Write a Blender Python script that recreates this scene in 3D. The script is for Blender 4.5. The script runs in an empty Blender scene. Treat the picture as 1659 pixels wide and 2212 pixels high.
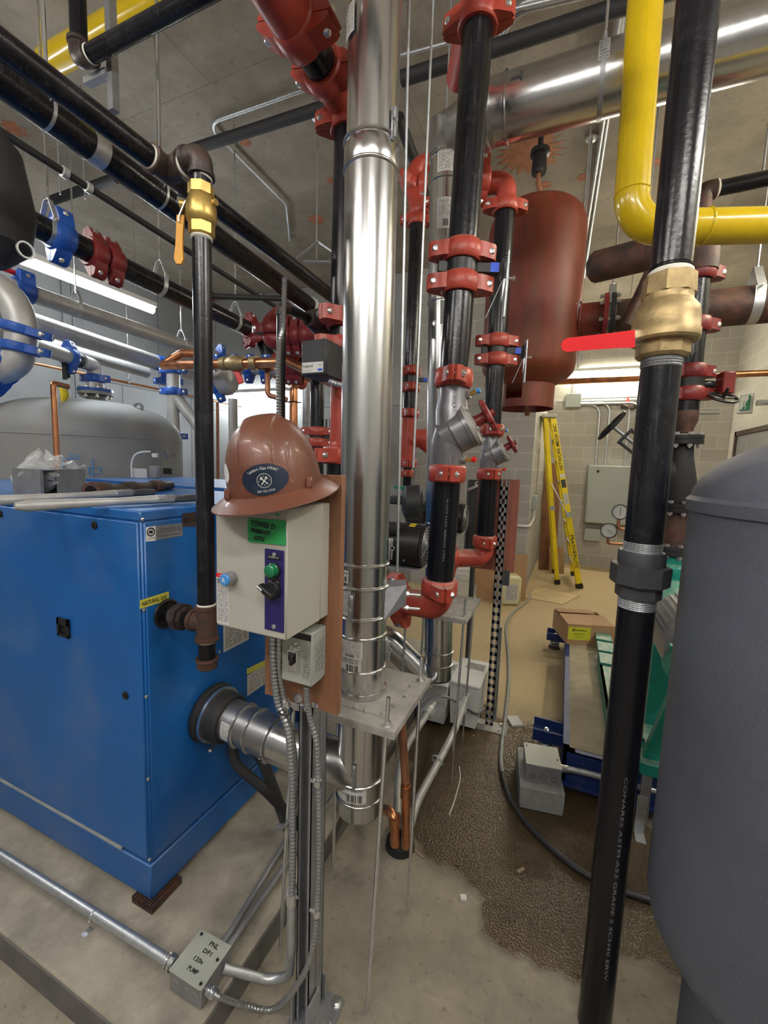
import bpy, math, random
from math import pi, sin, cos, radians, sqrt, atan, atan2
from mathutils import Vector as V, Matrix
random.seed(4)
scn = bpy.context.scene
COL = scn.collection
# ---------- camera geometry: used to place the camera and to read room positions off its view
F, CX, CY, EYE = 920.0, 829.5, 1106.0, 1.6
psi = radians(23.2); pit = atan(F/8282); rol = radians(1.9)
fh = V((-sin(psi), cos(psi), 0)); r0 = V((cos(psi), sin(psi), 0)); UP = V((0,0,1))
fw = fh*cos(pit)-UP*sin(pit); u0 = fh*sin(pit)+UP*cos(pit)
cr = r0*cos(rol)+u0*sin(rol); cu = -r0*sin(rol)+u0*cos(rol)
CAM = V((0,0,EYE)); TOC = -fh
def ray(x, y): return fw+cr*((x-CX)/F)-cu*((y-CY)/F)
def hd(x, y, D):
    k = ray(x, y); return CAM+k*(D/k.dot(fh))
def onx(x, y, X):
    k = ray(x, y); return CAM+k*(X/k[0])
def ony(x, y, Y):
    k = ray(x, y); return CAM+k*(Y/k[1])
def onz(x, y, z):
    k = ray(x, y); return CAM+k*((z-EYE)/k[2])
def pr(P):
    d = V(P)-CAM; w = d.dot(fw); return CX+F*d.dot(cr)/w, CY-F*d.dot(cu)/w
def fd(P): return (V(P)-CAM).dot(fw)
def along(A, B, py=None, px=None):
    """point of the line A-B seen at image row py / column px"""
    A = V(A); B = V(B); lo, hi = -0.5, 1.5; i, val = (1, py) if py is not None else (0, px)
    g = lambda t: pr(A.lerp(B, t))[i]-val
    s = 1 if g(hi) > g(lo) else -1
    for _ in range(50):
        m = (lo+hi)/2
        if g(m)*s > 0: hi = m
        else: lo = m
    return A.lerp(B, (lo+hi)/2)
def zat(P, py):
    a = V((P[0], P[1], 0))-CAM; q = CY-py
    return (q*a.dot(fw)-F*a.dot(cu))/(F*cu[2]-q*fw[2])

# ---------- mesh builder
def frame(ax):
    ax = V(ax).normalized(); h = UP if abs(ax.z) < .9 else V((1,0,0))
    a = h.cross(ax).normalized(); return a, ax.cross(a), ax
class MB:
    def __init__(s): s.v = []; s.f = []; s.m = []; s.uv = {}
    def add(s, vs, fs, m=0, uvs=None):
        o = len(s.v); s.v += [V(p) for p in vs]
        for i, f in enumerate(fs):
            if uvs: s.uv[len(s.f)] = uvs[i]
            s.f.append([o+j for j in f]); s.m.append(m)
        return s
    def box(s, c, size, ax=None, m=0, ch=0):
        c = V(c); X, Y, Z = ax or (V((1,0,0)), V((0,1,0)), V((0,0,1)))
        a, b, d = size[0]/2, size[1]/2, size[2]/2
        if ch:
            ch = min(ch, a*.9, b*.9, d*.9); idx = {}; vs = []
            for i in (-1,1):
                for j in (-1,1):
                    for k in (-1,1):
                        for q in range(3):
                            p = [a*i, b*j, d*k]
                            for w in range(3):
                                if w != q: p[w] -= ch*(i,j,k)[w]
                            idx[i,j,k,q] = len(vs); vs.append(c+X*p[0]+Y*p[1]+Z*p[2])
            fs = []
            for q in range(3):
                o = [w for w in range(3) if w != q]
                for e in (-1,1):
                    l = []
                    for u_, w_ in ((-1,-1),(1,-1),(1,1),(-1,1)):
                        t = [0,0,0]; t[q] = e; t[o[0]] = u_; t[o[1]] = w_; l.append(idx[t[0],t[1],t[2],q])
                    fs.append(l if (e > 0) == (q != 1) else l[::-1])
            for q in range(3):
                o = [w for w in range(3) if w != q]
                for u_ in (-1,1):
                    for w_ in (-1,1):
                        l = []
                        for e, n in ((-1,o[0]),(1,o[0]),(1,o[1]),(-1,o[1])):
                            t = [0,0,0]; t[q] = e; t[o[0]] = u_; t[o[1]] = w_; l.append(idx[t[0],t[1],t[2],n])
                        fs.append(l)
            for i in (-1,1):
                for j in (-1,1):
                    for k in (-1,1): fs.append([idx[i,j,k,0], idx[i,j,k,1], idx[i,j,k,2]])
            s.add(vs, fs, m); s.fixn = True; return s
        vs = [c+X*(a*i)+Y*(b*j)+Z*(d*k) for k in (-1,1) for j in (-1,1) for i in (-1,1)]
        return s.add(vs, [(0,2,3,1),(4,5,7,6),(0,1,5,4),(2,6,7,3),(0,4,6,2),(1,3,7,5)], m)
    def bb(s, lo, hi, m=0, ch=0):
        return s.box([(p+q)/2 for p, q in zip(lo, hi)], [abs(q-p) for p, q in zip(lo, hi)], None, m, ch)
    def tube(s, pts, r, n=16, cap=True, m=0, hole=0):
        pts = [V(p) for p in pts]; N = len(pts); rs = r if isinstance(r, (list, tuple)) else [r]*N
        T = [(pts[min(i+1,N-1)]-pts[max(i-1,0)]).normalized() for i in range(N)]
        a, b, _ = frame(T[0]); vs = []
        for i in range(N):
            if i:
                ax = T[i-1].cross(T[i])
                if ax.length > 1e-7:
                    a = Matrix.Rotation(T[i-1].angle(T[i]), 3, ax.normalized()) @ a
            a = (a-T[i]*a.dot(T[i])).normalized(); b = T[i].cross(a)
            k = 1.0
            if 0 < i < N-1:
                c_ = (pts[i]-pts[i-1]).normalized().dot(T[i]); k = 1/max(c_, .6)
            vs += [pts[i]+(a*cos(2*pi*j/n)+b*sin(2*pi*j/n))*rs[i] for j in range(n)]
        fs = [[i*n+j, i*n+(j+1) % n, (i+1)*n+(j+1) % n, (i+1)*n+j] for i in range(N-1) for j in range(n)]
        if cap: fs += [list(range(n))[::-1], [(N-1)*n+j for j in range(n)]]
        return s.add(vs, fs, m)
    def lathe(s, p, ax, prof, n=24, m=0, ph=0, sc=(1,1)):
        a, b, z = frame(ax); p = V(p); vs = []; fs = []
        for t, r in prof: vs += [p+z*t+(a*cos(2*pi*(j+ph)/n)*sc[0]+b*sin(2*pi*(j+ph)/n)*sc[1])*r for j in range(n)]
        for i in range(len(prof)-1):
            fs += [[i*n+j, i*n+(j+1) % n, (i+1)*n+(j+1) % n, (i+1)*n+j] for j in range(n)]
        if prof[0][1] > 1e-6: fs.append(list(range(n))[::-1])
        if prof[-1][1] > 1e-6: fs.append([(len(prof)-1)*n+j for j in range(n)])
        return s.add(vs, fs, m)
    def cyl(s, a, b, r, n=16, m=0):
        a = V(a); b = V(b); return s.lathe(a, b-a, [(0,r),((b-a).length,r)], n, m)
    def prism(s, poly, d, m=0):
        d = V(d); n = len(poly); P = [V(p) for p in poly]
        nr = V((0,0,0))
        for i in range(n): nr += P[i].cross(P[(i+1) % n])
        if nr.dot(d) < 0: P = P[::-1]
        return s.add(P+[q+d for q in P], [list(range(n))[::-1], list(range(n,2*n))]+[[i,(i+1) % n,n+(i+1) % n,n+i] for i in range(n)], m)
    def torus(s, c, ax, R, r, n=32, k=8, m=0, a0=0, a1=2*pi):
        a, b, z = frame(ax); c = V(c); full = abs(a1-a0-2*pi) < 1e-4; N = n if full else n+1
        pts = [(a0+(a1-a0)*i/n) for i in range(N)]; vs = []
        for t in pts:
            e = a*cos(t)+b*sin(t); vs += [c+e*(R+r*cos(2*pi*j/k))+z*(r*sin(2*pi*j/k)) for j in range(k)]
        fs = [[i*k+j, ((i+1) % N)*k+j, ((i+1) % N)*k+(j+1) % k, i*k+(j+1) % k] for i in range(n) for j in range(k)]
        return s.add(vs, fs, m)
    def patch(s, fn, nu, nv, m=0):
        """surface patch fn(u,v)->point with UVs"""
        vs = [fn(i/nu, j/nv) for j in range(nv+1) for i in range(nu+1)]
        fs = []; uvs = []
        for j in range(nv):
            for i in range(nu):
                q = j*(nu+1)+i; fs.append([q, q+1, q+nu+2, q+nu+1])
                uvs.append([(i/nu,j/nv),((i+1)/nu,j/nv),((i+1)/nu,(j+1)/nv),(i/nu,(j+1)/nv)])
        return s.add(vs, fs, m, uvs)
def fillet(pts, R, k=8):
    pts = [V(p) for p in pts]; out = [pts[0]]
    for i in range(1, len(pts)-1):
        p, q, r = pts[i-1], pts[i], pts[i+1]; d1 = (p-q).normalized(); d2 = (r-q).normalized()
        ang = d1.angle(d2)
        if ang > pi-.02: out.append(q); continue
        t = min(R/math.tan(ang/2), (p-q).length*.49, (r-q).length*.49); R_ = t*math.tan(ang/2)
        c = q+(d1+d2).normalized()*(R_/sin(ang/2)); a = q+d1*t; b = q+d2*t
        ea = (a-c); eb = (b-c); th = ea.angle(eb); axis = ea.cross(eb).normalized()
        for j in range(k+1): out.append(c+Matrix.Rotation(th*j/k, 3, axis) @ ea)
    out.append(pts[-1]); return out
def spline(pts, k=8):
    pts = [V(p) for p in pts]; P = [pts[0]*2-pts[1]]+pts+[pts[-1]*2-pts[-2]]; out = []
    for i in range(1, len(P)-2):
        for j in range(k):
            t = j/k; a, b, c, d = P[i-1:i+3]
            out.append(.5*((2*b)+(c-a)*t+(2*a-5*b+4*c-d)*t*t+(3*b-a-3*c+d)*t**3))
    out.append(pts[-1]); return out

# ---------- objects
BASE = {}
def link(name, mb, mats, loc, parent=None):
    me = bpy.data.meshes.new(name); L = V(loc)
    me.from_pydata([tuple(p-L) for p in mb.v], [], mb.f)
    if not isinstance(mats, (list, tuple)): mats = [mats]
    for m in mats: me.materials.append(MAT[m] if isinstance(m, str) else m)
    if mb.uv:
        ul = me.uv_layers.new(name='UVMap')
        for pi_, poly in enumerate(me.polygons):
            if pi_ in mb.uv:
                for k, li in enumerate(poly.loop_indices): ul.data[li].uv = mb.uv[pi_][k]
    for poly, mi in zip(me.polygons, mb.m): poly.material_index = mi; poly.use_smooth = True
    if getattr(mb, 'fixn', False):
        import bmesh
        bm = bmesh.new(); bm.from_mesh(me); bmesh.ops.recalc_face_normals(bm, faces=bm.faces); bm.to_mesh(me); bm.free()
    me.set_sharp_from_angle(angle=radians(38))
    o = bpy.data.objects.new(name, me); COL.objects.link(o)
    if parent is not None: o.parent = parent
    else: o.location = L
    return o
def thing(name, label, cat, loc, group=None):
    o = bpy.data.objects.new(name, None); COL.objects.link(o); o.location = V(loc); o.empty_display_size = .1
    o['label'] = label; o['category'] = cat
    if group: o['group'] = group
    BASE[o.name] = V(loc); return o
def part(name, mb, mats, parent, label=None):
    L = BASE[parent.name]; o = link(name, mb, mats, L, parent); BASE[o.name] = L
    if label: o['label'] = label
    return o
def solo(name, mb, mats, label, cat, group=None, kind=None, loc=None):
    if loc is None:
        n = len(mb.v); loc = (sum(p.x for p in mb.v)/n, sum(p.y for p in mb.v)/n, min(p.z for p in mb.v))
    o = link(name, mb, mats, loc); BASE[o.name] = V(loc)
    if label: o['label'] = label; o['category'] = cat
    if group: o['group'] = group
    if kind: o['kind'] = kind
    return o
def struct(name, mb, mats, loc=(0,0,0)):
    o = link(name, mb, mats, loc); o['kind'] = 'structure'; BASE[o.name] = V(loc); return o
# ---------- lettering
_tc = {}
def glyphs(s, bold=False):
    key = (s, bold)
    if key in _tc: return _tc[key]
    cu_ = bpy.data.curves.new('lettering', 'FONT'); cu_.body = s; cu_.size = 1; cu_.resolution_u = 2
    if bold: cu_.offset = .012 if bold is True else bold
    ob = bpy.data.objects.new('lettering', cu_); COL.objects.link(ob)
    dg = bpy.context.evaluated_depsgraph_get(); dg.update(); me = bpy.data.meshes.new_from_object(ob.evaluated_get(dg))
    vs = [(v.co.x, v.co.y) for v in me.vertices]; fs = [list(p.vertices) for p in me.polygons]
    bpy.data.objects.remove(ob); bpy.data.meshes.remove(me); bpy.data.curves.remove(cu_)
    x0 = min([v[0] for v in vs] or [0]); x1 = max([v[0] for v in vs] or [1])
    _tc[key] = (vs, fs, x0, x1); return _tc[key]
def text(mb, s, c, right, up, h, m=0, w=None, off=.0006, bold=False, fn=None):
    """letters centred at c; h = cap height; w = forced width; fn maps (u,v) metres to a point"""
    vs, fs, x0, x1 = glyphs(s, bold); k = h/.7; kx = (w/(x1-x0)) if w else k
    right = V(right).normalized(); up = V(up).normalized(); nr = right.cross(up).normalized(); c = V(c)
    f2 = fn or (lambda u_, v_: c+right*u_+up*v_+nr*off)
    P = [f2((x-(x0+x1)/2)*kx, y*k-h/2) for x, y in vs]
    mb.add(P, fs, m)
def seg(mb, a, b, w, m=0, t=.001, nrm=None):
    """thin drawn stroke from a to b"""
    a = V(a); b = V(b); d = (b-a); L = d.length
    if L < 1e-6: return
    d.normalize(); n = V(nrm).normalized() if nrm is not None else TOC; s_ = d.cross(n).normalized()
    mb.box((a+b)/2, (L+w*.6, w, t), (d, s_, n), m)
# ---------- materials
MAT = {}
def nd(t, k, **kw):
    n = t.nodes.new(k)
    for a, b in kw.items():
        if a in n.inputs.keys(): n.inputs[a].default_value = b
        else: setattr(n, a, b)
    return n
def mat(name, col, rough=.5, metal=0, var=0, vscale=8, bump=0, bscale=60, col2=None, c2=(.45,.65), c2scale=4, coat=0, stretch=None, spec=None, aniso=0, alpha=None, dust=0, streak=0):
    m = bpy.data.materials.new(name); m.use_nodes = True; t = m.node_tree; b = t.nodes['Principled BSDF']; L = t.links.new
    b.inputs['Base Color'].default_value = (*col, 1); b.inputs['Roughness'].default_value = rough; b.inputs['Metallic'].default_value = metal
    if coat: b.inputs['Coat Weight'].default_value = coat; b.inputs['Coat Roughness'].default_value = .1
    if spec is not None: b.inputs['Specular IOR Level'].default_value = spec
    tc = nd(t, 'ShaderNodeTexCoord'); vec = tc.outputs['Object']
    if stretch:
        mp = nd(t, 'ShaderNodeMapping', Scale=stretch); L(vec, mp.inputs['Vector']); vec = mp.outputs['Vector']
    cur = None
    if var:
        n = nd(t, 'ShaderNodeTexNoise', Scale=vscale, Detail=5.0, Roughness=.6); L(vec, n.inputs['Vector'])
        r = nd(t, 'ShaderNodeMapRange'); r.inputs[1].default_value = .3; r.inputs[2].default_value = .7; r.inputs[3].default_value = 1-var; r.inputs[4].default_value = 1+var
        L(n.outputs['Fac'], r.inputs[0])
        mx = nd(t, 'ShaderNodeMix', data_type='RGBA', blend_type='MULTIPLY'); mx.inputs[0].default_value = 1; mx.inputs[6].default_value = (*col, 1)
        L(r.outputs[0], mx.inputs[7]); cur = mx.outputs[2]
    if col2:
        n = nd(t, 'ShaderNodeTexNoise', Scale=c2scale, Detail=6.0, Roughness=.65); L(vec, n.inputs['Vector'])
        r = nd(t, 'ShaderNodeMapRange'); r.inputs[1].default_value = c2[0]; r.inputs[2].default_value = c2[1]
        L(n.outputs['Fac'], r.inputs[0])
        mx = nd(t, 'ShaderNodeMix', data_type='RGBA'); L(r.outputs[0], mx.inputs[0])
        if cur: L(cur, mx.inputs[6])
        else: mx.inputs[6].default_value = (*col, 1)
        mx.inputs[7].default_value = (*col2, 1); cur = mx.outputs[2]
    if streak:   # fine vertical scuffs
        mp = nd(t, 'ShaderNodeMapping', Scale=(90, 90, 5)); L(tc.outputs['Object'], mp.inputs['Vector'])
        n = nd(t, 'ShaderNodeTexNoise', Scale=1.0, Detail=4.0, Roughness=.7); L(mp.outputs[0], n.inputs['Vector'])
        r = nd(t, 'ShaderNodeMapRange'); r.inputs[1].default_value = .58; r.inputs[2].default_value = .8; r.inputs[4].default_value = streak
        L(n.outputs['Fac'], r.inputs[0]); mx = nd(t, 'ShaderNodeMix', data_type='RGBA'); L(r.outputs[0], mx.inputs[0])
        if cur: L(cur, mx.inputs[6])
        else: mx.inputs[6].default_value = (*col, 1)
        mx.inputs[7].default_value = (.3,.3,.32,1); cur = mx.outputs[2]
    if dust:     # pale dust lying on upward faces
        g = nd(t, 'ShaderNodeNewGeometry'); sx = nd(t, 'ShaderNodeSeparateXYZ'); L(g.outputs['Normal'], sx.inputs[0])
        n = nd(t, 'ShaderNodeTexNoise', Scale=25.0, Detail=4.0); L(tc.outputs['Object'], n.inputs['Vector'])
        a = nd(t, 'ShaderNodeMath', operation='MULTIPLY'); L(sx.outputs[2], a.inputs[0]); L(n.outputs['Fac'], a.inputs[1])
        r = nd(t, 'ShaderNodeMapRange'); r.inputs[1].default_value = .25; r.inputs[2].default_value = .6; r.inputs[4].default_value = dust
        L(a.outputs[0], r.inputs[0]); mx = nd(t, 'ShaderNodeMix', data_type='RGBA'); L(r.outputs[0], mx.inputs[0])
        if cur: L(cur, mx.inputs[6])
        else: mx.inputs[6].default_value = (*col, 1)
        mx.inputs[7].default_value = (.5,.46,.4,1); cur = mx.outputs[2]
    if cur: L(cur, b.inputs['Base Color'])
    if bump:
        n = nd(t, 'ShaderNodeTexNoise', Scale=bscale, Detail=4.0); L(vec, n.inputs['Vector'])
        bp = nd(t, 'ShaderNodeBump', Strength=bump, Distance=.004); L(n.outputs['Fac'], bp.inputs['Height']); L(bp.outputs[0], b.inputs['Normal'])
    MAT[name] = m; return m
mat('black_pipe', (.008,.008,.011), .23, 0, .3, 10, .12, 90, (.03,.03,.036), (.5,.78), 14, spec=.45, streak=.22)
mat('black_pipe_dark', (.006,.006,.009), .28, 0, .3, 10, .08, 70, spec=.4, streak=.10)
mat('rusty', (.10,.045,.03), .6, 0, .4, 20, .3, 120, (.04,.03,.028), (.45,.65), 12)
mat('brown_fitting', (.055,.04,.038), .42, .2, .35, 30, .25, 160, (.09,.05,.035), (.5,.7), 9)
mat('oxide', (.19,.032,.018), .5, 0, .25, 4, .1, 90, (.14,.05,.01), (.45,.75), 3, stretch=(3,3,.6))
mat('red', (.43,.062,.04), .36, 0, .2, 18, .15, 140, dust=.55)
mat('red_dark', (.21,.02,.02), .4, 0, .2, 18, .15, 140)
mat('red_grip', (.75,.012,.02), .32)
mat('yellow_pipe', (.70,.49,.004), .22, 0, .06, 10, .06, 120, coat=.4)
mat('yellow', (.83,.64,.02), .45, 0, .1, 10)
mat('orange_grip', (.80,.38,.04), .45)
mat('brass', (.60,.42,.13), .36, .75, .15, 30, .15, 120)
mat('bronze', (.42,.31,.15), .45, .55, .25, 30, .2, 120)
mat('copper', (.72,.32,.16), .3, .95, .2, 12, 0, 0, (.35,.17,.1), (.5,.72), 9)
mat('copper_dull', (.42,.19,.11), .5, .6, .3, 12, .1, 80)
mat('galv', (.56,.59,.62), .4, .8, .15, 40, .1, 60)
mat('zinc', (.80,.82,.85), .2, .95, .1, 40)
mat('bolt', (.7,.7,.7), .3, .9)
mat('steel_grey', (.34,.35,.37), .42, .6, .15, 20, .1, 80)
mat('silver_pipe', (.50,.50,.49), .45, .35, .15, 10, .08, 80)
mat('alu_paint', (.25,.25,.27), .3, .5, .1, 20, .12, 150)
mat('tank_grey', (.125,.137,.175), .5, 0, .12, 5, .5, 300, dust=.0)
mat('tank_light', (.27,.28,.29), .6, 0, .1, 3, .1, 80, (.33,.31,.27), (.5,.75), 2)
mat('blue', (.008,.115,.40), .34, 0, .08, 3, .05, 160, (.085,.17,.36), (.48,.80), 2.6, spec=.5)
mat('blue_cpl', (.02,.10,.46), .35, 0, .1, 20)
mat('blue_skid', (.012,.035,.17), .5, 0, .2, 10, .1, 60, (.12,.13,.16), (.55,.8), 8)
mat('blue_label', (.02,.10,.75), .4)
mat('green_pump', (.01,.24,.18), .42, 0, .2, 12, .15, 90, dust=.5)
mat('beige_box', (.46,.45,.40), .45, 0, .03, 5, .06, 300)
mat('grey_box', (.36,.38,.34), .42, 0, .05, 8, .05, 200)
mat('panel_grey', (.42,.47,.46), .5)
mat('plate_grey', (.42,.41,.38), .6, .1, .2, 14, .1, 60, (.25,.24,.22), (.5,.8), 6)
mat('purple', (.022,.017,.12), .42)
mat('black', (.012,.012,.013), .4)
mat('black_gloss', (.012,.012,.014), .18)
mat('black_matte', (.02,.02,.022), .65)
mat('dark_grey', (.05,.052,.058), .5, 0, .15, 30)
mat('white', (.75,.75,.73), .5)
mat('paper', (.62,.62,.60), .6)
mat('pale_tape', (.8,.78,.7), .6)
mat('green_tape', (.03,.36,.10), .5, 0, .1, 20)
mat('green_button', (.005,.16,.06), .2, coat=.5)
mat('blue_button', (.06,.30,.75), .25, coat=.3)
mat('hat', (.155,.055,.033), .4, 0, .12, 14, .08, 220, (.22,.10,.065), (.55,.8), 10, coat=.15)
mat('navy', (.012,.022,.05), .4, 0, .2, 60)
mat('wood', (.25,.115,.06), .6, 0, .25, 5, .1, 60, stretch=(9,9,1))
mat('ply', (.30,.10,.065), .6, 0, .22, 4, .1, 60, stretch=(8,8,1))
mat('ply_edge', (.55,.36,.2), .6, 0, .2, 30)
mat('plywood_pale', (.62,.48,.27), .7, 0, .12, 5)
mat('cardboard', (.42,.26,.14), .75, 0, .08, 10)
mat('yellow_label', (.62,.66,.04), .5)
mat('yellow_sticker', (.70,.66,.10), .5)
mat('block', (.30,.30,.29), .85, 0, .15, 30, .4, 90)
mat('hose', (.30,.32,.30), .5, 0, .2, 30)
mat('jug', (.72,.70,.42), .4)
mat('exit_green', (.02,.22,.11), .45)
mat('debris', (.35,.27,.17), .8)
mat('pad_concrete', (.35,.315,.255), .8, 0, .22, 7, .6, 34, (.20,.18,.15), (.48,.72), 6)
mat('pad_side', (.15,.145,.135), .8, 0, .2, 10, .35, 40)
mat('skid_concrete', (.38,.33,.24), .85, 0, .18, 8, .3, 40, (.20,.22,.25), (.55,.7), 3)
mat('wall_concrete', (.40,.41,.405), .85, 0, .12, 3, .15, 30, (.30,.31,.31), (.5,.8), 2)
mat('orange_paint', (.42,.15,.08), .8, 0, .3, 20)
mat('clear', (.9,.92,.93), .1)
b_ = MAT['clear'].node_tree.nodes['Principled BSDF']; b_.inputs['Transmission Weight'].default_value = .0; b_.inputs['Alpha'].default_value = .28
# translucent jug and braided hose stay opaque paint
def emis(name, col, s):
    m = bpy.data.materials.new(name); m.use_nodes = True; b = m.node_tree.nodes['Principled BSDF']
    b.inputs['Base Color'].default_value = (.9,.9,.9,1); b.inputs['Emission Color'].default_value = (*col, 1); b.inputs['Emission Strength'].default_value = s; MAT[name] = m
emis('tube_cool', (.90,.96,1.0), 34); emis('tube_warm', (1.0,.91,.70), 60); emis('tube_near', (1.0,.96,.90), 40)
# stainless, brushed along the height
def brushed(name, col, r1, r2, sc):
    m = mat(name, col, r1, 1.0); t = m.node_tree; b = t.nodes['Principled BSDF']; L = t.links.new
    tc = nd(t, 'ShaderNodeTexCoord'); mp = nd(t, 'ShaderNodeMapping', Scale=sc); L(tc.outputs['Object'], mp.inputs[0])
    n = nd(t, 'ShaderNodeTexNoise', Scale=1.0, Detail=3.0); L(mp.outputs[0], n.inputs['Vector'])
    r = nd(t, 'ShaderNodeMapRange'); r.inputs[3].default_value = r1; r.inputs[4].default_value = r2; L(n.outputs['Fac'], r.inputs[0]); L(r.outputs[0], b.inputs['Roughness'])
    n2 = nd(t, 'ShaderNodeTexNoise', Scale=2.5, Detail=3.0); L(tc.outputs['Object'], n2.inputs['Vector'])
    bp = nd(t, 'ShaderNodeBump', Strength=.12, Distance=.01); L(n2.outputs['Fac'], bp.inputs['Height']); L(bp.outputs[0], b.inputs['Normal'])
brushed('stainless', (.60,.60,.60), .14, .32, (60,60,1.5))
brushed('stainless_dull', (.42,.42,.43), .3, .5, (20,20,3))
# armoured cable: ridged bump
def ribbed(name, col, metal, rough):
    m = mat(name, col, rough, metal)
ribbed('armour', (.40,.41,.42), .8, .35)
# printed label: rows of small print, UV based
def printed(name, base, ink, rows=16, thr=.47, sx=45, extra=None):
    m = bpy.data.materials.new(name); m.use_nodes = True; t = m.node_tree; b = t.nodes['Principled BSDF']; L = t.links.new; b.inputs['Roughness'].default_value = .5
    uv = nd(t, 'ShaderNodeTexCoord'); sp = nd(t, 'ShaderNodeSeparateXYZ'); L(uv.outputs['UV'], sp.inputs[0])
    ry = nd(t, 'ShaderNodeMath', operation='MULTIPLY'); ry.inputs[1].default_value = rows; L(sp.outputs[1], ry.inputs[0])
    fr = nd(t, 'ShaderNodeMath', operation='FRACT'); L(ry.outputs[0], fr.inputs[0])
    fl = nd(t, 'ShaderNodeMath', operation='FLOOR'); L(ry.outputs[0], fl.inputs[0])
    band = nd(t, 'ShaderNodeMath', operation='COMPARE'); L(fr.outputs[0], band.inputs[0]); band.inputs[1].default_value = .5; band.inputs[2].default_value = .26
    cb = nd(t, 'ShaderNodeCombineXYZ'); mx_ = nd(t, 'ShaderNodeMath', operation='MULTIPLY'); mx_.inputs[1].default_value = sx; L(sp.outputs[0], mx_.inputs[0]); L(mx_.outputs[0], cb.inputs[0])
    m7 = nd(t, 'ShaderNodeMath', operation='MULTIPLY'); m7.inputs[1].default_value = 7.3; L(fl.outputs[0], m7.inputs[0]); L(m7.outputs[0], cb.inputs[1])
    n = nd(t, 'ShaderNodeTexNoise', Scale=1.0, Detail=2.0); L(cb.outputs[0], n.inputs['Vector'])
    gt = nd(t, 'ShaderNodeMath', operation='GREATER_THAN'); L(n.outputs['Fac'], gt.inputs[0]); gt.inputs[1].default_value = thr
    mg = nd(t, 'ShaderNodeMath', operation='COMPARE'); L(sp.outputs[0], mg.inputs[0]); mg.inputs[1].default_value = .5; mg.inputs[2].default_value = .44
    mv = nd(t, 'ShaderNodeMath', operation='COMPARE'); L(sp.outputs[1], mv.inputs[0]); mv.inputs[1].default_value = .5; mv.inputs[2].default_value = .46
    a = nd(t, 'ShaderNodeMath', operation='MULTIPLY'); L(band.outputs[0], a.inputs[0]); L(gt.outputs[0], a.inputs[1])
    a2 = nd(t, 'ShaderNodeMath', operation='MULTIPLY'); L(a.outputs[0], a2.inputs[0]); L(mg.outputs[0], a2.inputs[1])
    a3 = nd(t, 'ShaderNodeMath', operation='MULTIPLY'); L(a2.outputs[0], a3.inputs[0]); L(mv.outputs[0], a3.inputs[1])
    mx = nd(t, 'ShaderNodeMix', data_type='RGBA'); L(a3.outputs[0], mx.inputs[0]); mx.inputs[6].default_value = (*base, 1); mx.inputs[7].default_value = (*ink, 1); L(mx.outputs[2], b.inputs['Base Color'])
    MAT[name] = m
printed('print_white', (.68,.68,.66), (.12,.12,.12)); printed('print_danger', (.66,.66,.65), (.10,.10,.12), 34, .46, 30)
printed('print_grey', (.42,.43,.42), (.10,.10,.10), 12); printed('print_box', (.34,.36,.33), (.06,.06,.06), 14, .5, 26)
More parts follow.
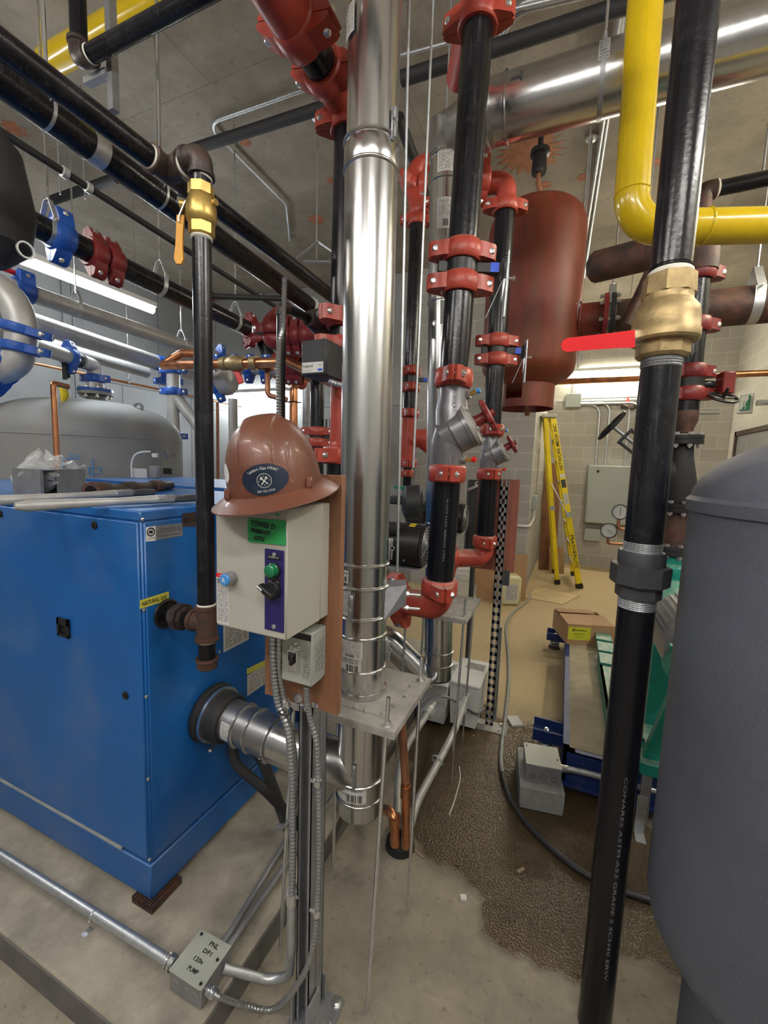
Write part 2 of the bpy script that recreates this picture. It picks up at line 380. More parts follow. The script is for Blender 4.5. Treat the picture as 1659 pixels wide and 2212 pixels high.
# concrete ceiling
def concrete(name, base, dark, seam, bw, bh, rough=.85, rot=None, pits=True, seamcol=None, bumpk=.25):
    m = bpy.data.materials.new(name); m.use_nodes = True; t = m.node_tree; b = t.nodes['Principled BSDF']; L = t.links.new; b.inputs['Roughness'].default_value = rough
    tc = nd(t, 'ShaderNodeTexCoord'); vec = tc.outputs['Object']
    mp = nd(t, 'ShaderNodeMapping', Rotation=rot or (0,0,0)); L(vec, mp.inputs[0])
    n1 = nd(t, 'ShaderNodeTexNoise', Scale=1.6, Detail=12.0, Roughness=.78); L(vec, n1.inputs['Vector'])
    cr1 = nd(t, 'ShaderNodeMapRange'); cr1.inputs[1].default_value = .35; cr1.inputs[2].default_value = .7; L(n1.outputs['Fac'], cr1.inputs[0])
    mx = nd(t, 'ShaderNodeMix', data_type='RGBA'); L(cr1.outputs[0], mx.inputs[0]); mx.inputs[6].default_value = (*base, 1); mx.inputs[7].default_value = (*dark, 1)
    cur = mx.outputs[2]
    n2 = nd(t, 'ShaderNodeTexNoise', Scale=26.0, Detail=5.0, Roughness=.7); L(vec, n2.inputs['Vector'])
    r2 = nd(t, 'ShaderNodeMapRange'); r2.inputs[1].default_value = .6; r2.inputs[2].default_value = .72; r2.inputs[4].default_value = .55 if pits else .15; L(n2.outputs['Fac'], r2.inputs[0])
    m2 = nd(t, 'ShaderNodeMix', data_type='RGBA'); L(r2.outputs[0], m2.inputs[0]); L(cur, m2.inputs[6]); m2.inputs[7].default_value = (*[c*.35 for c in dark], 1); cur = m2.outputs[2]
    br = nd(t, 'ShaderNodeTexBrick'); L(mp.outputs[0], br.inputs['Vector']); br.inputs['Scale'].default_value = 1; br.inputs['Mortar Size'].default_value = seam; br.inputs['Mortar Smooth'].default_value = .3
    br.inputs['Brick Width'].default_value = bw; br.inputs['Row Height'].default_value = bh; br.inputs['Color1'].default_value = (.92,.92,.92,1); br.inputs['Color2'].default_value = (1.06,1.06,1.06,1); br.inputs['Mortar'].default_value = (*(seamcol or (.45,.45,.45)), 1)
    m3 = nd(t, 'ShaderNodeMix', data_type='RGBA', blend_type='MULTIPLY'); m3.inputs[0].default_value = 1; L(cur, m3.inputs[6]); L(br.outputs['Color'], m3.inputs[7]); cur = m3.outputs[2]
    L(cur, b.inputs['Base Color'])
    sb = nd(t, 'ShaderNodeMath', operation='SUBTRACT'); L(n2.outputs['Fac'], sb.inputs[0]); L(br.outputs['Fac'], sb.inputs[1])
    bp = nd(t, 'ShaderNodeBump', Strength=bumpk, Distance=.01); L(sb.outputs[0], bp.inputs['Height']); L(bp.outputs[0], b.inputs['Normal'])
    MAT[name] = m; return m
concrete('ceiling_concrete', (.40,.355,.29), (.21,.185,.15), .004, 2.4, 1.2, seamcol=(.7,.7,.7))
concrete('block_wall_y', (.47,.455,.42), (.42,.405,.37), .007, .4, .2, rot=(pi/2,0,0), pits=False, seamcol=(1.3,1.3,1.28))
concrete('block_wall_x', (.50,.49,.45), (.44,.43,.39), .007, .4, .2, rot=(0,pi/2,pi/2), pits=False, seamcol=(1.2,1.2,1.18))
concrete('poured_y', (.36,.365,.36), (.29,.295,.29), .006, 1.2, 2.4, rot=(pi/2,0,0), pits=False)
concrete('poured_x', (.33,.34,.35), (.26,.27,.28), .008, 1.2, 2.6, rot=(0,pi/2,pi/2), pits=False)
# floor: concrete with a wet, glossy area and tan dust towards the back
def floor_mat():
    m = bpy.data.materials.new('floor_concrete'); m.use_nodes = True; t = m.node_tree; b = t.nodes['Principled BSDF']; L = t.links.new
    tc = nd(t, 'ShaderNodeTexCoord'); vec = tc.outputs['Object']
    wn = nd(t, 'ShaderNodeTexNoise', Scale=3.0, Detail=3.0); L(vec, wn.inputs['Vector'])
    ws = nd(t, 'ShaderNodeVectorMath', operation='SCALE'); L(wn.outputs['Color'], ws.inputs[0]); ws.inputs['Scale'].default_value = .34
    wv = nd(t, 'ShaderNodeVectorMath', operation='ADD'); L(vec, wv.inputs[0]); L(ws.outputs[0], wv.inputs[1])
    def blob(x, y, rx, ry):
        mp = nd(t, 'ShaderNodeMapping'); mp.inputs['Location'].default_value = (-(x+.17)/rx, -(y+.17)/ry, 0); mp.inputs['Scale'].default_value = (1/rx, 1/ry, 0)
        L(wv.outputs[0], mp.inputs[0]); ln = nd(t, 'ShaderNodeVectorMath', operation='LENGTH'); L(mp.outputs[0], ln.inputs[0]); return ln.outputs['Value']
    ds = [blob(*q) for q in WET]
    cur = ds[0]
    for d in ds[1:]:
        mn = nd(t, 'ShaderNodeMath', operation='MINIMUM'); L(cur, mn.inputs[0]); L(d, mn.inputs[1]); cur = mn.outputs[0]
    wet = nd(t, 'ShaderNodeMapRange'); wet.inputs[1].default_value = 1.07; wet.inputs[2].default_value = .9; L(cur, wet.inputs[0])
    n1 = nd(t, 'ShaderNodeTexNoise', Scale=3.2, Detail=10.0, Roughness=.74); L(vec, n1.inputs['Vector'])
    a = nd(t, 'ShaderNodeMapRange'); a.inputs[1].default_value = .35; a.inputs[2].default_value = .68; L(n1.outputs['Fac'], a.inputs[0])
    mx = nd(t, 'ShaderNodeMix', data_type='RGBA'); L(a.outputs[0], mx.inputs[0]); mx.inputs[6].default_value = (.35,.31,.245,1); mx.inputs[7].default_value = (.20,.175,.14,1)
    sx = nd(t, 'ShaderNodeSeparateXYZ'); L(wv.outputs[0], sx.inputs[0])
    dr = nd(t, 'ShaderNodeMapRange'); dr.inputs[1].default_value = 2.5; dr.inputs[2].default_value = 3.2; L(sx.outputs[1], dr.inputs[0])
    tn = nd(t, 'ShaderNodeMix', data_type='RGBA'); L(dr.outputs[0], tn.inputs[0]); L(mx.outputs[2], tn.inputs[6]); tn.inputs[7].default_value = (.52,.40,.23,1)
    n3 = nd(t, 'ShaderNodeTexNoise', Scale=38.0, Detail=4.0, Roughness=.7); L(vec, n3.inputs['Vector'])
    sp = nd(t, 'ShaderNodeMapRange'); sp.inputs[1].default_value = .58; sp.inputs[2].default_value = .72; sp.inputs[4].default_value = .75; L(n3.outputs['Fac'], sp.inputs[0])
    m4 = nd(t, 'ShaderNodeMix', data_type='RGBA'); L(sp.outputs[0], m4.inputs[0]); L(tn.outputs[2], m4.inputs[6]); m4.inputs[7].default_value = (.12,.10,.08,1)
    wc = nd(t, 'ShaderNodeMix', data_type='RGBA', blend_type='MULTIPLY'); L(wet.outputs[0], wc.inputs[0]); L(m4.outputs[2], wc.inputs[6]); wc.inputs[7].default_value = (.27,.215,.15,1)
    L(wc.outputs[2], b.inputs['Base Color'])
    rg = nd(t, 'ShaderNodeMapRange'); rg.inputs[3].default_value = .75; rg.inputs[4].default_value = .09; L(wet.outputs[0], rg.inputs[0]); L(rg.outputs[0], b.inputs['Roughness'])
    n5 = nd(t, 'ShaderNodeTexNoise', Scale=120.0, Detail=3.0); L(vec, n5.inputs['Vector'])
    bs = nd(t, 'ShaderNodeMapRange'); bs.inputs[3].default_value = .25; bs.inputs[4].default_value = .75; L(wet.outputs[0], bs.inputs[0])
    bp = nd(t, 'ShaderNodeBump', Distance=.006); L(bs.outputs[0], bp.inputs['Strength']); L(n5.outputs['Fac'], bp.inputs['Height']); L(bp.outputs[0], b.inputs['Normal'])
    MAT['floor'] = m
WET = [(-.28,1.95,.42,.42), (-.08,1.72,.35,.28), (.15,1.85,.42,.38), (.05,2.35,.36,.45), (-.45,2.35,.30,.45), (.02,1.48,.22,.22), (.7,1.75,.5,.32)]
floor_mat()
EXPO = 1.05
# ---------- camera
cd = bpy.data.cameras.new('camera'); co = bpy.data.objects.new('camera', cd); COL.objects.link(co)
cd.sensor_fit = 'HORIZONTAL'; cd.sensor_width = 36; cd.lens = 36*F/1659; cd.clip_start = .03
R3 = Matrix((cr, cu, -fw)).transposed(); co.matrix_world = Matrix.Translation(CAM) @ R3.to_4x4(); scn.camera = co
scn.view_settings.view_transform = 'Standard'; scn.view_settings.look = 'None'; scn.view_settings.exposure = EXPO; scn.view_settings.gamma = 1
scn.view_settings.use_curve_mapping = False
scn.cycles.use_denoising = True; scn.cycles.max_bounces = 8; scn.cycles.diffuse_bounces = 4; scn.cycles.glossy_bounces = 4
scn.cycles.transparent_max_bounces = 8; scn.cycles.sample_clamp_indirect = 6; scn.cycles.caustics_reflective = False; scn.cycles.caustics_refractive = False
w = bpy.data.worlds.new('world'); scn.world = w; w.use_nodes = True; w.node_tree.nodes['Background'].inputs[0].default_value = (.5,.5,.5,1); w.node_tree.nodes['Background'].inputs[1].default_value = .2
X3 = V((1,0,0)); Y3 = V((0,1,0))
# ---------- room shell
XL, XR, YB, YP, YF, ZC = -5.9, 2.15, 7.9, 5.44, -2.4, 4.1
XP = ony(1143, 1100, YP)[0]
struct('floor', MB().bb((XL-.2,YF-.2,-.15), (XR+.2,YB+.2,0)), 'floor')
struct('ceiling', MB().bb((XL-.2,YF-.2,ZC), (XR+.2,YB+.2,ZC+.2)), 'ceiling_concrete')
struct('wall_back', MB().bb((XP-.2,YB,0), (XR+.2,YB+.2,ZC)), 'block_wall_y')
struct('wall_right', MB().bb((XR,YF,0), (XR+.2,YB,ZC)), 'block_wall_x')
struct('wall_left', MB().bb((XL-.2,YF,0), (XL,YB,ZC)), 'poured_x')
struct('wall_front', MB().bb((XL,YF-.2,0), (XR,YF,ZC)), 'poured_y')
mb = MB().bb((-1.9,YP,0), (XP,YB,ZC)); struct('wall_pier', mb, 'block_wall_y')
struct('wall_far', MB().bb((XL,YP+.02,0), (-1.9,YP+.25,ZC)), 'poured_y')
# housekeeping pad
px_, py_ = -.79, .63
struct('trim_1', MB().bb((XL,py_,0), (px_,3.4,.1), ch=.006), 'pad_concrete').name = 'trim_1'
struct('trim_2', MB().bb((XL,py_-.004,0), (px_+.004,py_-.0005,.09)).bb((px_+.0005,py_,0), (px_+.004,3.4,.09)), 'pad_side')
# ---------- fittings
def ribbon(mb, pts, wd, w, t, m=0, closed=False):
    pts = [V(p) for p in pts]; wd = V(wd).normalized(); N = len(pts); vs = []
    for i in range(N):
        a = pts[(i-1) % N] if (closed or i) else pts[i]; b = pts[(i+1) % N] if (closed or i < N-1) else pts[i]
        n = wd.cross((b-a).normalized())
        vs += [pts[i]+wd*(w/2), pts[i]-wd*(w/2), pts[i]-wd*(w/2)+n*t, pts[i]+wd*(w/2)+n*t]
    fs = []
    for i in range(N if closed else N-1):
        j = (i+1) % N
        for k in range(4): fs.append([i*4+k, i*4+(k+1) % 4, j*4+(k+1) % 4, j*4+k])
    if not closed: fs += [[0,1,2,3], [(N-1)*4+k for k in (3,2,1,0)]]
    mb.add(vs, fs, m); mb.fixn = True
def bolt_mb(a, d, r, L, nut=True, dome=True):
    """bolt with a domed head at a+d*L/2 and a hex nut at the other end"""
    d = V(d).normalized(); mb = MB(); a = V(a)
    mb.cyl(a-d*(L/2+r*1.6), a+d*L/2, r*.62, 10)
    if dome: mb.lathe(a+d*(L/2), d, [(0,r*1.25),(r*.5,r*1.2),(r*.9,r*.85),(r*1.05,.0001)], 14)
    else: mb.lathe(a+d*(L/2), d, [(0,r*1.2),(r*.9,r*1.2)], 6)
    if nut: mb.lathe(a-d*(L/2), -d, [(0,r*1.25),(r*1.1,r*1.25)], 6)
    return mb
def coupling(root, P, ax, r, side, col='red', w=None, bolts=True, flip=False, bm='bolt'):
    P = V(P); ax = V(ax).normalized(); s = V(side); s = (s-ax*s.dot(ax)).normalized(); t = ax.cross(s)
    if t.dot(CAM-P) < 0: t = -t
    if flip: t = -t
    w = w or min(.074, .032+r*.66); h = w/2; R = r*1.2+.006; mb = MB()
    mb.lathe(P-ax*h, ax, [(0,r*.98),(0,R*.93),(h*.12,R*.97),(h*.25,R*1.02),(h,R*1.04),(w-h*.25,R*1.02),(w-h*.12,R*.97),(w,R*.93),(w,r*.98)], 32)
    e = R+r*.36+.012; br = max(.0052, r*.20)
    for q in (-1,1):
        for k in (-1,1):
            g = .0015; hh = (R*.62, min(R*.5, r*.2+.012))
            poly = [(R*.74,g), (e+br*1.5,g), (e+br*2.1,hh[1]*.35), (e+br*1.3,hh[1]), (R*1.0,hh[0]), (R*.7,hh[0]*1.05)]
            mb.prism([P-ax*(h*.78)+s*(q*x)+t*(k*y) for x, y in poly], ax*(w*.78))
    c = part('coupling', mb, col, root)
    if bolts:
        for q in (-1,1): part('bolt', bolt_mb(P+s*(q*e), t, br, 2*min(R*.5, r*.2+.012)), bm, c)
    return c
def pipe(root, pts, r, m, name='pipe', n=28, label=None): return part(name, MB().tube(pts, r, n), m, root, label)
def elbow(root, P, d1, d2, R, r, m='red', name='elbow', k=10, ends=.0):
    P = V(P); d1 = V(d1).normalized(); d2 = V(d2).normalized()
    mb = MB().tube(fillet([P+d1*(R+ends), P, P+d2*(R+ends)], R, k), r, 24)
    return part(name, mb, m, root)
def screw_elbow(root, P, d1, d2, r, m='brown_fitting', L=None, name='elbow'):
    """threaded malleable elbow: bend with a thick band at each mouth"""
    P = V(P); d1 = V(d1).normalized(); d2 = V(d2).normalized(); L = L or r*2.1; mb = MB()
    mb.tube(fillet([P+d1*L, P, P+d2*L], L*.85, 10), r*1.18, 24)
    for d in (d1,d2): mb.lathe(P+d*(L*.78), d, [(0,r*1.18),(r*.08,r*1.34),(r*.5,r*1.36),(r*.55,r*1.05)], 24)
    o = part(name, mb, m, root)
    for d in (d1,d2): part('pipe_dope', MB().lathe(P+d*(L*.78+r*.55), d, [(0,r*1.08),(r*.14,r*1.06),(r*.2,r*1.0)], 24), 'pale_tape', o)
    return o
def screw_tee(root, P, run, br, r, m='brown_fitting', L=None):
    P = V(P); run = V(run).normalized(); br = V(br).normalized(); L = L or r*2.1; mb = MB()
    mb.cyl(P-run*L, P+run*L, r*1.18, 24).cyl(P, P+br*L, r*1.18, 24)
    for d in (run,-run,br): mb.lathe(P+d*(L*.78), d, [(0,r*1.18),(r*.08,r*1.34),(r*.5,r*1.36),(r*.55,r*1.05)], 24)
    o = part('tee', mb, m, root)
    for d in (run,-run,br): part('pipe_dope', MB().lathe(P+d*(L*.78+r*.55), d, [(0,r*1.08),(r*.14,r*1.06),(r*.2,r*1.0)], 24), 'pale_tape', o)
    return o
def hanger(P, ax, r, ztop, label, group=None, w=.032, rr=.006, gap=.07, m='galv', name='pipe_hanger', cat='hanger', kind='clevis'):
    P = V(P); ax = V(ax).normalized(); t = thing(name, label, cat, P, group); s = ax.cross(UP).normalized(); up = s.cross(ax).normalized()
    R = r+.002; top = P+up*(R+gap); a = part('rod', MB().cyl(top-UP*.015, V((top.x, top.y, ztop)), rr, 8), 'zinc', t)
    mb = MB()
    arc = [P+s*(R*sin(th_))-up*(R*cos(th_)) for th_ in [radians(-88+176*i/16) for i in range(17)]]
    pts = [P-s*R+up*(R*.4+gap*.3)]+arc+[P+s*R+up*(R*.4+gap*.3)]
    ribbon(mb, pts, ax, w, -.003)
    yo = [P-s*(R*1.02)+up*(R*.15), P-s*(R*1.02)+up*(R*.5+gap*.3), P-s*(.02)+up*(R+gap), P+s*(.02)+up*(R+gap), P+s*(R*1.02)+up*(R*.5+gap*.3), P+s*(R*1.02)+up*(R*.15)]
    ribbon(mb, yo, ax, w*.8, .003)
    part('clevis', mb, m, t)
    part('bolt', MB().cyl(P-s*(R*1.25)+up*(R*.4+gap*.25), P+s*(R*1.25)+up*(R*.4+gap*.25), .005, 8), 'bolt', t)
    part('nut', MB().lathe(top, UP, [(0,.011),(.01,.011)], 6), 'bolt', t)
    return t
def threads(root, P, ax, r, L, m='galv', n=7, name='threaded_end'):
    prof = [(0,r)]
    for i in range(n): prof += [(L*(i+.5)/n, r*1.035), (L*(i+1)/n, r*.995)]
    return part(name, MB().lathe(P, ax, prof, 28), m, root)
def tube_light(name, A, B, r, col, label, housing=True, up=UP):
    A = V(A); B = V(B); d = (B-A).normalized(); t = thing(name, label, 'light fixture', (A+B)/2, None); mb = MB()
    s = d.cross(up).normalized(); mid = (A+B)/2
    if housing:
        part('housing', MB().box(mid+up*(r*1.5), ((B-A).length+.02, r*2.6, r*1.4), (d, s, s.cross(d)), ch=.004), 'white', t)
    if up is UP and A.z > 3.0 and abs(A.y-7.78) > .01:
        for q in (.15,.85): part('suspension_rod', MB().cyl(A.lerp(B,q)+UP*r*2, V((A.lerp(B,q).x,A.lerp(B,q).y,ZC)), .004, 6), 'zinc', t)
    part('lamp_tube', MB().lathe(A, d, [(0,r*.6),(.01,r),((B-A).length-.01,r),((B-A).length,r*.6)], 16), col, t)
    return t
def flex(root, pts, r, name='armoured_cable', m='armour', pitch=.011, k=10, n=10):
    """ridged metal-clad cable along a smooth path"""
    P = spline(pts, k); out = [P[0]]; acc = 0
    L = [0]
    for a, b in zip(P, P[1:]): L.append(L[-1]+(b-a).length)
    N = int(L[-1]/(pitch/2)); pp = []; rr = []; j = 0
    for i in range(N+1):
        d = L[-1]*i/N
        while j < len(L)-2 and L[j+1] < d: j += 1
        f_ = (d-L[j])/max(1e-9, L[j+1]-L[j]); pp.append(P[j].lerp(P[j+1], f_)); rr.append(r*(1.04 if i % 2 else .76))
    mb = MB().tube(pp, rr, n)
    return part(name, mb, m, root) if root else mb
RT = r0.copy()   # horizontal direction running to the right across the view
def sheet(mb, tl, tr, br, bl, nrm, t=.0008, m=0):
    """thin sticker with UVs between four corners"""
    tl, tr, br, bl = map(V, (tl,tr,br,bl)); n = V(nrm).normalized()*t
    mb.patch(lambda u, v: (bl.lerp(br, u)).lerp(tl.lerp(tr, u), v)+n, 1, 1, m)
    mb.add([bl, br, br+n, bl+n, tr, tl, tl+n, tr+n], [(0,1,2,3),(4,5,6,7),(1,4,7,2),(5,0,3,6)], m)
def cyl_axis(A, B):
    A = V(A); B = V(B); return A, (B-A).normalized()
def curved(mb, A, B, r, px0, px1, py0, py1, off=.0008, m=0, nu=10):
    """sticker wrapped on the near side of the round pipe A-B, between image columns and rows"""
    A = V(A); B = V(B); d = (B-A).normalized()
    if d.z < 0: d = -d
    c0 = along(A, B, py=py1); c1 = along(A, B, py=py0); hs = []
    base = (CAM-c0); base = (base-d*base.dot(d)).normalized(); sd = -base.cross(d).normalized()
    if sd.dot(RT) < 0: sd = -sd
    mid = (c0+c1)/2; cx = pr(mid)[0]; hw = r*F/fd(mid)
    cl = lambda s: max(-.99, min(.99, s))
    a0 = math.asin(cl((px0-cx)/hw)); a1 = math.asin(cl((px1-cx)/hw))
    f0 = c0+base*r; f1 = c1+base*r
    z0 = along(A, B, py=py1); z1 = along(A, B, py=py0)
    # rows are read on the near surface
    def rowpt(py):
        lo, hi = -4.0, 8.0
        for _ in range(50):
            q = (lo+hi)/2
            if pr(A+d*q+base*r)[1] > py: lo = q
            else: hi = q
        return A+d*((lo+hi)/2)
    z0 = rowpt(py1); z1 = rowpt(py0)
    fn = lambda u, v: z0.lerp(z1, v)+(base*cos(a0+(a1-a0)*u)+sd*sin(a0+(a1-a0)*u))*(r+off)
    mb.patch(fn, nu, 1, m); return fn, r*abs(a1-a0), (z1-z0).length, rowpt
# ================= boiler 1
BX, BY, BZ = -1.174, .876, 1.437
def boiler(y0, label, full):
    t = thing('boiler', label, 'boiler', (BX-1.0, y0+.4, .1))
    y1 = y0+.80; x0 = BX-1.95; xs = BX-.002
    part('base', MB().bb((x0,y0,.128), (BX,y1,.252), ch=.004), 'blue', t)
    body = part('body', MB().bb((x0,y0+.008,.256), (BX-.006,y1,BZ-.03), ch=.004), 'blue', t)
    part('lid', MB().bb((x0,y0+.002,BZ-.032), (BX,y1,BZ), ch=.004), 'blue', t)
    fp = part('front_panel', MB().bb((x0+.01,y0,.268), (BX-.012,y0+.01,BZ-.036), ch=.003), 'blue', t)
    part('panel_sill', MB().bb((x0+.01,y0-.003,.258), (BX-.14,y0+.006,.266)), 'silver_pipe', t)
    sp = part('side_panel', MB().bb((BX-.008,y0+.015,.268), (BX,y1-.012,BZ-.036), ch=.003), 'blue', t)
    if full:
        hm = MB(); c = ony(140,1355,y0); hx, hz = c.x, c.z
        w2, h2 = .032, .032
        hm.bb((hx-w2,y0-.008,hz-h2), (hx-w2*.68,y0+.0,hz+h2)).bb((hx+w2*.68,y0-.008,hz-h2), (hx+w2,y0,hz+h2)).bb((hx-w2,y0-.008,hz+h2*.3), (hx+w2,y0,hz+h2)).bb((hx-w2,y0-.008,hz-h2), (hx+w2,y0,hz-h2*.72)).bb((hx-w2,y0-.0012,hz-h2), (hx+w2,y0-.0002,hz+h2))
        part('recessed_handle', hm, 'black', t, 'black recessed pull handle')
        for q in ((205,1134),(272,1502),(2,1110)):
            c = ony(*q, y0); mb = MB().lathe(c-Y3*0, (0,-1,0), [(0,.013),(.004,.013),(.006,.010),(.006,.006),(.004,.005)], 20)
            mb.bb((c.x-.001,y0-.0065,c.z-.006), (c.x+.001,y0-.004,c.z+.006)); part('quarter_turn_latch', mb, 'black', t)
        for q in ((308,1122),(311,1318),(316,1505),(320,1683),(323,1857),(474,1408)):
            c = onx(*q, BX); part('screw', MB().lathe(c, X3, [(0,.006),(.002,.0055),(.0035,.003)], 10), 'bolt', t)
        n = MB(); P = [onx(x,y,BX) for x, y in ((302,1297),(364.5,1277.5),(364.5,1296),(302,1315.5))]
        sheet(n, *P, X3); lb = part('warning_sticker', n, 'yellow_sticker', t, 'yellow NATURAL GAS sticker')
        c = sum(P, V())/4; g = MB(); rr = (P[1]-P[0]).normalized(); text(g, 'NATURAL GAS', c+X3*.001, rr, UP, .0135, w=(P[1]-P[0]).length*.86, bold=True)
        part('lettering', g, 'black', lb)
        n = MB(); P = [onx(x,y,BX) for x, y in ((315,1139),(336,1136),(336,1168),(315,1170))]; sheet(n, *P, X3)
        lb = part('approval_sticker', n, 'white', t); g = MB(); c = sum(P, V())/4
        g.torus(c+X3*.0012+UP*.006, X3, .012, .0022, 24, 4); g.box(c+X3*.001+UP*.006, (.0012,.012,.009)); text(g, 'UNDER WARNI', c+X3*.001-UP*.014, Y3, UP, .004, w=.028)
        part('emblem', g, 'black', lb)
        n = MB(); P = [onx(x,y,BX) for x, y in ((336,1136),(394,1130),(394.5,1157),(336,1167))]; sheet(n, *P, X3)
        lb = part('rating_plate', n, 'steel_grey', t, 'metal rating plate'); g = MB(); c = sum(P, V())/4
        text(g, 'Patterson-Kelley, LLC', c+X3*.0012+UP*.010, Y3, UP, .0055, w=.075); text(g, 'East Stroudsburg, PA 18301', c+X3*.0012+UP*.002, Y3, UP, .0045, w=.09)
        g.bb((c.x+.0006,c.y-.045,c.z-.013), (c.x+.0012,c.y+.045,c.z-.012)); text(g, 'Model', c+X3*.0012-UP*.007-Y3*.04, Y3, UP, .004)
        part('lettering', g, 'black', lb)
        n = MB(); P = [onx(x,y,BX) for x, y in ((393,1109),(432,1105),(432,1137),(393,1138))]; sheet(n, *P, X3)
        lb = part('paper_tag', n, 'brown_fitting', t, 'brown tag reading B3-D'); g = MB(); c = sum(P, V())/4; text(g, 'B3-D', c+X3*.001, Y3, UP, .02, w=.06); part('lettering', g, 'black', lb)
        for nm, q, mt in (('instruction_sticker', ((482,1330),(537,1352),(537,1381),(482,1405)), 'print_white'), ('instruction_sticker', ((534,1460),(575,1440),(575,1475),(534,1490)), 'print_white')):
            n = MB(); P = [onx(x,y,BX) for x, y in q]; z1 = max(P[0].z,P[1].z); z0 = min(P[2].z,P[3].z); ya, yb = P[0].y, P[1].y
            if ya > yb: ya, yb = yb, ya
            sheet(n, (BX,ya,z1),(BX,yb,z1),(BX,yb,z0),(BX,ya,z0), X3); part(nm, n, mt, t)
        n = MB(); P = [onx(x,y,BX) for x, y in ((533,1445),(572,1426),(572,1438),(533,1457))]; sheet(n, *P, X3, t=.0014); part('warning_sticker', n, 'yellow_sticker', t)
    return t
boiler(BY, 'blue metal boiler cabinet in front, with NATURAL GAS sticker and black recessed handle', True)
boiler(BY+1.0, 'blue boiler cabinet standing directly behind the front one, only its lid and edge showing', False)
c = onx(566,1402,BX); BASEB = 0
# ribbed rubber pads under the front boiler
for i, (x, y, lb) in enumerate(((BX-.015, BY+.045, 'brown ribbed rubber pad under the near corner of the front boiler'), )):
    mb = MB()
    x -= .012; mb.bb((x-.048,y-.06,.1), (x+.048,y+.06,.108))
    for k in range(9): mb.bb((x-.048+k*.0111,y-.06,.108), (x-.048+k*.0111+.006,y+.06,.126))
    solo('rubber_pad', mb, 'rusty', lb, 'pad')
# gas drop leg at front boiler
gx = -1.0; G0 = onx(435.5,500,gx); G1 = onx(446.5,1340,gx); gr = .0262
def gz(y): return along(G0, G1, py=y)
gd = G1-G0; gd.normalize()
t = thing('gas_drop_pipe', 'dark grey vertical gas pipe with brass valve and yellow lever, feeding the front boiler', 'pipe', gz(1340))
E0 = gz(346)
pipe(t, [gz(515), gz(1318)], gr, 'black_pipe'); pipe(t, [gz(405), gz(368)], gr, 'black_pipe')
TE = gz(1345); IN = onx(352,1330,BX); IN = V((BX, TE.y, TE.z))
bt = screw_tee(t, TE, gd, V((-1,0,0)), gr, 'rusty')
pipe(t, [TE+gd*.05, gz(1424)], gr*.98, 'black_pipe_dark', 'nipple')
c = gz(1420); part('pipe_cap', MB().lathe(c, gd, [(0,gr*1.0),(0,gr*1.3),(.006,gr*1.36),(.012,gr*1.2),(.03,gr*1.18),(.036,gr*.9),(.037,.001)], 24), 'rusty', t)
a = TE-X3*.055; pipe(t, [a, V((BX+.002, TE.y, TE.z))], gr*.85, 'black_pipe_dark', 'nipple')
u = TE-X3*.085; part('union', MB().lathe(u, (-1,0,0), [(0,gr*.9),(0,gr*1.3),(.014,gr*1.3)], 8).lathe(u-X3*.014, (-1,0,0), [(0,gr*1.7),(.024,gr*1.7),(.028,gr*1.4)], 8).lathe(u-X3*.042, (-1,0,0), [(0,gr*1.2),(.016,gr*1.2)], 8), 'brown_fitting', t)
part('wall_ring', MB().torus((BX+.001, TE.y, TE.z), X3, .043, .006, 28, 8).lathe((BX, TE.y, TE.z), X3, [(0,.04),(.0012,.04)], 28), 'black', t)
# brass valve
va = gz(402); vb = gz(513); vL = (vb-va).length
bv = part('ball_valve', MB().lathe(va, gd, [(0,gr*1.0),(0,gr*1.32),(vL*.2,gr*1.32)], 8).lathe(va+gd*(vL*.2), gd, [(0,gr*1.2),(vL*.08,gr*1.35),(vL*.2,gr*1.55),(vL*.4,gr*1.6),(vL*.5,gr*1.5),(vL*.56,gr*1.2)], 28).lathe(va+gd*(vL*.76), gd, [(0,gr*1.35),(vL*.2,gr*1.35),(vL*.24,gr*1.05)], 8).cyl(gz(448), gz(448)-RT*.055+TOC*.012, .012, 14).cyl(gz(440)+RT*.02, gz(440)+RT*.046+TOC*.01, .009, 12), 'brass', t, 'brass ball valve body')
part('pipe_dope', MB().lathe(vb, gd, [(0,gr*1.1),(.004,gr*1.15),(.008,gr)], 24), 'pale_tape', t)
st = gz(448)-RT*.056+TOC*.014; mb = MB()
mb.cyl(gz(440)-RT*.036, gz(440)-RT*.060+TOC*.016, .008, 6)
p0 = hd(402,440,fd(st)*1.0); 
D_ = st.dot(fh); pa, pb, pc = hd(403,438,D_), hd(389,470,D_), hd(388,570,D_)
mb2 = MB(); ribbon(mb2, [pa, hd(399,447,D_), pb, hd(388,482,D_)], TOC, .022, .003); lv = part('lever', mb2, 'zinc', bv)
mb.v and part('stem_nut', mb, 'bolt', bv)
gp = MB(); pts = [hd(391,466,D_), hd(389,500,D_), hd(387.5,535,D_), hd(387,560,D_), hd(387,571,D_)]; ws = [.019,.017,.018,.024,.012]
vs = []
for p, w_ in zip(pts, ws): vs += [p-RT*(w_*.55)+TOC*.004, p+RT*(w_*.55)+TOC*.004, p+RT*(w_*.55)-TOC*.004, p-RT*(w_*.55)-TOC*.004]
gp.add(vs, [[i*4+k, i*4+(k+1) % 4, i*4+4+(k+1) % 4, i*4+4+k] for i in range(4) for k in range(4)]+[[3,2,1,0],[16,17,18,19]]); gp.fixn = True
part('lever_grip', gp, 'orange_grip', bv, 'yellow plastic lever grip')
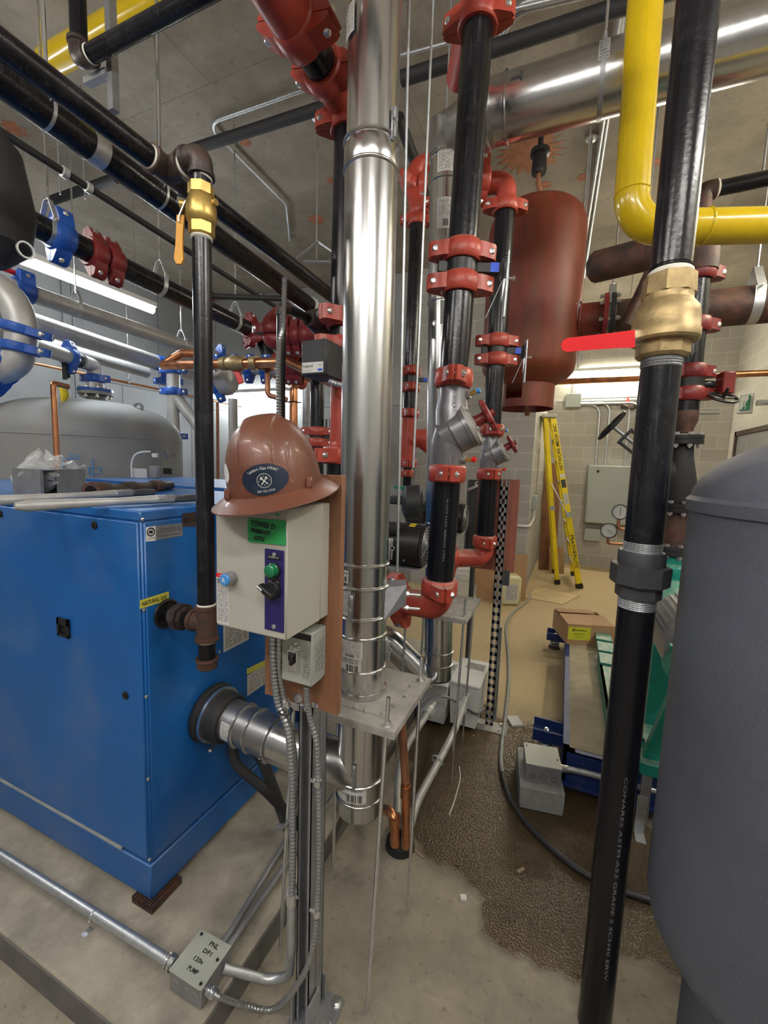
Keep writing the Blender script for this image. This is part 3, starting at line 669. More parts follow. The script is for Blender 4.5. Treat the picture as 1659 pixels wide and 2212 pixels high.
# tee on the gas main
px1, pz1 = -1.125, onx(365,368,-1.125).z
TP = onx(365,370,px1); E0 = V((G0.x, TP.y, TP.z+.012))
screw_elbow(t, E0, V((-1,0,0)), -UP, gr)
pipe(t, [E0-X3*.03, TP+X3*.03], gr, 'black_pipe_dark', 'nipple')
t = thing('gas_main', 'black overhead gas pipe running into depth, with brown tee above the brass valve', 'pipe', TP)
A = V((px1, -.6, TP.z+.01)); B = V((px1, 2.05, TP.z-.015)); r1 = .029
pipe(t, [A, TP-Y3*.06], r1, 'black_pipe'); pipe(t, [TP+Y3*.06, B], r1, 'black_pipe')
screw_tee(t, TP, Y3, X3, r1*.98)
part('pipe_cap', MB().lathe(B-Y3*.01, Y3, [(0,r1),(0,r1*1.25),(.04,r1*1.25),(.05,r1)], 24), 'brown_fitting', t)
gasmain = (A, B)
# larger pipe beside it
A2 = onx(0,172,-1.62); B2 = onx(655,650,-1.62); d = (B2-A2); A2_ = A2-d*.8; B2_ = B2+d*.1; r2 = .049
t = thing('overhead_header_pipe', 'largest black overhead pipe at the upper left with a galvanized band', 'pipe', (A2+B2)/2)
pipe(t, [A2_, B2_], r2, 'black_pipe', n=32)
c = along(A2, B2, px=207); dd = d.normalized(); part('clamp_band', MB().lathe(c-dd*.025, dd, [(0,r2),(0,r2+.003),(.05,r2+.003),(.05,r2)], 32), 'galv', t)
c = along(A2, B2, px=668); part('end_ring', MB().lathe(c, dd, [(0,r2),(0,r2*1.12),(.03,r2*1.15),(.034,r2)], 32), 'white', t)
hanger(along(A2, B2, px=100), dd, r2, ZC, 'rod hanger holding the large overhead header near the left edge', w=.010); hanger(along(A2, B2, px=345), dd, r2, ZC, 'rod hanger holding the large overhead header left of the gas drop', w=.010)
hanger(along(*gasmain, px=617), Y3, r1, ZC, 'clevis hanger on long rod holding the gas main near the shiny flue', w=.03)
hanger(along(*gasmain, px=708), Y3, r1, ZC, 'clevis hanger holding the far end of the gas main', w=.03)
# ================= centre: control board
YBd = .868; bxr = -.479; bxl = -.70
t = thing('backing_board', 'reddish plywood backing board bolted to strut post, carrying control box', 'board', (-.59,YBd,.98))
part('plywood', MB().bb((bxl,YBd,.982), (bxr,YBd+.018,1.572), ch=.001), 'wood', t)
c = ony(644,1508,YBd); part('washer', MB().lathe(c, (0,-1,0), [(0,.014),(.002,.014)], 24), 'zinc', t); part('bolt', MB().lathe(c-Y3*.002, (0,-1,0), [(0,.008),(.006,.008)], 6), 'bolt', t)
c = ony(682,1524,YBd); mb = MB().bb((c.x-.010,YBd-.002,c.z-.007), (c.x+.008,YBd,c.z+.007)); part('strap_clip', mb, 'zinc', t)
Yf = .70; cx0, cx1, cz0, cz1 = -.698, -.511, 1.233, 1.506
t = thing('control_box', 'beige pump starter box with blue round button, green lamp and hard hat on top', 'control box', ((cx0+cx1)/2,(Yf+YBd)/2,cz0))
part('enclosure', MB().bb((cx0,Yf+.132,cz0), (cx1,YBd,cz1), ch=.002), 'beige_box', t)
cv = part('cover', MB().bb((cx0-.001,Yf,cz0-.002), (cx1+.001,Yf+.131,cz1+.001), ch=.003), 'beige_box', t)
def fr(x, y, off=0): q = ony(x, y, Yf); return V((q.x, Yf-off, q.z))
N_ = V((0,-1,0))
a, b = fr(573,1184), fr(617,1366); mb = MB().bb((a.x,Yf-.0025,b.z-.002), (cx1-.004,Yf-.0005,a.z), ch=.001)
pl = part('switch_plate', mb, 'purple', t, 'dark purple switch plate')
xm = (a.x+cx1-.004)/2
for z in (a.z-.011, b.z+.008): part('screw', MB().lathe((xm,Yf-.0025,z), N_, [(0,.0052),(.0015,.005),(.0025,.003)], 14), 'bolt', pl)
def leg(zc, w_, h_, s_, cols=('black','white')):
    p = part('legend_plate', MB().bb((xm-w_/2,Yf-.0045,zc-h_/2), (xm+w_/2,Yf-.0025,zc+h_/2), ch=.0006), 'black', pl)
    g = MB(); 
    for tx, dx, dz, hh, ww in s_: text(g, tx, (xm+dx,Yf-.0047,zc+dz), X3, UP, hh, w=ww, off=.0002)
    part('lettering', g, 'white', p)
gz_ = fr(590,1230).z; sz = fr(590,1272).z
leg(gz_+.0265, .030, .0085, [('POWER ON',0,0,.0038,.024)])
leg(sz+.020, .030, .013, [('OFF',0,.004,.0028,.007),('HAND',-.0085,-.003,.0028,.010),('AUTO',.0085,-.003,.0028,.010)])
gb = part('indicator_lamp', MB().lathe((xm,Yf-.0025,gz_), N_, [(0,.0145),(.006,.0145),(.007,.0135),(.016,.013),(.0185,.010),(.0195,.0001)], 28, m=1).lathe((xm,Yf-.0025,gz_), N_, [(0,.0165),(.004,.0165),(.005,.014)], 28), ['black','green_button'], t, 'green pilot lamp')
kn = MB().lathe((xm,Yf-.0025,sz), N_, [(0,.018),(.008,.018),(.009,.016),(.014,.0155)], 28)
dk = V((-.85,0,.53)).normalized(); sd = dk.cross(N_)
kn.box((xm-.002,Yf-.024,sz+.001), (.040,.012,.016), (dk, sd, N_), ch=.002)
ks = part('selector_switch', kn, 'black', t, 'black three-position selector switch')
part('pointer', MB().box(V((xm-.002,Yf-.0325,sz+.001))+dk*.0135, (.014,.0035,.001), (dk, sd, N_)), 'white', ks)
c = fr(503,1247); rb = part('reset_button', MB().lathe(c, N_, [(0,.0135),(.004,.0145),(.022,.0145),(.0225,.013)], 28).lathe(c+N_*.0225, N_, [(0,.0125),(.003,.0122),(.004,.011),(.0042,.0001)], 28, m=1), ['steel_grey','blue_button'], t, 'blue round reset button marked R')
g = MB(); text(g, 'R', c+N_*.0268, X3, UP, .0105, bold=True, off=.0002); part('lettering', g, 'white', rb)
lt, lb_ = fr(467,1237), fr(495,1352); lx0, lx1 = cx0+.001, fr(495,1300).x
mb = MB(); sheet(mb, (lx0,Yf,lt.z-.004), (lx1,Yf,lt.z-.004), (lx1,Yf,lb_.z+.002), (lx0,Yf,lb_.z+.002), N_)
ds = part('danger_label', mb, 'print_danger', t, 'white danger label with red header')
mb = MB(); sheet(mb, (lx0,Yf,lt.z), (lx1,Yf,lt.z), (lx1,Yf,lt.z-.0085), (lx0,Yf,lt.z-.0085), N_, t=.001); h_ = part('header', mb, 'red_grip', ds)
g = MB(); text(g, 'DANGER', ((lx0+lx1)/2+.002,Yf-.0012,lt.z-.0044), X3, UP, .0042, w=.021, bold=True, off=.0003); part('lettering', g, 'white', ds)
g = MB(); zc = lt.z-.018; xc = lx0+.0075
for q in (((0,0),(.004,.006)),((0,0),(.005,-.004)),((0,0),(-.004,-.005)),((-.001,.001),(-.006,.003)),((.001,.003),(-.003,.006)),((.002,.003),(.006,.001))):
    seg(g, (xc+q[0][0],Yf-.0012,zc+q[0][1]), (xc+q[1][0],Yf-.0012,zc+q[1][1]), .0012, nrm=N_, t=.0003)
g.lathe((xc+.004,Yf-.001,zc+.007), N_, [(0,.0016),(.0004,.0016)], 10); part('pictogram', g, 'black', ds)
# knockout circles on the right side
g = MB(); c = onx(701,1138,cx1)
g.torus((cx1,c.y,c.z), X3, .014, .0009, 28, 6).torus((cx1,c.y,c.z), X3, .021, .0009, 28, 6); c = onx(702,1210,cx1); g.torus((cx1,c.y,c.z), X3, .008, .0007, 24, 6)
part('knockout', g, 'beige_box', t)
# green tape with handwriting
P = [fr(537,1119), fr(620,1125), fr(621,1178), fr(537,1170)]; mb = MB(); n_ = 14
def tp(u, v):
    p = P[3].lerp(P[2], u).lerp(P[0].lerp(P[1], u), v)
    jag = .0012*sin(v*31)+.0009*sin(v*57) if u in (0,1) else 0
    return V((min(p.x+jag, cx1+.0005), Yf-.0022-.0008*abs(sin(u*9+v*4)), p.z))
mb.patch(tp, 12, 8); tape = part('painters_tape', mb, 'green_tape', t, 'torn green painters tape with handwriting')
g = MB()
for s_, x, y, h__, w_ in (('TOWER D',570,1133,.011,.062),('PRIMARY',566,1148,.009,.050),('HTG',563,1163,.0095,.026)):
    q = fr(x, y); text(g, s_, (q.x, Yf-.0042, q.z), V((1,0,-.05)), V((.12,0,1)), h__, w=w_, off=.0002, bold=.035)
part('handwriting', g, 'black', tape)
g = MB(); q = fr(585,1111); text(g, 'Schneider', (q.x,Yf,q.z), X3, UP, .006, w=.03, off=.0004); text(g, 'Electric', (q.x,Yf,q.z-.005), X3, UP, .003, w=.018, off=.0004); part('printing', g, 'plate_grey', t)
q = fr(596,1112); part('logo_patch', MB().bb((q.x,Yf-.001,q.z-.0015), (q.x+.009,Yf,q.z+.002)), 'green_tape', t)
# ---- hard hat
hc = ony(601,1075,.775); hc = V((hc.x, .775, cz1+.020)); tl = radians(9.5); pt = radians(8)
Rh = Matrix.Rotation(radians(22), 3, 'Z') @ Matrix.Rotation(-tl, 3, 'Y') @ Matrix.Rotation(pt, 3, 'X')
ha, hb, hz = .099, .122, .152; off0 = V((0,0,.018))
def dome(th, ph, ex=0):
    x = ha*cos(ph)**.78*cos(th); y = hb*cos(ph)**.78*sin(th); z = hz*(sin(ph)**.9 if ph > 0 else 0); g_ = 0
    sm = lambda e0, e1, q: max(0, min(1, (q-e0)/(e1-e0)))
    if z > .03: g_ += .0065*(1-sm(.029, .034, abs(x)))*sm(.03, .06, z)
    # raised side panels bordered by grooves
    if abs(x) > .048 and z > .02:
        k = abs(abs(x)-(.058+.12*max(0, .085-z)*.4)); 
        if z < .095: g_ -= .002*(1-sm(.0, .004, k))
    nn = V((cos(ph)*cos(th), cos(ph)*sin(th), sin(ph)))
    return V((x,y,z))+nn*(g_+ex)
def hw(p): return hc+Rh @ (off0+p)
t = thing('hard_hat', 'brown full-brim hard hat with oval navy sticker, resting on the control box', 'hard hat', hc)
mb = MB(); nu, nv = 200, 60; vs = []; 
for j in range(nv):
    ph = (pi/2)*(j/(nv-.0)); 
    for i in range(nu): vs.append(hw(dome(2*pi*i/nu, ph)))
vs.append(hw(dome(0, pi/2)))
fs = [[j*nu+i, j*nu+(i+1) % nu, (j+1)*nu+(i+1) % nu, (j+1)*nu+i] for j in range(nv-1) for i in range(nu)]+[[(nv-1)*nu+i, (nv-1)*nu+(i+1) % nu, nv*nu] for i in range(nu)]
mb.add(vs, fs)
part('shell', mb, 'hat', t)
# brim
mb = MB(); prof = [(0,.0),(.010,-.004),(.022,-.011),(.034,-.019),(.037,-.0205),(.0375,-.023),(.033,-.0235),(.020,-.0155),(0,-.006),(-.006,-.003)]; vs = []
for i in range(nu):
    th = 2*pi*i/nu; e = V((cos(th)*ha, sin(th)*hb, 0)); o_ = V((cos(th), sin(th), 0)).normalized(); k = 1+.12*abs(sin(th))
    for d_, z_ in prof: vs.append(hw(e+o_*(d_*k)+V((0,0,z_+.002))))
n = len(prof); mb.add(vs, [[i*n+j, ((i+1) % nu)*n+j, ((i+1) % nu)*n+(j+1) % n, i*n+(j+1) % n] for i in range(nu) for j in range(n)])
part('brim', mb, 'hat', t)
def front(x, z, e=.0012):   # point on the camera side of the dome
    ph = math.asin(max(0, min(1, z/hz))**(1/.9)); cth = x/(ha*cos(ph)**.78); th = -math.acos(max(-1, min(1, cth))); return hw(dome(th, ph, e))
sx, sz_ = .013, .034; rx, rz = .043, .029
mb = MB(); vs = [front(sx, sz_)]; rings = 6; k = 40
for j in range(1, rings+1):
    for i in range(k): a = 2*pi*i/k; vs.append(front(sx+rx*cos(a)*j/rings, sz_+rz*sin(a)*j/rings))
fs = [[0, 1+i, 1+(i+1) % k] for i in range(k)]+[[1+(j-1)*k+i, 1+j*k+i, 1+j*k+(i+1) % k, 1+(j-1)*k+(i+1) % k] for j in range(1, rings) for i in range(k)]
mb.add(vs, fs); stk = part('sticker', mb, 'navy', t, 'oval navy sticker with white print')
g = MB(); e2 = .0019
def arcfn(u, v): a = pi/2-u/.036*.92; return front(sx+(.0365+v)*cos(a)*1.0, sz_+(.0205+v)*sin(a)*.98+.0015, e2)
text(g, 'Lazzaro Gas HVAC', (0,0,0), X3, UP, .0052, w=.063, fn=arcfn, bold=True)
text(g, '289 356 2920', (0,0,0), X3, UP, .0042, w=.033, fn=lambda u, v: front(sx+u, sz_-.0205+v-abs(u)*.02*-1, e2))
for i in range(32):
    for rr_ in (.0125,):
        a0, a1 = 2*pi*i/32, 2*pi*(i+1)/32; q = [front(sx+R_*cos(a), sz_-.001+R_*sin(a), e2) for R_, a in ((rr_,a0),(rr_,a1),(rr_+.001,a1),(rr_+.001,a0))]; g.add(q, [(0,1,2,3)])
def st2(x0, z0, x1, z1, w_):
    dx, dz = x1-x0, z1-z0; L = sqrt(dx*dx+dz*dz); nx, nz = -dz/L*w_/2, dx/L*w_/2
    g.add([front(sx+x+u, sz_-.001+z+v, e2) for x, z, u, v in ((x0,z0,nx,nz),(x0,z0,-nx,-nz),(x1,z1,-nx,-nz),(x1,z1,nx,nz))], [(0,1,2,3)])
for s_ in (-1,1):
    st2(-.006*s_, -.007, .004*s_, .004, .0022); st2(.003*s_, .007, .0065*s_, .003, .0035); st2(.002*s_, .004, .005*s_, .008, .0015)
    st2(.0092*s_-.0015, 0, .0092*s_+.0015, 0, .0006); st2(.0092*s_, -.0015, .0092*s_, .0015, .0006)
st2(0,.007,0,.0095,.0012); st2(0,-.0095,0,-.007,.0012)
part('sticker_print', g, 'paper', stk)
mb = MB(); cx_, cz_ = -.074, .052; vs = [front(cx_, cz_)]
for i in range(24): a = 2*pi*i/24; vs.append(front(cx_+.016*cos(a)*.7, cz_+.019*sin(a)))
mb.add(vs, [[0, 1+i, 1+(i+1) % 24] for i in range(24)]); w_ = part('sticker', mb, 'paper', t, 'round white worn sticker')
for x_ in (-.076, .083):
    c = front(x_, .006, .004); part('accessory_slot', MB().box(c+UP*.004, (.014,.012,.024), (RT, TOC, UP), ch=.003), 'hat', t)
# ---- disconnect switch
q = ony(703,1440,YBd); dx1 = q.x; y_f = onx(672,1483,dx1).y; dz0 = onx(672,1484,dx1).z; dz1 = ony(703,1350,YBd).z; dx0 = ony(609,1440,y_f).x
t = thing('disconnect_switch', 'small grey disconnect switch below the control box with silver toggle guard', 'switch', ((dx0+dx1)/2,(y_f+YBd)/2,dz0))
part('enclosure', MB().bb((dx0,y_f+.004,dz0), (dx1,YBd,dz1-.0), ch=.002), 'grey_box', t)
part('cover', MB().bb((dx0-.001,y_f,dz0-.001), (dx1+.001,y_f+.05,dz1+.001), ch=.002), 'grey_box', t)
xm = (dx0+dx1)/2-.004; zm = ony(640,1425,y_f).z; w2 = (dx1-dx0)
mb = MB(); sheet(mb, (dx0+.002,y_f,dz1-.004),(dx1-.002,y_f,dz1-.004),(dx1-.002,y_f,dz1-.018),(dx0+.002,y_f,dz1-.018), N_); part('header_strip', mb, 'black', t)
mb = MB(); sheet(mb, (dx1-.024,y_f,dz1-.03),(dx1-.003,y_f,dz1-.03),(dx1-.003,y_f,dz0+.012),(dx1-.024,y_f,dz0+.012), N_, t=.0006); part('rating_label', mb, 'print_box', t)
mb = MB(); yb = (y_f+YBd)/2; sheet(mb, (dx1+.001,y_f+.012,dz1-.03),(dx1+.001,y_f+.056,dz1-.02),(dx1+.001,y_f+.056,dz0+.02),(dx1+.001,y_f+.012,dz0+.022), X3, t=.0006); part('side_label', mb, 'print_box', t)
gd_ = MB(); h2 = .027; w3 = .013
gd_.bb((xm-w3,y_f-.013,zm-h2), (xm-w3+.002,y_f,zm+h2), ch=.0006).bb((xm+w3-.002,y_f-.013,zm-h2), (xm+w3,y_f,zm+h2), ch=.0006).bb((xm-w3,y_f-.002,zm-h2-.004), (xm+w3,y_f,zm+h2+.006), ch=.0006).bb((xm-w3,y_f-.013,zm+h2-.004), (xm+w3,y_f-.011,zm+h2))
part('toggle_guard', gd_, 'zinc', t)
part('toggle', MB().box((xm,y_f-.011,zm+.004), (.009,.018,.024), None, ch=.002), 'black', t)
for z in (zm+h2+.011, zm-h2-.009): part('screw', MB().lathe((xm,y_f,z), N_, [(0,.004),(.002,.003)], 10), 'bolt', t)
# ---- strut post
P0 = onz(662,2205,0); xs, ys = P0.x, P0.y
mb = MB(); W_, Dp = .0415, .041
def channel(mb, cx, y0, z0, z1, w_=.041, d_=.041, t_=.0028, lip=.0095, m=0, fy=-1):
    y1 = y0-fy*d_
    mb.bb((cx-w_/2,min(y1,y1+fy*t_),z0), (cx+w_/2,max(y1,y1+fy*t_),z1)); 
    for s_ in (-1,1):
        xo = cx+s_*w_/2; mb.bb((min(xo,xo-s_*t_),min(y0,y1),z0), (max(xo,xo-s_*t_),max(y0,y1),z1)); mb.bb((min(xo,xo-s_*lip),min(y0,y0-fy*t_),z0), (max(xo,xo-s_*lip),max(y0,y0-fy*t_),z1))
ys = .888
channel(mb, xs-.006, ys, .012, 1.0, .042, .036); channel(mb, xs-.006, ys+.073, .012, 1.0, .042, .036, fy=1)
t = thing('strut_post', 'galvanized strut channel post standing on the floor under the control board', 'post', (xs,ys,0))
part('channel', mb, 'steel_grey', t)
mb = MB().bb((xs-.045,ys-.045,0), (xs+.08,ys+.10,.006)).bb((xs-.036,ys-.012,.006), (xs-.029,ys+.045,.09)).bb((xs+.019,ys-.012,.006), (xs+.026,ys+.045,.09)).bb((xs-.036,ys+.074,.006), (xs+.026,ys+.08,.09))
bs = part('post_base', mb, 'steel_grey', t)
for q in ((xs+.06,ys+.03),(xs+.06,ys+.085)): part('bolt', MB().lathe((q[0],q[1],.006), UP, [(0,.016),(.002,.016)], 20).lathe((q[0],q[1],.008), UP, [(0,.011),(.009,.011)], 6), 'bolt', bs)
# ---- armoured cables
def pts(l): return [ony(x, y, Y_) for x, y, Y_ in l]
t = thing('armoured_cable', 'thick metal-clad cable looping from control box down left of the strut post', 'cable', pts([(630,1940,.86)])[0])
flex(t, pts([(590,1376,.80),(592,1440,.81),(600,1515,.83),(620,1570,.84),(629,1650,.85),(632,1760,.865),(632,1880,.87),(630,1935,.87)]), .0095)
c = ony(630,1935,.87); d0 = ony(630,2000,.87)
part('connector', MB().cyl(c+UP*.012, c-UP*.022, .0145, 14).cyl(c-UP*.004+RT*.012, c-UP*.004+RT*.02, .004, 8), 'zinc', t)
t = thing('armoured_cable', 'second metal-clad cable strapped beside the thick one below the control box', 'cable', pts([(637,1660,.87)])[0])
flex(t, pts([(603,1378,.80),(604,1440,.81),(612,1500,.835),(622,1545,.85),(634,1610,.865),(638,1665,.88),(636,1740,.9),(620,1780,.9),(600,1786,.93)]), .0072)
part('strap', MB().cyl(ony(617,1512,.838), ony(620,1528,.842), .010, 14), 'zinc', t)
part('cable_tie', MB().torus(ony(617,1536,.838), UP, .017, .0022, 20, 6, ), 'black', t)
jb = [onz(x,y,.168) for x, y in ((432,2008),(500,2040),(434,2146),(366,2094))]
jc = sum(jb, V())/4; ju = ((jb[1]-jb[0])+(jb[2]-jb[3])).normalized(); jv = ((jb[0]-jb[3])+(jb[1]-jb[2])); jv = (jv-ju*jv.dot(ju)).normalized()
jw = ((jb[1]-jb[0]).length+(jb[2]-jb[3]).length)/2; jh = ((jb[0]-jb[3]).length+(jb[1]-jb[2]).length)/2
t = thing('armoured_cable', 'metal-clad cable from disconnect switch down the post, curving back to the marked junction box', 'cable', pts([(689,1850,.87)])[0])
e_ = jc+ju*(jw/2+.012)-jv*(jh*.30)-UP*.025
flex(t, pts([(662,1482,.82),(664,1520,.84),(672,1560,.855),(684,1610,.862),(687,1690,.866),(689,1800,.868),(688,1900,.868)])+[ony(684,1985,.868), ony(670,2070,.862), ony(640,2130,.855)]+[onz(590,2180,.02), onz(530,2172,.04), e_+ju*.03, e_], .0078)
for q in ((664,1526),(686,1690),(684,1972)):
    c = ony(*q, .862); part('strap', MB().cyl(c-UP*.007, c+UP*.007, .0105, 14).cyl(c+X3*-.02, c, .005, 8), 'zinc', t)
part('connector', MB().cyl(e_+ju*.016, e_-ju*.012, .013, 14).torus(e_+ju*.004, ju, .012, .003, 14, 6), 'zinc', t)
# ---- junction box on the pad
t = thing('junction_box', 'grey steel junction box on the pad edge, hand-marked PNL DP 120V PUMP', 'junction box', jc-UP*.068)
part('enclosure', MB().box(jc-UP*.033, (jw*.97,jh*.97,.062), (ju,jv,UP), ch=.002), 'steel_grey', t)
cvr = part('cover', MB().box(jc, (jw,jh,.003), (ju,jv,UP), ch=.0012), 'grey_box', t)
g = MB(); k = 0
for s_, dv, h_, w_, du in (('PNL',.33,.012,.032,.012),('DP1',.15,.011,.03,.008),('120v',-.06,.011,.034,.0),('PUMP',-.27,.011,.036,.004)):
    text(g, s_, jc+jv*(dv*jh)+ju*du+UP*.0016, (ju+jv*-.0).normalized(), jv, h_, w=w_, off=.0004, bold=.03)
part('handwriting', g, 'black', cvr)
for a_, b_ in ((.40,.12),(.40,-.40),(-.38,.4)): part('screw', MB().lathe(jc+ju*(a_*jw)+jv*(b_*jh), UP, [(0,.005),(.0035,.004)], 12), 'black', cvr)
g = MB()
for k in (-.28,0,.28): g.torus(jc-jv*(jh*.485)+ju*(k*jw)-UP*.034, jv, .011, .0008, 20, 5)
for k in (-.15,.15): g.torus(jc+ju*(jw*.485)+jv*(k*jh)-UP*.034, ju, .011, .0008, 20, 5)
part('knockout', g, 'steel_grey', t)
for sx_ in (-.3,.3): part('leg', MB().box(jc+jv*(sx_*jh)-UP*.067, (.03,.012,.006), (ju,jv,UP)), 'steel_grey', t)
# conduits
zc_ = jc.z-.032
t = thing('floor_conduit', 'galvanized conduit lying along the concrete pad from the left into the junction box', 'conduit', onz(200,1975,.1))
a, b = onz(-60,1808,.135), onz(376,2083,.135); b.z = a.z
part('conduit', MB().tube([a+(a-b)*.6, b], .0145, 16), 'galv', t)
c = onz(203,1978,.135); d = (b-a).normalized(); mb = MB(); mb.torus(c, d, .0155, .002, 20, 6).box(c-UP*.034+d.cross(UP)*.022, (.02,.03,.003), (d, d.cross(UP), UP)); part('strap', mb, 'zinc', t)
part('locknut', MB().lathe(b-d*.012, d, [(0,.021),(.008,.021)], 8).torus(b-d*.02, d, .019, .003, 20, 6), 'zinc', t)
t = thing('conduit_elbow', 'bent conduit from the junction box sweeping up the strut post', 'conduit', onz(600,2105,.1))
s0 = jc+ju*(jw/2)+jv*(jh*.2)-UP*.03; c = ony(630,1945,.87); 
part('conduit', MB().tube(fillet([s0, onz(625,2130,.03)+UP*.0, V((c.x, .87, .25)), c], .07, 10), .0125, 14), 'galv', t)
for k, (xe, ye, ze) in enumerate(((640,1780,.115),(640,1835,.115))):
    t = thing('floor_conduit', ('flat conduit running back along the pad from the junction box, the upper of two' if k == 0 else 'flat conduit running back along the pad from the junction box, the lower of two'), 'conduit', onz(560,1880,.1))
    s1 = jc+jv*(jh*.5)+ju*(jw*(.1+.2*k))-UP*.03; e1 = onz(xe, ye, ze); 
    part('conduit', MB().tube(fillet([s1, s1+jv*.05, e1, e1+(e1-s1)*.9], .03, 6), .0105, 12), 'steel_grey', t)
# ================= flue 1
FA, FB = ony(781,1490,1.19), ony(809,0,1.19); fdir = (FB-FA).normalized(); fr_ = .0765
def fz(row, r=fr_, off=0):
    """point on the flue axis whose near surface is seen at image row"""
    lo, hi = -2.0, 5.0
    for _ in range(50):
        q = (lo+hi)/2; P = FA+fdir*q
        if pr(P+TOC*r)[1] > row: lo = q
        else: hi = q
    return FA+fdir*((lo+hi)/2)
t = thing('flue_stack', 'tall shiny stainless flue in the centre, rising through square support plate beside hard hat', 'flue', fz(1783))
def flue_sec(root, rows, r, prof_top=True, m='stainless'):
    a, b = fz(rows[0]), fz(rows[1]); return part('flue_pipe', MB().tube([a, b], r, 56), m, root)
def bead(root, row, r, w=.006, h=.004, zf=fz, d=None, m='stainless'):
    c = zf(row); d = d or fdir; prof = [(-w,r),(-w*.7,r+h*.6),(-w*.2,r+h),(w*.2,r+h),(w*.7,r+h*.6),(w,r)]
    return part('joint_band', MB().lathe(c, d, prof, 48), m, root)
top_ = fz(-60)
part('flue_pipe', MB().tube([fz(330), top_+UP*1.2], fr_*.955, 56), 'stainless', t)
part('flue_pipe', MB().tube([fz(1226), fz(332)], fr_, 56), 'stainless', t)
part('flue_collar', MB().lathe(fz(334), fdir, [(0,fr_*1.0),(.01,fr_*1.04),((fz(272)-fz(334)).length-.01,fr_*1.035),((fz(272)-fz(334)).length,fr_*.96)], 56), 'stainless', t)
part('flue_pipe', MB().tube([fz(1783), fz(1228)], fr_*.985, 56), 'stainless', t)
for row, h in ((272,.006),(334,.005),(1226,.006),(1276,.006),(1342,.006),(1384,.004),(1457,.005),(1704,.006),(1748,.004)): bead(t, row, fr_, h=h)
part('base_ring', MB().lathe(fz(1514), fdir, [(0,fr_*1.0),(0,fr_*1.08),(.012,fr_*1.06),(.014,fr_)], 48), 'stainless', t)
part('bottom_cap', MB().lathe(fz(1783), fdir, [(-.004,.001),(-.004,fr_*.95),(0,fr_*.985),(.004,fr_*.985)], 48), 'stainless_dull', t)
def latch(root, x, y0, y1, zf=fz, r=fr_, w=.012):
    """toggle latch on the near side of the flue"""
    ym = (y0+y1)/2; c = zf(ym); hw = r*F/fd(c); a = math.asin(max(-.98, min(.98, (x-pr(c)[0])/hw)))
    n = (TOC*cos(a)+RT*sin(a)).normalized(); s = UP.cross(n); L = (zf(y0)-zf(y1)).length; p = c+n*r
    mb = MB(); mb.box(p+n*.004, (w, .006, L*.9), (s, n, UP), ch=.002)
    mb.box(p+n*.010+UP*(L*.28), (w*.8, .008, L*.34), (s, n, UP), ch=.002).box(p+n*.012-UP*(L*.2), (w*.5,.005,L*.4), (s,n,UP), ch=.001).torus(p+n*.013+UP*(L*.05), s, .006, .0015, 14, 6)
    return part('toggle_latch', mb, 'steel_grey', root)
latch(t, 846, 212, 292); latch(t, 841, 1165, 1222); latch(t, 763, 1283, 1352); latch(t, 836, 1396, 1450); latch(t, 769, 1650, 1707)
def sticker(root, px0, px1, py0, py1, A=FA, B=FB, r=fr_, m='print_white', txt=None, bars=None):
    mb = MB(); fn, W_, H_, rp = curved(mb, A, B, r, px0, px1, py0, py1); o = part('label', mb, m, root)
    g = MB(); n_ = 0
    if bars:
        x0, x1, y0, y1 = bars; k = 14
        for i in range(k):
            if i % 5 == 3: continue
            u0_ = x0+(x1-x0)*i/k; u1_ = u0_+(x1-x0)/k*(.7 if i % 3 else .35); q = [fn(u0_,y0), fn(u1_,y0), fn(u1_,y1), fn(u0_,y1)]
            nn = (q[1]-q[0]).cross(q[3]-q[0]).normalized(); nn = nn if nn.dot(CAM-q[0]) > 0 else -nn
            g.add([p+nn*.0006 for p in q], [(0,1,2,3)]); n_ += 1
    if n_: part('barcode', g, 'black', o)
    if txt:
        for s_, uc, vc, wd, hh in txt:
            g2 = MB(); f3 = lambda u, v: (lambda p: p+(CAM-p).normalized()*.0008)(fn(uc+u/W_, vc+v/H_)); text(g2, s_, (0,0,0), X3, UP, hh*H_, w=wd*W_, fn=f3, bold=True); part('lettering', g2, 'black', o)
    return o
sticker(t, 737, 755, 1236, 1264, m='paper', bars=(.1,.9,.1,.5), txt=[('65MM GV',.5,.75,.8,.12)]); sticker(t, 736, 759, 1274, 1334, m='print_white')
sticker(t, 735, 783, 1388, 1424, m='print_white', txt=[('DuraSeal',.55,.14,.35,.14)]); sticker(t, 735, 780, 1422, 1456, m='paper', bars=(.42,.95,.08,.5), txt=[('FSVL1206 06IN GVS',.5,.82,.9,.12),('6 INCH 304L SS',.5,.65,.8,.11)])
sticker(t, 727, 790, 1704, 1738, m='paper', bars=(.5,.95,.08,.55), txt=[('FSELB9006 90 ELBOW',.5,.82,.85,.12),('304L 6 INCH',.3,.45,.4,.1)])
sticker(t, 750, 768, -20, 50, m='print_white')
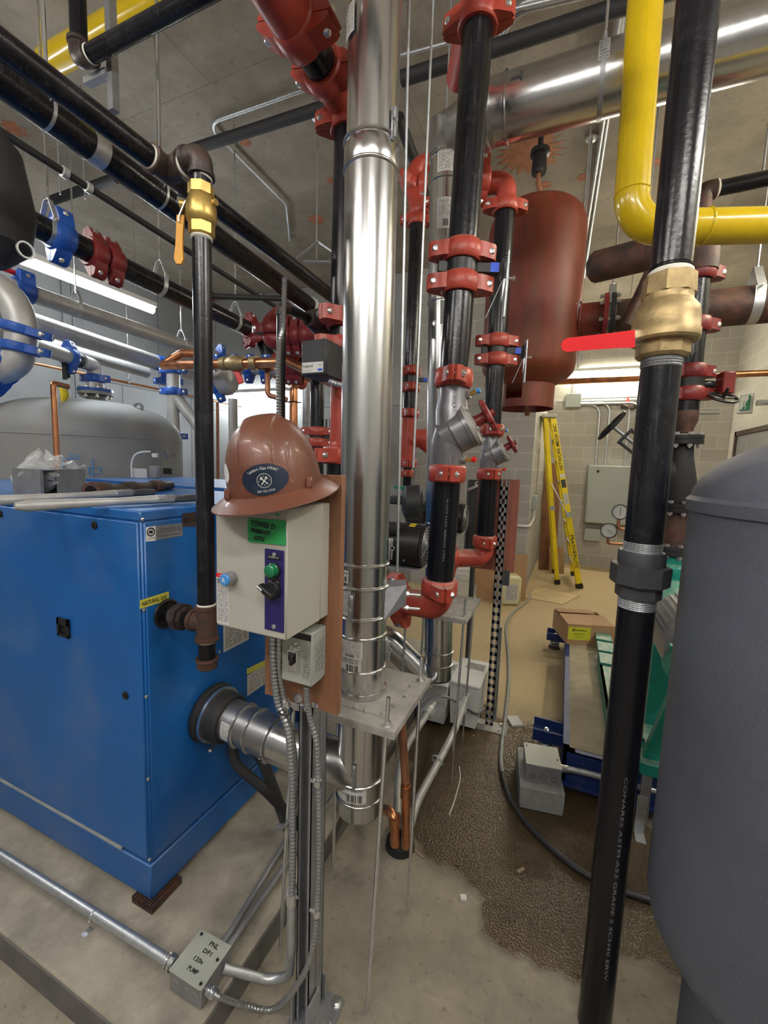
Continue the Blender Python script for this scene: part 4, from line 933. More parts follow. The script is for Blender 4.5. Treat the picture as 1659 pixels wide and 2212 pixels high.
# bracket on the flue
c = fz(1310); n = (RT*.75+TOC*.65).normalized(); s = UP.cross(n)
mb = MB(); e = c+RT*fr_
mb.prism([c+RT*(fr_*.9)+TOC*.02+UP*.045, c+RT*(fr_+.06)+TOC*.01+UP*.05, c+RT*(fr_+.06)+TOC*.01-UP*.01, c+RT*(fr_*.9)+TOC*.05-UP*.05], TOC*.003)
mb.prism([c+RT*(fr_*.95)+TOC*.02+UP*.045, c+RT*(fr_+.06)+TOC*.01+UP*.05, c+RT*(fr_+.06)-TOC*.05+UP*.05, c+RT*(fr_*.9)-TOC*.05+UP*.045], UP*.003)
part('side_bracket', mb, 'steel_grey', t)
for dz in (.02,-.025): part('bolt', MB().cyl(c+RT*(fr_+.05)+UP*dz, c+RT*(fr_+.105)+UP*(dz-.003), .005, 10).lathe(c+RT*(fr_+.06)+UP*dz, RT, [(0,.009),(.008,.009)], 6), 'bolt', t)
# support plate on four rods
def stand(y0, px_, rods, zp, label, holes):
    t = thing('flue_support', label, 'support stand', (-.57, y0, 0))
    mb = MB().bb((px_[0],px_[2],zp-.004), (px_[1],px_[3],zp)).bb((px_[0],px_[2]-.001,zp-.022), (px_[1],px_[2]+.002,zp-.002))
    mb.bb((px_[0]+.06,px_[2]+.05,zp), (px_[1]-.05,px_[3]-.06,zp+.003)).bb((px_[1]-.003,px_[2],zp-.02), (px_[1],px_[3],zp-.002))
    pl = part('plate', mb, 'plate_grey', t)
    for a, b in holes:
        p = V((px_[0]+.06+(px_[1]-.11-px_[0])*a, px_[2]+.05+(px_[3]-.11-px_[2])*b, zp+.003)); part('bolt_head', MB().lathe(p, UP, [(0,.008),(.005,.007),(.006,.004)], 6), 'plate_grey', pl)
    for (tx, ty), (bx_, by_) in rods:
        a = V((bx_,by_,0)); b = V((tx,ty,zp)); d = (b-a).normalized(); rod = part('threaded_rod', MB().cyl(a, b+UP*.085, .0062, 10), 'zinc', t)
        part('nut', MB().lathe(b+UP*.0, UP, [(0,.014),(.002,.014)], 16).lathe(b+UP*.002, UP, [(0,.0105),(.010,.0105)], 6).lathe(b-UP*.018, UP, [(0,.0105),(.010,.0105)], 6), 'bolt', rod)
    return t
zp = .87; h1 = onz(837,1568,zp); h2 = onz(909,1470,zp)
stand(1.18, (h1.x-.34, h1.x+.03, h1.y-.02, h2.y+.03), [((h1.x,h1.y),(-.428,.995)), ((h2.x,h2.y),(-.417,1.309)), ((h1.x-.31,h1.y),(-.736,.988)), ((h1.x-.31,h2.y),(-.723,1.299))], zp, 'square grey support plate around the near flue on four threaded rods', [(.1,.02),(.35,.02),(.62,.03),(.95,.06),(1,.3),(1.05,.6),(1.02,.9),(.75,.02)])
# exhaust elbow from boiler to flue
t = thing('exhaust_duct', 'stainless exhaust duct elbow from the front boiler into the foot of the near flue', 'duct', (BX,1.142,.55))
e0 = V((BX,1.142,.656)); e1 = V((-.86,1.142,.632)); ex = (e1-e0).normalized(); fe = fz(1640); fe = V((fe.x, fe.y, .56)); re_ = .073
part('duct', MB().tube([e0, e1+ex*.03], re_*.98, 44), 'stainless_dull', t)
part('elbow', MB().tube(fillet([e1, e1+ex*.12, fe+V((.01,0,.03))], .12, 10), re_*1.02, 40), 'stainless', t)
for q, h, w_ in ((.16,.006,.006),(.215,.005,.005),(.30,.006,.006)): part('joint_band', MB().lathe(e0+ex*q, ex, [(-w_,re_),(-w_*.5,re_+h),(w_*.5,re_+h),(w_,re_)], 40), 'stainless', t)
part('rubber_boot', MB().lathe(e0, ex, [(0,.104),(.008,.108),(.02,.106),(.024,.10),(.034,.10),(.036,.094),(.06,.090),(.09,.088),(.10,.084)], 40), 'black_matte', t, 'black rubber boot collar')
part('hose_clamp', MB().lathe(e0+ex*.037, ex, [(0,.1015),(.010,.1015),(.010,.098)], 40).cyl(e0+ex*.042-UP*.085+TOC*.04, e0+ex*.042-UP*.085+TOC*.085, .006, 8), 'zinc', t)
fnp = MB(); n1 = V((-.15,-.95,.0)).normalized()
def dpat(u, v):
    a = radians(-118+u*38); return e0+ex*(.115+.075*v)+(UP*cos(a)*-1+V((0,-1,0))*-sin(a)*1)*(re_*.98+.001)
fnp.patch(lambda u, v: e0+ex*(.118+.05*u)+(V((0,-1,0))*cos(radians(-20+50*v))+UP*sin(radians(-20+50*v)))*(re_+.001), 4, 8); part('label', fnp, 'print_white', t)
mb = MB(); c = e0+ex*.27-UP*(re_+.004)+V((0,-.02,0)); mb.box(c, (.05,.014,.006), (ex, Y3, UP), ch=.001).box(c-UP*.008, (.02,.01,.012), (ex,Y3,UP), ch=.002); part('toggle_latch', mb, 'zinc', t)
dk = MB(); dk.tube(fillet([e0+ex*.10-UP*.08, e0+ex*.12-UP*.17, e0+ex*.22-UP*.27+Y3*.05, e0+ex*.30-UP*.50+Y3*.18], .08, 8), .018, 14)
solo('drain_hose', dk, 'black_matte', 'black flexible drain hose curving down below the exhaust duct', 'hose')
dk = MB(); dk.tube(fillet([V((BX,1.27,.56)), V((-1.02,1.25,.44)), V((-.95,1.32,.12))], .1, 8), .022, 14)
solo('drain_hose', dk, 'dark_grey', 'dark second hose leaning from the boiler side down to the pad', 'hose')
# ================= risers right of the flue
DA = 1.72; A0, A1 = hd(1034,30,DA), hd(951,1240,DA); rA = .0555
def on(A, B): return lambda y: along(A, B, py=y)
RA = on(A0, A1); dA = (A0-A1).normalized()
t = thing('main_riser', 'thick black riser pipe right of the flue with bright red couplings and silver balancing valve', 'pipe', A1-UP*.1)
pipe(t, [RA(28), RA(548)], rA, 'black_pipe', n=32)
pipe(t, [RA(548), RA(612)], rA, 'black_pipe', n=32, name='valve_body')
pipe(t, [RA(612), RA(812)], rA, 'black_pipe', n=32)
pipe(t, [RA(1022), RA(1262)], rA, 'black_pipe_dark', n=32)
coupling(t, RA(42), dA, rA, RT+TOC*.35); coupling(t, RA(547), dA, rA, RT); coupling(t, RA(616), dA, rA, RT)
coupling(t, RA(818), dA, rA, TOC-RT*.12, bm='bolt'); coupling(t, RA(1023), dA, rA, TOC-RT*.1); coupling(t, RA(1268), dA, rA, TOC+RT*.05)
# top tee heading away
tp = RA(-70); part('tee', MB().tube([RA(25), RA(-170)], rA*1.1, 24).tube([tp, tp-RT*.0+fh*.5+UP*.05], rA*1.05, 24), 'red', t)
# bottom elbow toward the left
eb = RA(1310); el = hd(868,1300,1.84); dl = (el-eb); dl.z = -.02; dl = dl.normalized()
part('elbow', MB().tube(fillet([RA(1262), eb, eb+dl*.20], .12, 12), rA*1.03, 28), 'red', t)
coupling(t, eb+dl*.205, dl, rA*1.0, UP+TOC*.2, w=.07)
g = MB()
ec = eb+(dA+dl).normalized()*.02
def butterfly(root, C, d, r, side, k=1.0, tag=True, lever='up'):
    """lever butterfly valve: neck to one side, notched plate and drop handle"""
    s = V(side).normalized(); o = part('butterfly_valve', MB().lathe(C-d*(.028*k), d, [(0,r*1.0),(0,r*1.06),(.056*k,r*1.06),(.056*k,r*1.0)], 32).box(C+s*(r+.045*k), (.09*k,.034*k,.036*k), (s, d.cross(s), d), ch=.002*k).box(C-s*(r+.016*k), (.036*k,.036*k,.040*k), (s, d.cross(s), d), ch=.002), 'black', root)
    if tag: part('tag', MB().box(C+s*(r+.068*k)+TOC*(.0185*k), (.032*k,.002,.034*k), (s, TOC, d)), 'blue_label', o, 'blue tag on the valve neck')
    p = C+s*(r+.105*k)
    mb = MB(); mb.lathe(p-s*.006*k, s, [(0,.040*k),(.006*k,.040*k)], 20)
    for i in range(9): mb.box(p+d*((i-4)*.010*k)+TOC*(.034*k), (.007*k,.010*k,.006*k), (s, TOC, d))
    part('notch_plate', mb, 'dark_grey', o)
    mb = MB(); mb.box(p+s*.014*k+d*(-.055*k), (.007*k,.028*k,.24*k), (s+d*0, TOC, d), ch=.001); mb.prism([p+s*.0*k+d*(.03*k), p+s*.02*k+d*(.03*k), p+s*.0*k-d*(.12*k)], TOC*.01*k); part('handle', mb, 'galv', o)
    mb = MB(); mb.box(p-s*.028*k-d*(.11*k), (.005*k,.014*k,.15*k), ((s*.93+d*.0-d*.36*-1).normalized(), TOC, (d*.93+s*.36).normalized()), ch=.001); part('release_lever', mb, 'steel_grey', o)
    mb = MB().cyl(p+s*.012*k-d*.03*k, p+s*.045*k-d*.03*k, .005*k, 8).lathe(p+s*.04*k-d*.03*k, s, [(0,.009*k),(.007*k,.009*k)], 6); part('bolt', mb, 'bolt', o)
    return o
butterfly(t, RA(580), dA, rA, RT)
def balancing(root, P, d, r, out, k, wheel='red_dark'):
    """Y-pattern triple duty valve: straight body, slanted bonnet with flange, handwheel, two test ports"""
    out = V(out).normalized(); bd = (out*.82+d*.57-d*.95*0).normalized(); bd = (out*.84+d*.50).normalized()
    mb = MB(); L = .21*k
    mb.tube([P+d*L, P+d*(L*.62), P+d*(L*.35)-out*.0, P+d*0+out*.012*k, P-d*(L*.3)-out*.004*k, P-d*(L*.55)-out*.006*k, P-d*L], [r*.98,r*1.0,r*1.12,r*1.25,r*1.22,r*1.08,r*.98], 32)
    mb.lathe(P-d*.05*k-out*.025*k, bd, [(0,r*1.25),(.045*k,r*1.36),(.05*k,r*1.48),(.10*k,r*1.50),(.102*k,r*1.56),(.118*k,r*1.56)], 36)
    o = part('balancing_valve', mb, 'alu_paint', root, 'silver Y-pattern balancing valve body')
    for s_ in (-1,1): part('collar', MB().lathe(P+d*(s_*L*.93), d, [(-.006*k,r*1.0),(-.004*k,r*1.07),(.004*k,r*1.07),(.006*k,r*1.0)], 32), 'alu_paint', o)
    fc = P-d*.05*k-out*.025*k+bd*.118*k
    part('flange', MB().lathe(fc, bd, [(0,r*1.62),(.016*k,r*1.62),(.018*k,r*1.5),(.022*k,r*1.2),(.03*k,r*.5),(.034*k,r*.45)], 32), 'plate_grey', o)
    a, b, _ = frame(bd)
    for i in range(6):
        q = fc+(a*cos(i*pi/3+.4)+b*sin(i*pi/3+.4))*(r*1.42); part('flange_bolt', MB().cyl(q-bd*.016*k, q+bd*.034*k, .0045*k, 8).lathe(q+bd*.016*k, bd, [(0,.009*k),(.008*k,.009*k)], 6), 'bolt', o)
    part('stem', MB().lathe(fc+bd*.03*k, bd, [(0,r*.5),(.01*k,r*.42),(.06*k,r*.40),(.062*k,r*.3)], 20), wheel, o)
    hwc = fc+bd*.085*k; m2 = MB(); n = 8; prof = []
    for sgn, zz in ((0,0),): pass
    vs = []
    for zi, sc in ((-.012*k,.86),(-.006*k,1.0),(.006*k,1.0),(.012*k,.86)):
        for i in range(24): rr = r*1.22*(1 if (i//1) % 3 else .86)*sc; vs.append(hwc+bd*zi+(a*cos(2*pi*i/24)+b*sin(2*pi*i/24))*rr)
    fs = [[z*24+i, z*24+(i+1) % 24, (z+1)*24+(i+1) % 24, (z+1)*24+i] for z in range(3) for i in range(24)]+[list(range(24))[::-1], [72+i for i in range(24)]]
    m2.add(vs, fs); m2.lathe(hwc-bd*.02*k, bd, [(0,r*.3),(.05*k,r*.28)], 14); part('handwheel', m2, wheel, o)
    for s_, c_ in ((.62,'blue_button'),(-.62,'red_grip')):
        q = P+d*(L*s_)+out*(r*.85); dd = (out*.93+d*(.35 if s_ > 0 else .05)+TOC*.25).normalized()
        part('test_port', MB().lathe(q, dd, [(0,r*.3),(.022*k,r*.3),(.024*k,r*.2)], 12).lathe(q+dd*.022*k, dd, [(0,.009*k),(.034*k,.009*k)], 6, 1).lathe(q+dd*.052*k, dd, [(0,.011*k),(.016*k,.011*k)], 8, 2), ['alu_paint','brass',c_], o)
    return o
PM = RA(925); bvA = balancing(t, PM, dA, rA, RT*.96+TOC*.25, .95)
g = MB(); nn = TOC*(rA*1.12); text(g, 'ISOLATE', RA(878)+TOC*(rA*1.12)+RT*.0, -UP, RT, .014, w=.085, off=.002); text(g, '4 IN', RA(945)+TOC*(rA*1.4)+RT*.055, -UP+RT*.6, RT+UP*.6, .012, off=.003)
q = RA(990)+TOC*(rA*1.06)
seg(g, q-UP*.03, q+UP*.02, .006, nrm=TOC, t=.003); seg(g, q+UP*.022, q+UP*.002-RT*.016, .005, nrm=TOC, t=.003); seg(g, q+UP*.022, q+UP*.002+RT*.016, .005, nrm=TOC, t=.003)
part('cast_marking', g, 'alu_paint', bvA)
def pipetext(root, s, A, B, r, rows, px, h, m='paper'):
    """stencilled line running down the near side of a pipe"""
    a = along(A, B, py=rows[0]); b = along(A, B, py=rows[1]); d = (b-a).normalized(); L = (b-a).length; mid = (a+b)/2
    hw = r*F/fd(mid); an = math.asin(max(-.95, min(.95, (px-pr(mid)[0])/hw)))
    g = MB(); sg = 1 if rows[1] > rows[0] else -1
    def fn(u, v):
        th_ = an+sg*v/r; return mid+d*u+(TOC*cos(th_)+RT*sin(th_))*(r+.0006)
    text(g, s, (0,0,0), X3, UP, h, w=L, fn=fn); return part('stencil', g, m, root)
pipetext(t, 'HEAT NUMBER XIST2 SCH 40', A0, A1, rA, (1205,1075), 958, .0065, 'steel_grey')
# riser B
DB = 2.45; B0, B1 = hd(1092,440,DB), hd(1047,1170,DB); rB = .051; RB = on(B0, B1); dB = (B0-B1).normalized()
t = thing('rear_riser', 'slimmer-looking black riser behind the main one, with red elbow on top and small silver valve', 'pipe', B1-UP*.1)
pipe(t, [RB(446), RB(738)], rB, 'black_pipe_dark'); pipe(t, [RB(738), RB(780)], rB, 'black_pipe', name='valve_body'); pipe(t, [RB(780), RB(925)], rB, 'black_pipe'); pipe(t, [RB(1024), RB(1168)], rB, 'black_pipe_dark')
coupling(t, RB(447), dB, rB, RT); coupling(t, RB(738), dB, rB, RT, col='red'); coupling(t, RB(778), dB, rB, RT); coupling(t, RB(930), dB, rB, TOC); coupling(t, RB(1024), dB, rB, TOC); coupling(t, RB(1168), dB, rB, TOC)
k1 = RB(392); part('elbow', MB().tube(fillet([RB(442), k1, k1-RT*.2-TOC*.05], .13, 12), rB*1.04, 28), 'red', t); coupling(t, k1-RT*.13, RT, rB, UP+TOC*.3)
k1 = RB(1204); part('elbow', MB().tube(fillet([RB(1170), k1, k1-RT*.22+TOC*.06], .12, 12), rB*1.03, 28), 'red', t); coupling(t, k1-RT*.21+TOC*.06, RT-TOC*.25, rB, UP)
butterfly(t, RB(758), dB, rB, RT, .95); balancing(t, RB(975), dB, rB*.9, RT*.96+TOC*.25, .78)
# ceiling connectors of riser A's neighbour: elbows left of it
DC = 3.3; C0, C1 = hd(900,500,DC), hd(880,1020,DC); RC = on(C0, C1); dC = (C0-C1).normalized(); rC = .052
t = thing('far_riser', 'black riser far behind the flue, with red suction strainer and green-flanged pump foot', 'pipe', C1)
pipe(t, [RC(470), RC(890)], rC, 'black_pipe'); 
for y, sd in ((478,RT),(803,TOC),(838,TOC),(893,TOC),(1000,TOC)): coupling(t, RC(y), dC, rC, sd)
part('strainer', MB().tube([RC(895), RC(1000)], rC*1.12, 28).tube([RC(950), RC(950)+RT*.10+UP*.02, RC(970)+RT*.20], [rC*1.4, rC*1.5, rC*1.2], 24), 'red', t)
pipe(t, [RC(1010), RC(1062)], rC*.62, 'black_pipe_dark'); coupling(t, RC(1022), dC, rC*.65, TOC)
part('flange', MB().lathe(RC(1056), dC, [(0,.10),(.02,.10),(.024,.06)], 24), 'green_pump', t)
butterfly(t, RC(820), dC, rC, RT, .8)
k1 = RC(450); part('elbow', MB().tube(fillet([RC(478), k1, k1+V((-.05,.0,.20))], .08, 8), rC*1.1, 24).tube(fillet([k1+V((-.02,.0,.08)), k1+V((-.05,.0,.30)), k1+V((.25,.1,.34))], .1, 8), rC*1.1, 24), 'red', t)
coupling(t, hd(905,455,DC), UP+RT*-.3, rC, TOC+RT); coupling(t, hd(886,400,DC), UP*.9+RT*.4, rC, TOC-RT); coupling(t, hd(912,400,DC), RT, rC, UP-TOC*.3)
# ================= flue 2
F2A, F2B = ony(946,1440,2.19), ony(962,360,2.19); f2 = (F2B-F2A).normalized(); r2_ = .076
R2 = lambda y: along(F2A, F2B, py=y)
t = thing('flue_stack', 'second stainless flue behind the black main riser, with labels and drain spout at foot', 'flue', R2(1462))
part('flue_pipe', MB().tube([R2(1460), R2(300)], r2_, 40), 'stainless', t)
for y, h in ((345,.006),(400,.006),(655,.005),(1130,.006),(1405,.006),(1432,.005)): part('joint_band', MB().lathe(R2(y), f2, [(-.007,r2_),(-.004,r2_+h),(.004,r2_+h),(.007,r2_)], 40), 'stainless', t)
part('bottom_cap', MB().lathe(R2(1462), f2, [(-.004,.001),(-.004,r2_*.96),(0,r2_)], 32), 'stainless_dull', t)
for q, m_, b_ in (((946,984,310,368),'print_white',None),((945,984,425,478),'print_white',None),((944,972,464,492),'paper',(.45,.9,.15,.7)),((951,975,648,700),'print_grey',None)): sticker(t, *q, A=F2A, B=F2B, r=r2_, m=m_, bars=b_)
latch(t, 940, 1382, 1412, zf=R2, r=r2_)
c = R2(1450)+TOC*r2_*.7-RT*.02; part('drain_spout', MB().tube(spline([c+UP*.03, c-RT*.01+TOC*.03, c-RT*.05+TOC*.03-UP*.03, c-RT*.075+TOC*.03-UP*.07]), .017, 12), 'stainless_dull', t)
# horizontal trunk
hA, hB = ony(1075,242,2.19), ony(1659,62,2.19); hd_ = (hB-hA); hd_.z = 0; hd_.normalize(); rh = .128; hz0 = hA.z
t = thing('horizontal_flue', 'large horizontal stainless flue under the ceiling at the upper right', 'flue', (0,2.19,hz0-rh))
a = V((R2(320).x, 2.19, hz0)); part('duct', MB().tube([V((hA.x-.10, 2.19, hz0)), V((hB.x+1.2, 2.19, hz0))], rh, 56), 'stainless', t)
for px_ in (1058,1096): c = along(hA, hB, px=px_); part('joint_band', MB().lathe(c, X3, [(-.008,rh),(-.004,rh+.007),(.004,rh+.007),(.008,rh)], 56), 'stainless', t)
part('elbow', MB().tube([R2(300)-UP*.08, R2(300)+UP*.05, V((R2(300).x+.03, 2.19, hz0-.06)), V((hA.x-.02, 2.19, hz0))], [r2_*1.02, r2_*1.1, rh*.9, rh], 48), 'stainless_dull', t)
mb = MB(); c = along(hA, hB, px=1300); fn = lambda u, v: V((c.x-.022+.044*v, c.y-cos(radians(-42+60*u))*(rh+.001), c.z+sin(radians(48-60*u)-0)*(rh+.001)))
mb.patch(lambda u, v: V((c.x-.02+.04*u, c.y-cos(radians(-35+65*v))*(rh+.001), c.z+sin(radians(-35+65*v))*(rh+.001))), 2, 12); part('label', mb, 'print_grey', t)
mb = MB(); c = along(hA, hB, px=1122); mb.box(V((c.x, c.y-rh*.97, c.z+.02)), (.05,.012,.014), None, ch=.002).box(V((c.x+.02, c.y-rh*.99, c.z+.02)), (.008,.02,.03), None, ch=.002); part('toggle_latch', mb, 'dark_grey', t)
hanger(V((along(hA,hB,px=1300).x, 2.19, hz0)), X3, rh, ZC, 'strap hanger and rod carrying the big horizontal flue', w=.02, m='steel_grey', gap=.03)
zq = .93; q0 = onz(998,1318,.90)
stand(2.17, (-.75,-.40,1.98,2.36), [((-.42,2.03),(-.434,2.0)), ((-.43,2.33),(-.456,2.334)), ((-.72,2.03),(-.74,2.0)), ((-.72,2.33),(-.73,2.33))], .87, 'grey support plate of the second flue on rods, behind the red lower elbow', [(.9,.1),(.5,.1)])
t = thing('exhaust_duct', 'stainless exhaust elbow between the second boiler and second flue', 'duct', (BX,2.15,.6))
e0 = V((BX,2.15,.62)); part('duct', MB().tube(fillet([e0, e0+X3*.3, V((-.62,2.19,.40))], .12, 10), .075, 36), 'stainless', t)
for q in (.10,.2): part('joint_band', MB().lathe(e0+X3*q, X3, [(-.006,.075),(-.003,.081),(.003,.081),(.006,.075)], 36), 'stainless', t)
# long threaded rods hanging down through the view
for (xa,ya),(xb,yb),D_,lb,rr in (((884,-10),(858,1235),1.36,'thick bright threaded rod hanging just right of the near flue',.0046),((936,-10),(893,1010),1.42,'slender threaded rod between the near flue and black main riser',.0040),((975,0),(962,290),2.5,'thin rod hanging down to the second flue elbow',.0045),((613,30),(616,548),2.0,None,.006)):
    if lb is None: continue
    a = hd(xa,ya,D_); b = hd(xb,yb,D_); a = a+(a-b)*((ZC-a.z)/(a.z-b.z)); solo('threaded_rod', MB().cyl(b, a, rr, 8), 'galv', lb, 'rod', loc=b)
# ================= right foreground gas riser
DG = 1.07; H0, H1 = hd(1508,0,DG), hd(1283,2212,DG); rG = .0432; RG = on(H0, H1); dG = (H0-H1).normalized()
ft = H1+(H1-H0)*(H1.z/(H0.z-H1.z))
t = thing('gas_riser', 'large black vertical pipe in the right foreground with brass valve and red lever', 'pipe', ft)
pipe(t, [RG(596), H0+dG*1.4], rG, 'black_pipe', n=40); pipe(t, [RG(1186), RG(782)], rG, 'black_pipe', n=40); pipe(t, [ft, RG(1288)], rG, 'black_pipe_dark', n=40)
def brow(a, b): return (RG(a)-RG(b)).length
c = RG(597); part('pipe_dope', MB().lathe(c, dG, [(-.006,rG*1.08),(0,rG*1.12),(.008,rG*1.09),(.012,rG*1.0)], 40), 'pale_tape', t)
threads(t, RG(594), dG, rG, .018, 'black_pipe', 4)
threads(t, RG(796), dG, rG*1.0, .03, 'steel_grey', 5); threads(t, RG(1192), dG, rG, .026, 'galv', 6); threads(t, RG(1312), dG, rG, .028, 'galv', 6)
a = RG(598); L = brow(640,598)
bvm = MB().lathe(a, -dG, [(0,rG*1.05),(.0,rG*1.27),(L,rG*1.32),(L,rG*1.2)], 8, ph=.3)
y = L; sp = brow(770,598)
bvm.lathe(a, -dG, [(L,rG*1.22),(sp*.31,rG*1.22),(sp*.33,rG*1.25),(sp*.42,rG*1.55),(sp*.52,rG*1.62),(sp*.68,rG*1.66),(sp*.70,rG*1.72),(sp*.80,rG*1.72),(sp*.83,rG*1.62),(sp*.84,rG*1.2)], 48)
bvm.lathe(a, -dG, [(sp*.84,rG*1.33),(sp*.99,rG*1.33),(sp*1.03,rG*1.18),(sp*1.03,rG)], 8, ph=.3)
bv = part('ball_valve', bvm, 'bronze', t, 'large brass ball valve body')
p0, p1 = hd(1384,730,1.06), hd(1372,728,1.05); st = RG(728)-RT*rG*1.5+TOC*.02
part('valve_stem', MB().cyl(RG(728)-RT*rG*.8, st-RT*.02, .011, 12), 'bronze', bv)
le = MB(); ribbon(le, [hd(1395,728,1.07), hd(1385,729,1.05), hd(1368,732,1.04)], dG, .036, .004); part('lever', le, 'zinc', bv)
DL = 1.03; gp = MB(); rows = [(1372,713,750),(1366,713,751),(1330,718,752),(1260,726,757),(1226,730,760),(1216,736,757),(1212.5,742,750)]; vs = []
for x, y0, y1 in rows:
    for (yy, ee) in ((y0,-.005),(y0,.005),(y1,.005),(y1,-.005)): vs.append(hd(x, yy, DL-ee))
gp.add(vs, [[i*4+k, i*4+(k+1) % 4, i*4+4+(k+1) % 4, i*4+4+k] for i in range(len(rows)-1) for k in range(4)]+[[3,2,1,0],[len(vs)-4+k for k in range(4)]]); gp.fixn = True
part('lever_grip', gp, 'red_grip', bv, 'red plastic sleeve on the lever')
u = RG(1190); Lu = brow(1290,1190)
part('union', MB().lathe(u, -dG, [(0,rG*1.02),(0,rG*1.22),(.006,rG*1.27),(Lu*.36,rG*1.27)], 10).lathe(u, -dG, [(Lu*.28,rG*1.45),(Lu*.30,rG*1.58),(Lu*.68,rG*1.58),(Lu*.72,rG*1.45)], 8, ph=.2).lathe(u, -dG, [(Lu*.7,rG*1.22),(Lu*.98,rG*1.22),(Lu*1.0,rG*1.1)], 8, ph=.2), 'dark_grey', t, 'dark malleable union nut')
pipetext(t, 'CONARES ASTM A53 GRADE 2 SCH40 ERW', H0, H1, rG, (1655,2080), 1312, .008, 'steel_grey')
# ================= right grey tank
LT = hd(1452,1400,1.03); u2 = V((LT.x, LT.y, 0)).normalized(); nR = V((u2.y, -u2.x, 0)); RTk = .31; TC = V((LT.x, LT.y, 0))+nR*RTk
zw, zb = zat(LT,1085), zat(LT,1880)
t = thing('expansion_tank', 'large dark grey upright tank cut off by the right edge, domed at top and bottom', 'tank', (TC.x,TC.y,0))
pf = [(zb-.17,.001),(zb-.168,RTk*.25),(zb-.155,RTk*.5),(zb-.125,RTk*.72),(zb-.08,RTk*.88),(zb-.035,RTk*.97),(zb,RTk),(zw-.006,RTk)]
pf2 = [(zw-.004,RTk)]+[(zw+.004+.165*sin(a), RTk*cos(a)) for a in [radians(3+84*i/16) for i in range(17)]]+[(zw+.17,.001)]
part('shell', MB().lathe((TC.x,TC.y,0), UP, pf+pf2, 96), 'tank_grey', t)
part('weld_rim', MB().lathe((TC.x,TC.y,0), UP, [(zw-.018,RTk),(zw-.014,RTk+.006),(zw+.010,RTk+.007),(zw+.016,RTk+.001),(zw+.022,RTk-.004)], 96), 'tank_grey', t)
part('skirt', MB().lathe((TC.x,TC.y,0), UP, [(0,RTk*.7),(0,RTk*.76),(.01,RTk*.76),(.012,RTk*.68),(zb-.11,RTk*.68),(zb-.11,RTk*.6)], 64), 'tank_grey', t)
# ================= yellow gas pipe
Yy = 1.7; ya = ony(1396,-30,Yy); yb = ony(1366,430,Yy); zc_ = zat(yb, 492); yc = V((yb.x, Yy, zc_)); ye = onz(1659,487,zc_); ye2 = yc+(ye-yc)*1.8; rY = .052
t = thing('yellow_gas_pipe', 'bright yellow painted gas pipe turning from vertical to horizontal at the upper right', 'pipe', yc)
pipe(t, fillet([ya+(ya-yc)*.5, yc, ye2], .10, 14), rY, 'yellow_pipe', n=40)
dy = (ye-yc).normalized(); c = along(yc, ye, px=1522); mb = MB(); mb.torus(c, dy, rY+.0005, .0035, 40, 6); part('weld_bead', mb, 'yellow_pipe', t)
c = yc+(ya-yc).normalized()*.105; mb = MB(); mb.torus(c, ya-yc, rY+.0003, .0025, 40, 6); part('weld_bead', mb, 'yellow_pipe', t)
# ================= air separator
AS = hd(1146,700,3.45); AX, AY = AS.x, AS.y; za, zt = zat(AS,800), zat(AS,455)+.0; ra = .352
zs0, zs1 = zat(AS,884), zat(AS,832)
t = thing('air_separator', 'tall dark red cylindrical separator vessel hanging below the ceiling', 'vessel', (AX,AY,zs0))
pf = [(zs1-.02,.20),(zs1+.01,.235),(zs1+.05,.30),(zs1+.09,.335),(zs1+.14,ra),(zt-.18,ra)]+[(zt-.18+.18*sin(a), ra-.14+.14*cos(a)) for a in [radians(10+80*i/8) for i in range(9)]]+[(zt+.005,.001)]
part('shell', MB().lathe((AX,AY,0), UP, pf, 64), 'oxide', t)
mb = MB(); rs = .212; fn = lambda a, z: V((AX+rs*sin(a), AY-rs*cos(a), z)); a_off = radians(-5)
gaps = [(radians(-38),radians(-2)), (radians(142),radians(178))]
def arc(a0, a1, z0, z1):
    mb.patch(lambda u, v: fn(a0+(a1-a0)*u, z0+(z1-z0)*v), max(2, int(abs(a1-a0)*12)), 1); mb.patch(lambda u, v: V((AX+(rs-.006)*sin(a0+(a1-a0)*u), AY-(rs-.006)*cos(a0+(a1-a0)*u), z0+(z1-z0)*v)), max(2, int(abs(a1-a0)*12)), 1)
hgt = zs1-zs0; arc(0, 2*pi, zs0, zs0+hgt*.32); arc(0, 2*pi, zs1-.01, zs1+.03)
arc(gaps[0][1], gaps[1][0], zs0+hgt*.32, zs1-.01); arc(gaps[1][1], gaps[0][0]+2*pi, zs0+hgt*.32, zs1-.01)
part('skirt', mb, 'oxide', t)
part('drain_pipe', MB().cyl((AX+.02,AY,zs1+.02), (AX+.02,AY,zs0-.05), .02, 12), 'copper_dull', t)
HZ = along(ony(1270,690,AY), ony(1600,680,AY), px=1300).z; rH = .118
part('nozzle', MB().tube([V((AX+.2,AY,HZ)), V((AX+.50,AY,HZ))], rH, 36).torus((AX+.345,AY,HZ), X3, .125, .012, 32, 8), 'oxide', t)
part('flange', MB().lathe((AX+.50,AY,HZ), X3, [(0,.115),(0,.17),(.028,.17),(.028,.115)], 40), 'red_dark', t)
mb = MB(); zt2 = zt; part('vent_pipe', MB().tube([(AX,AY,zt), (AX,AY,zt+.09), (AX+.01,AY,zt+.12), (AX-.015,AY,zt+.2), (AX-.015,AY,zt+.26)], [.022,.018,.02,.02,.014], 12), 'copper_dull', t)
part('vent_valve', MB().lathe((AX-.015,AY,zt+.26), UP, [(0,.03),(0,.05),(.02,.055),(.12,.05),(.13,.07),(.16,.07),(.16,.02),(ZC-zt-.26,.02)], 16), 'black', t)
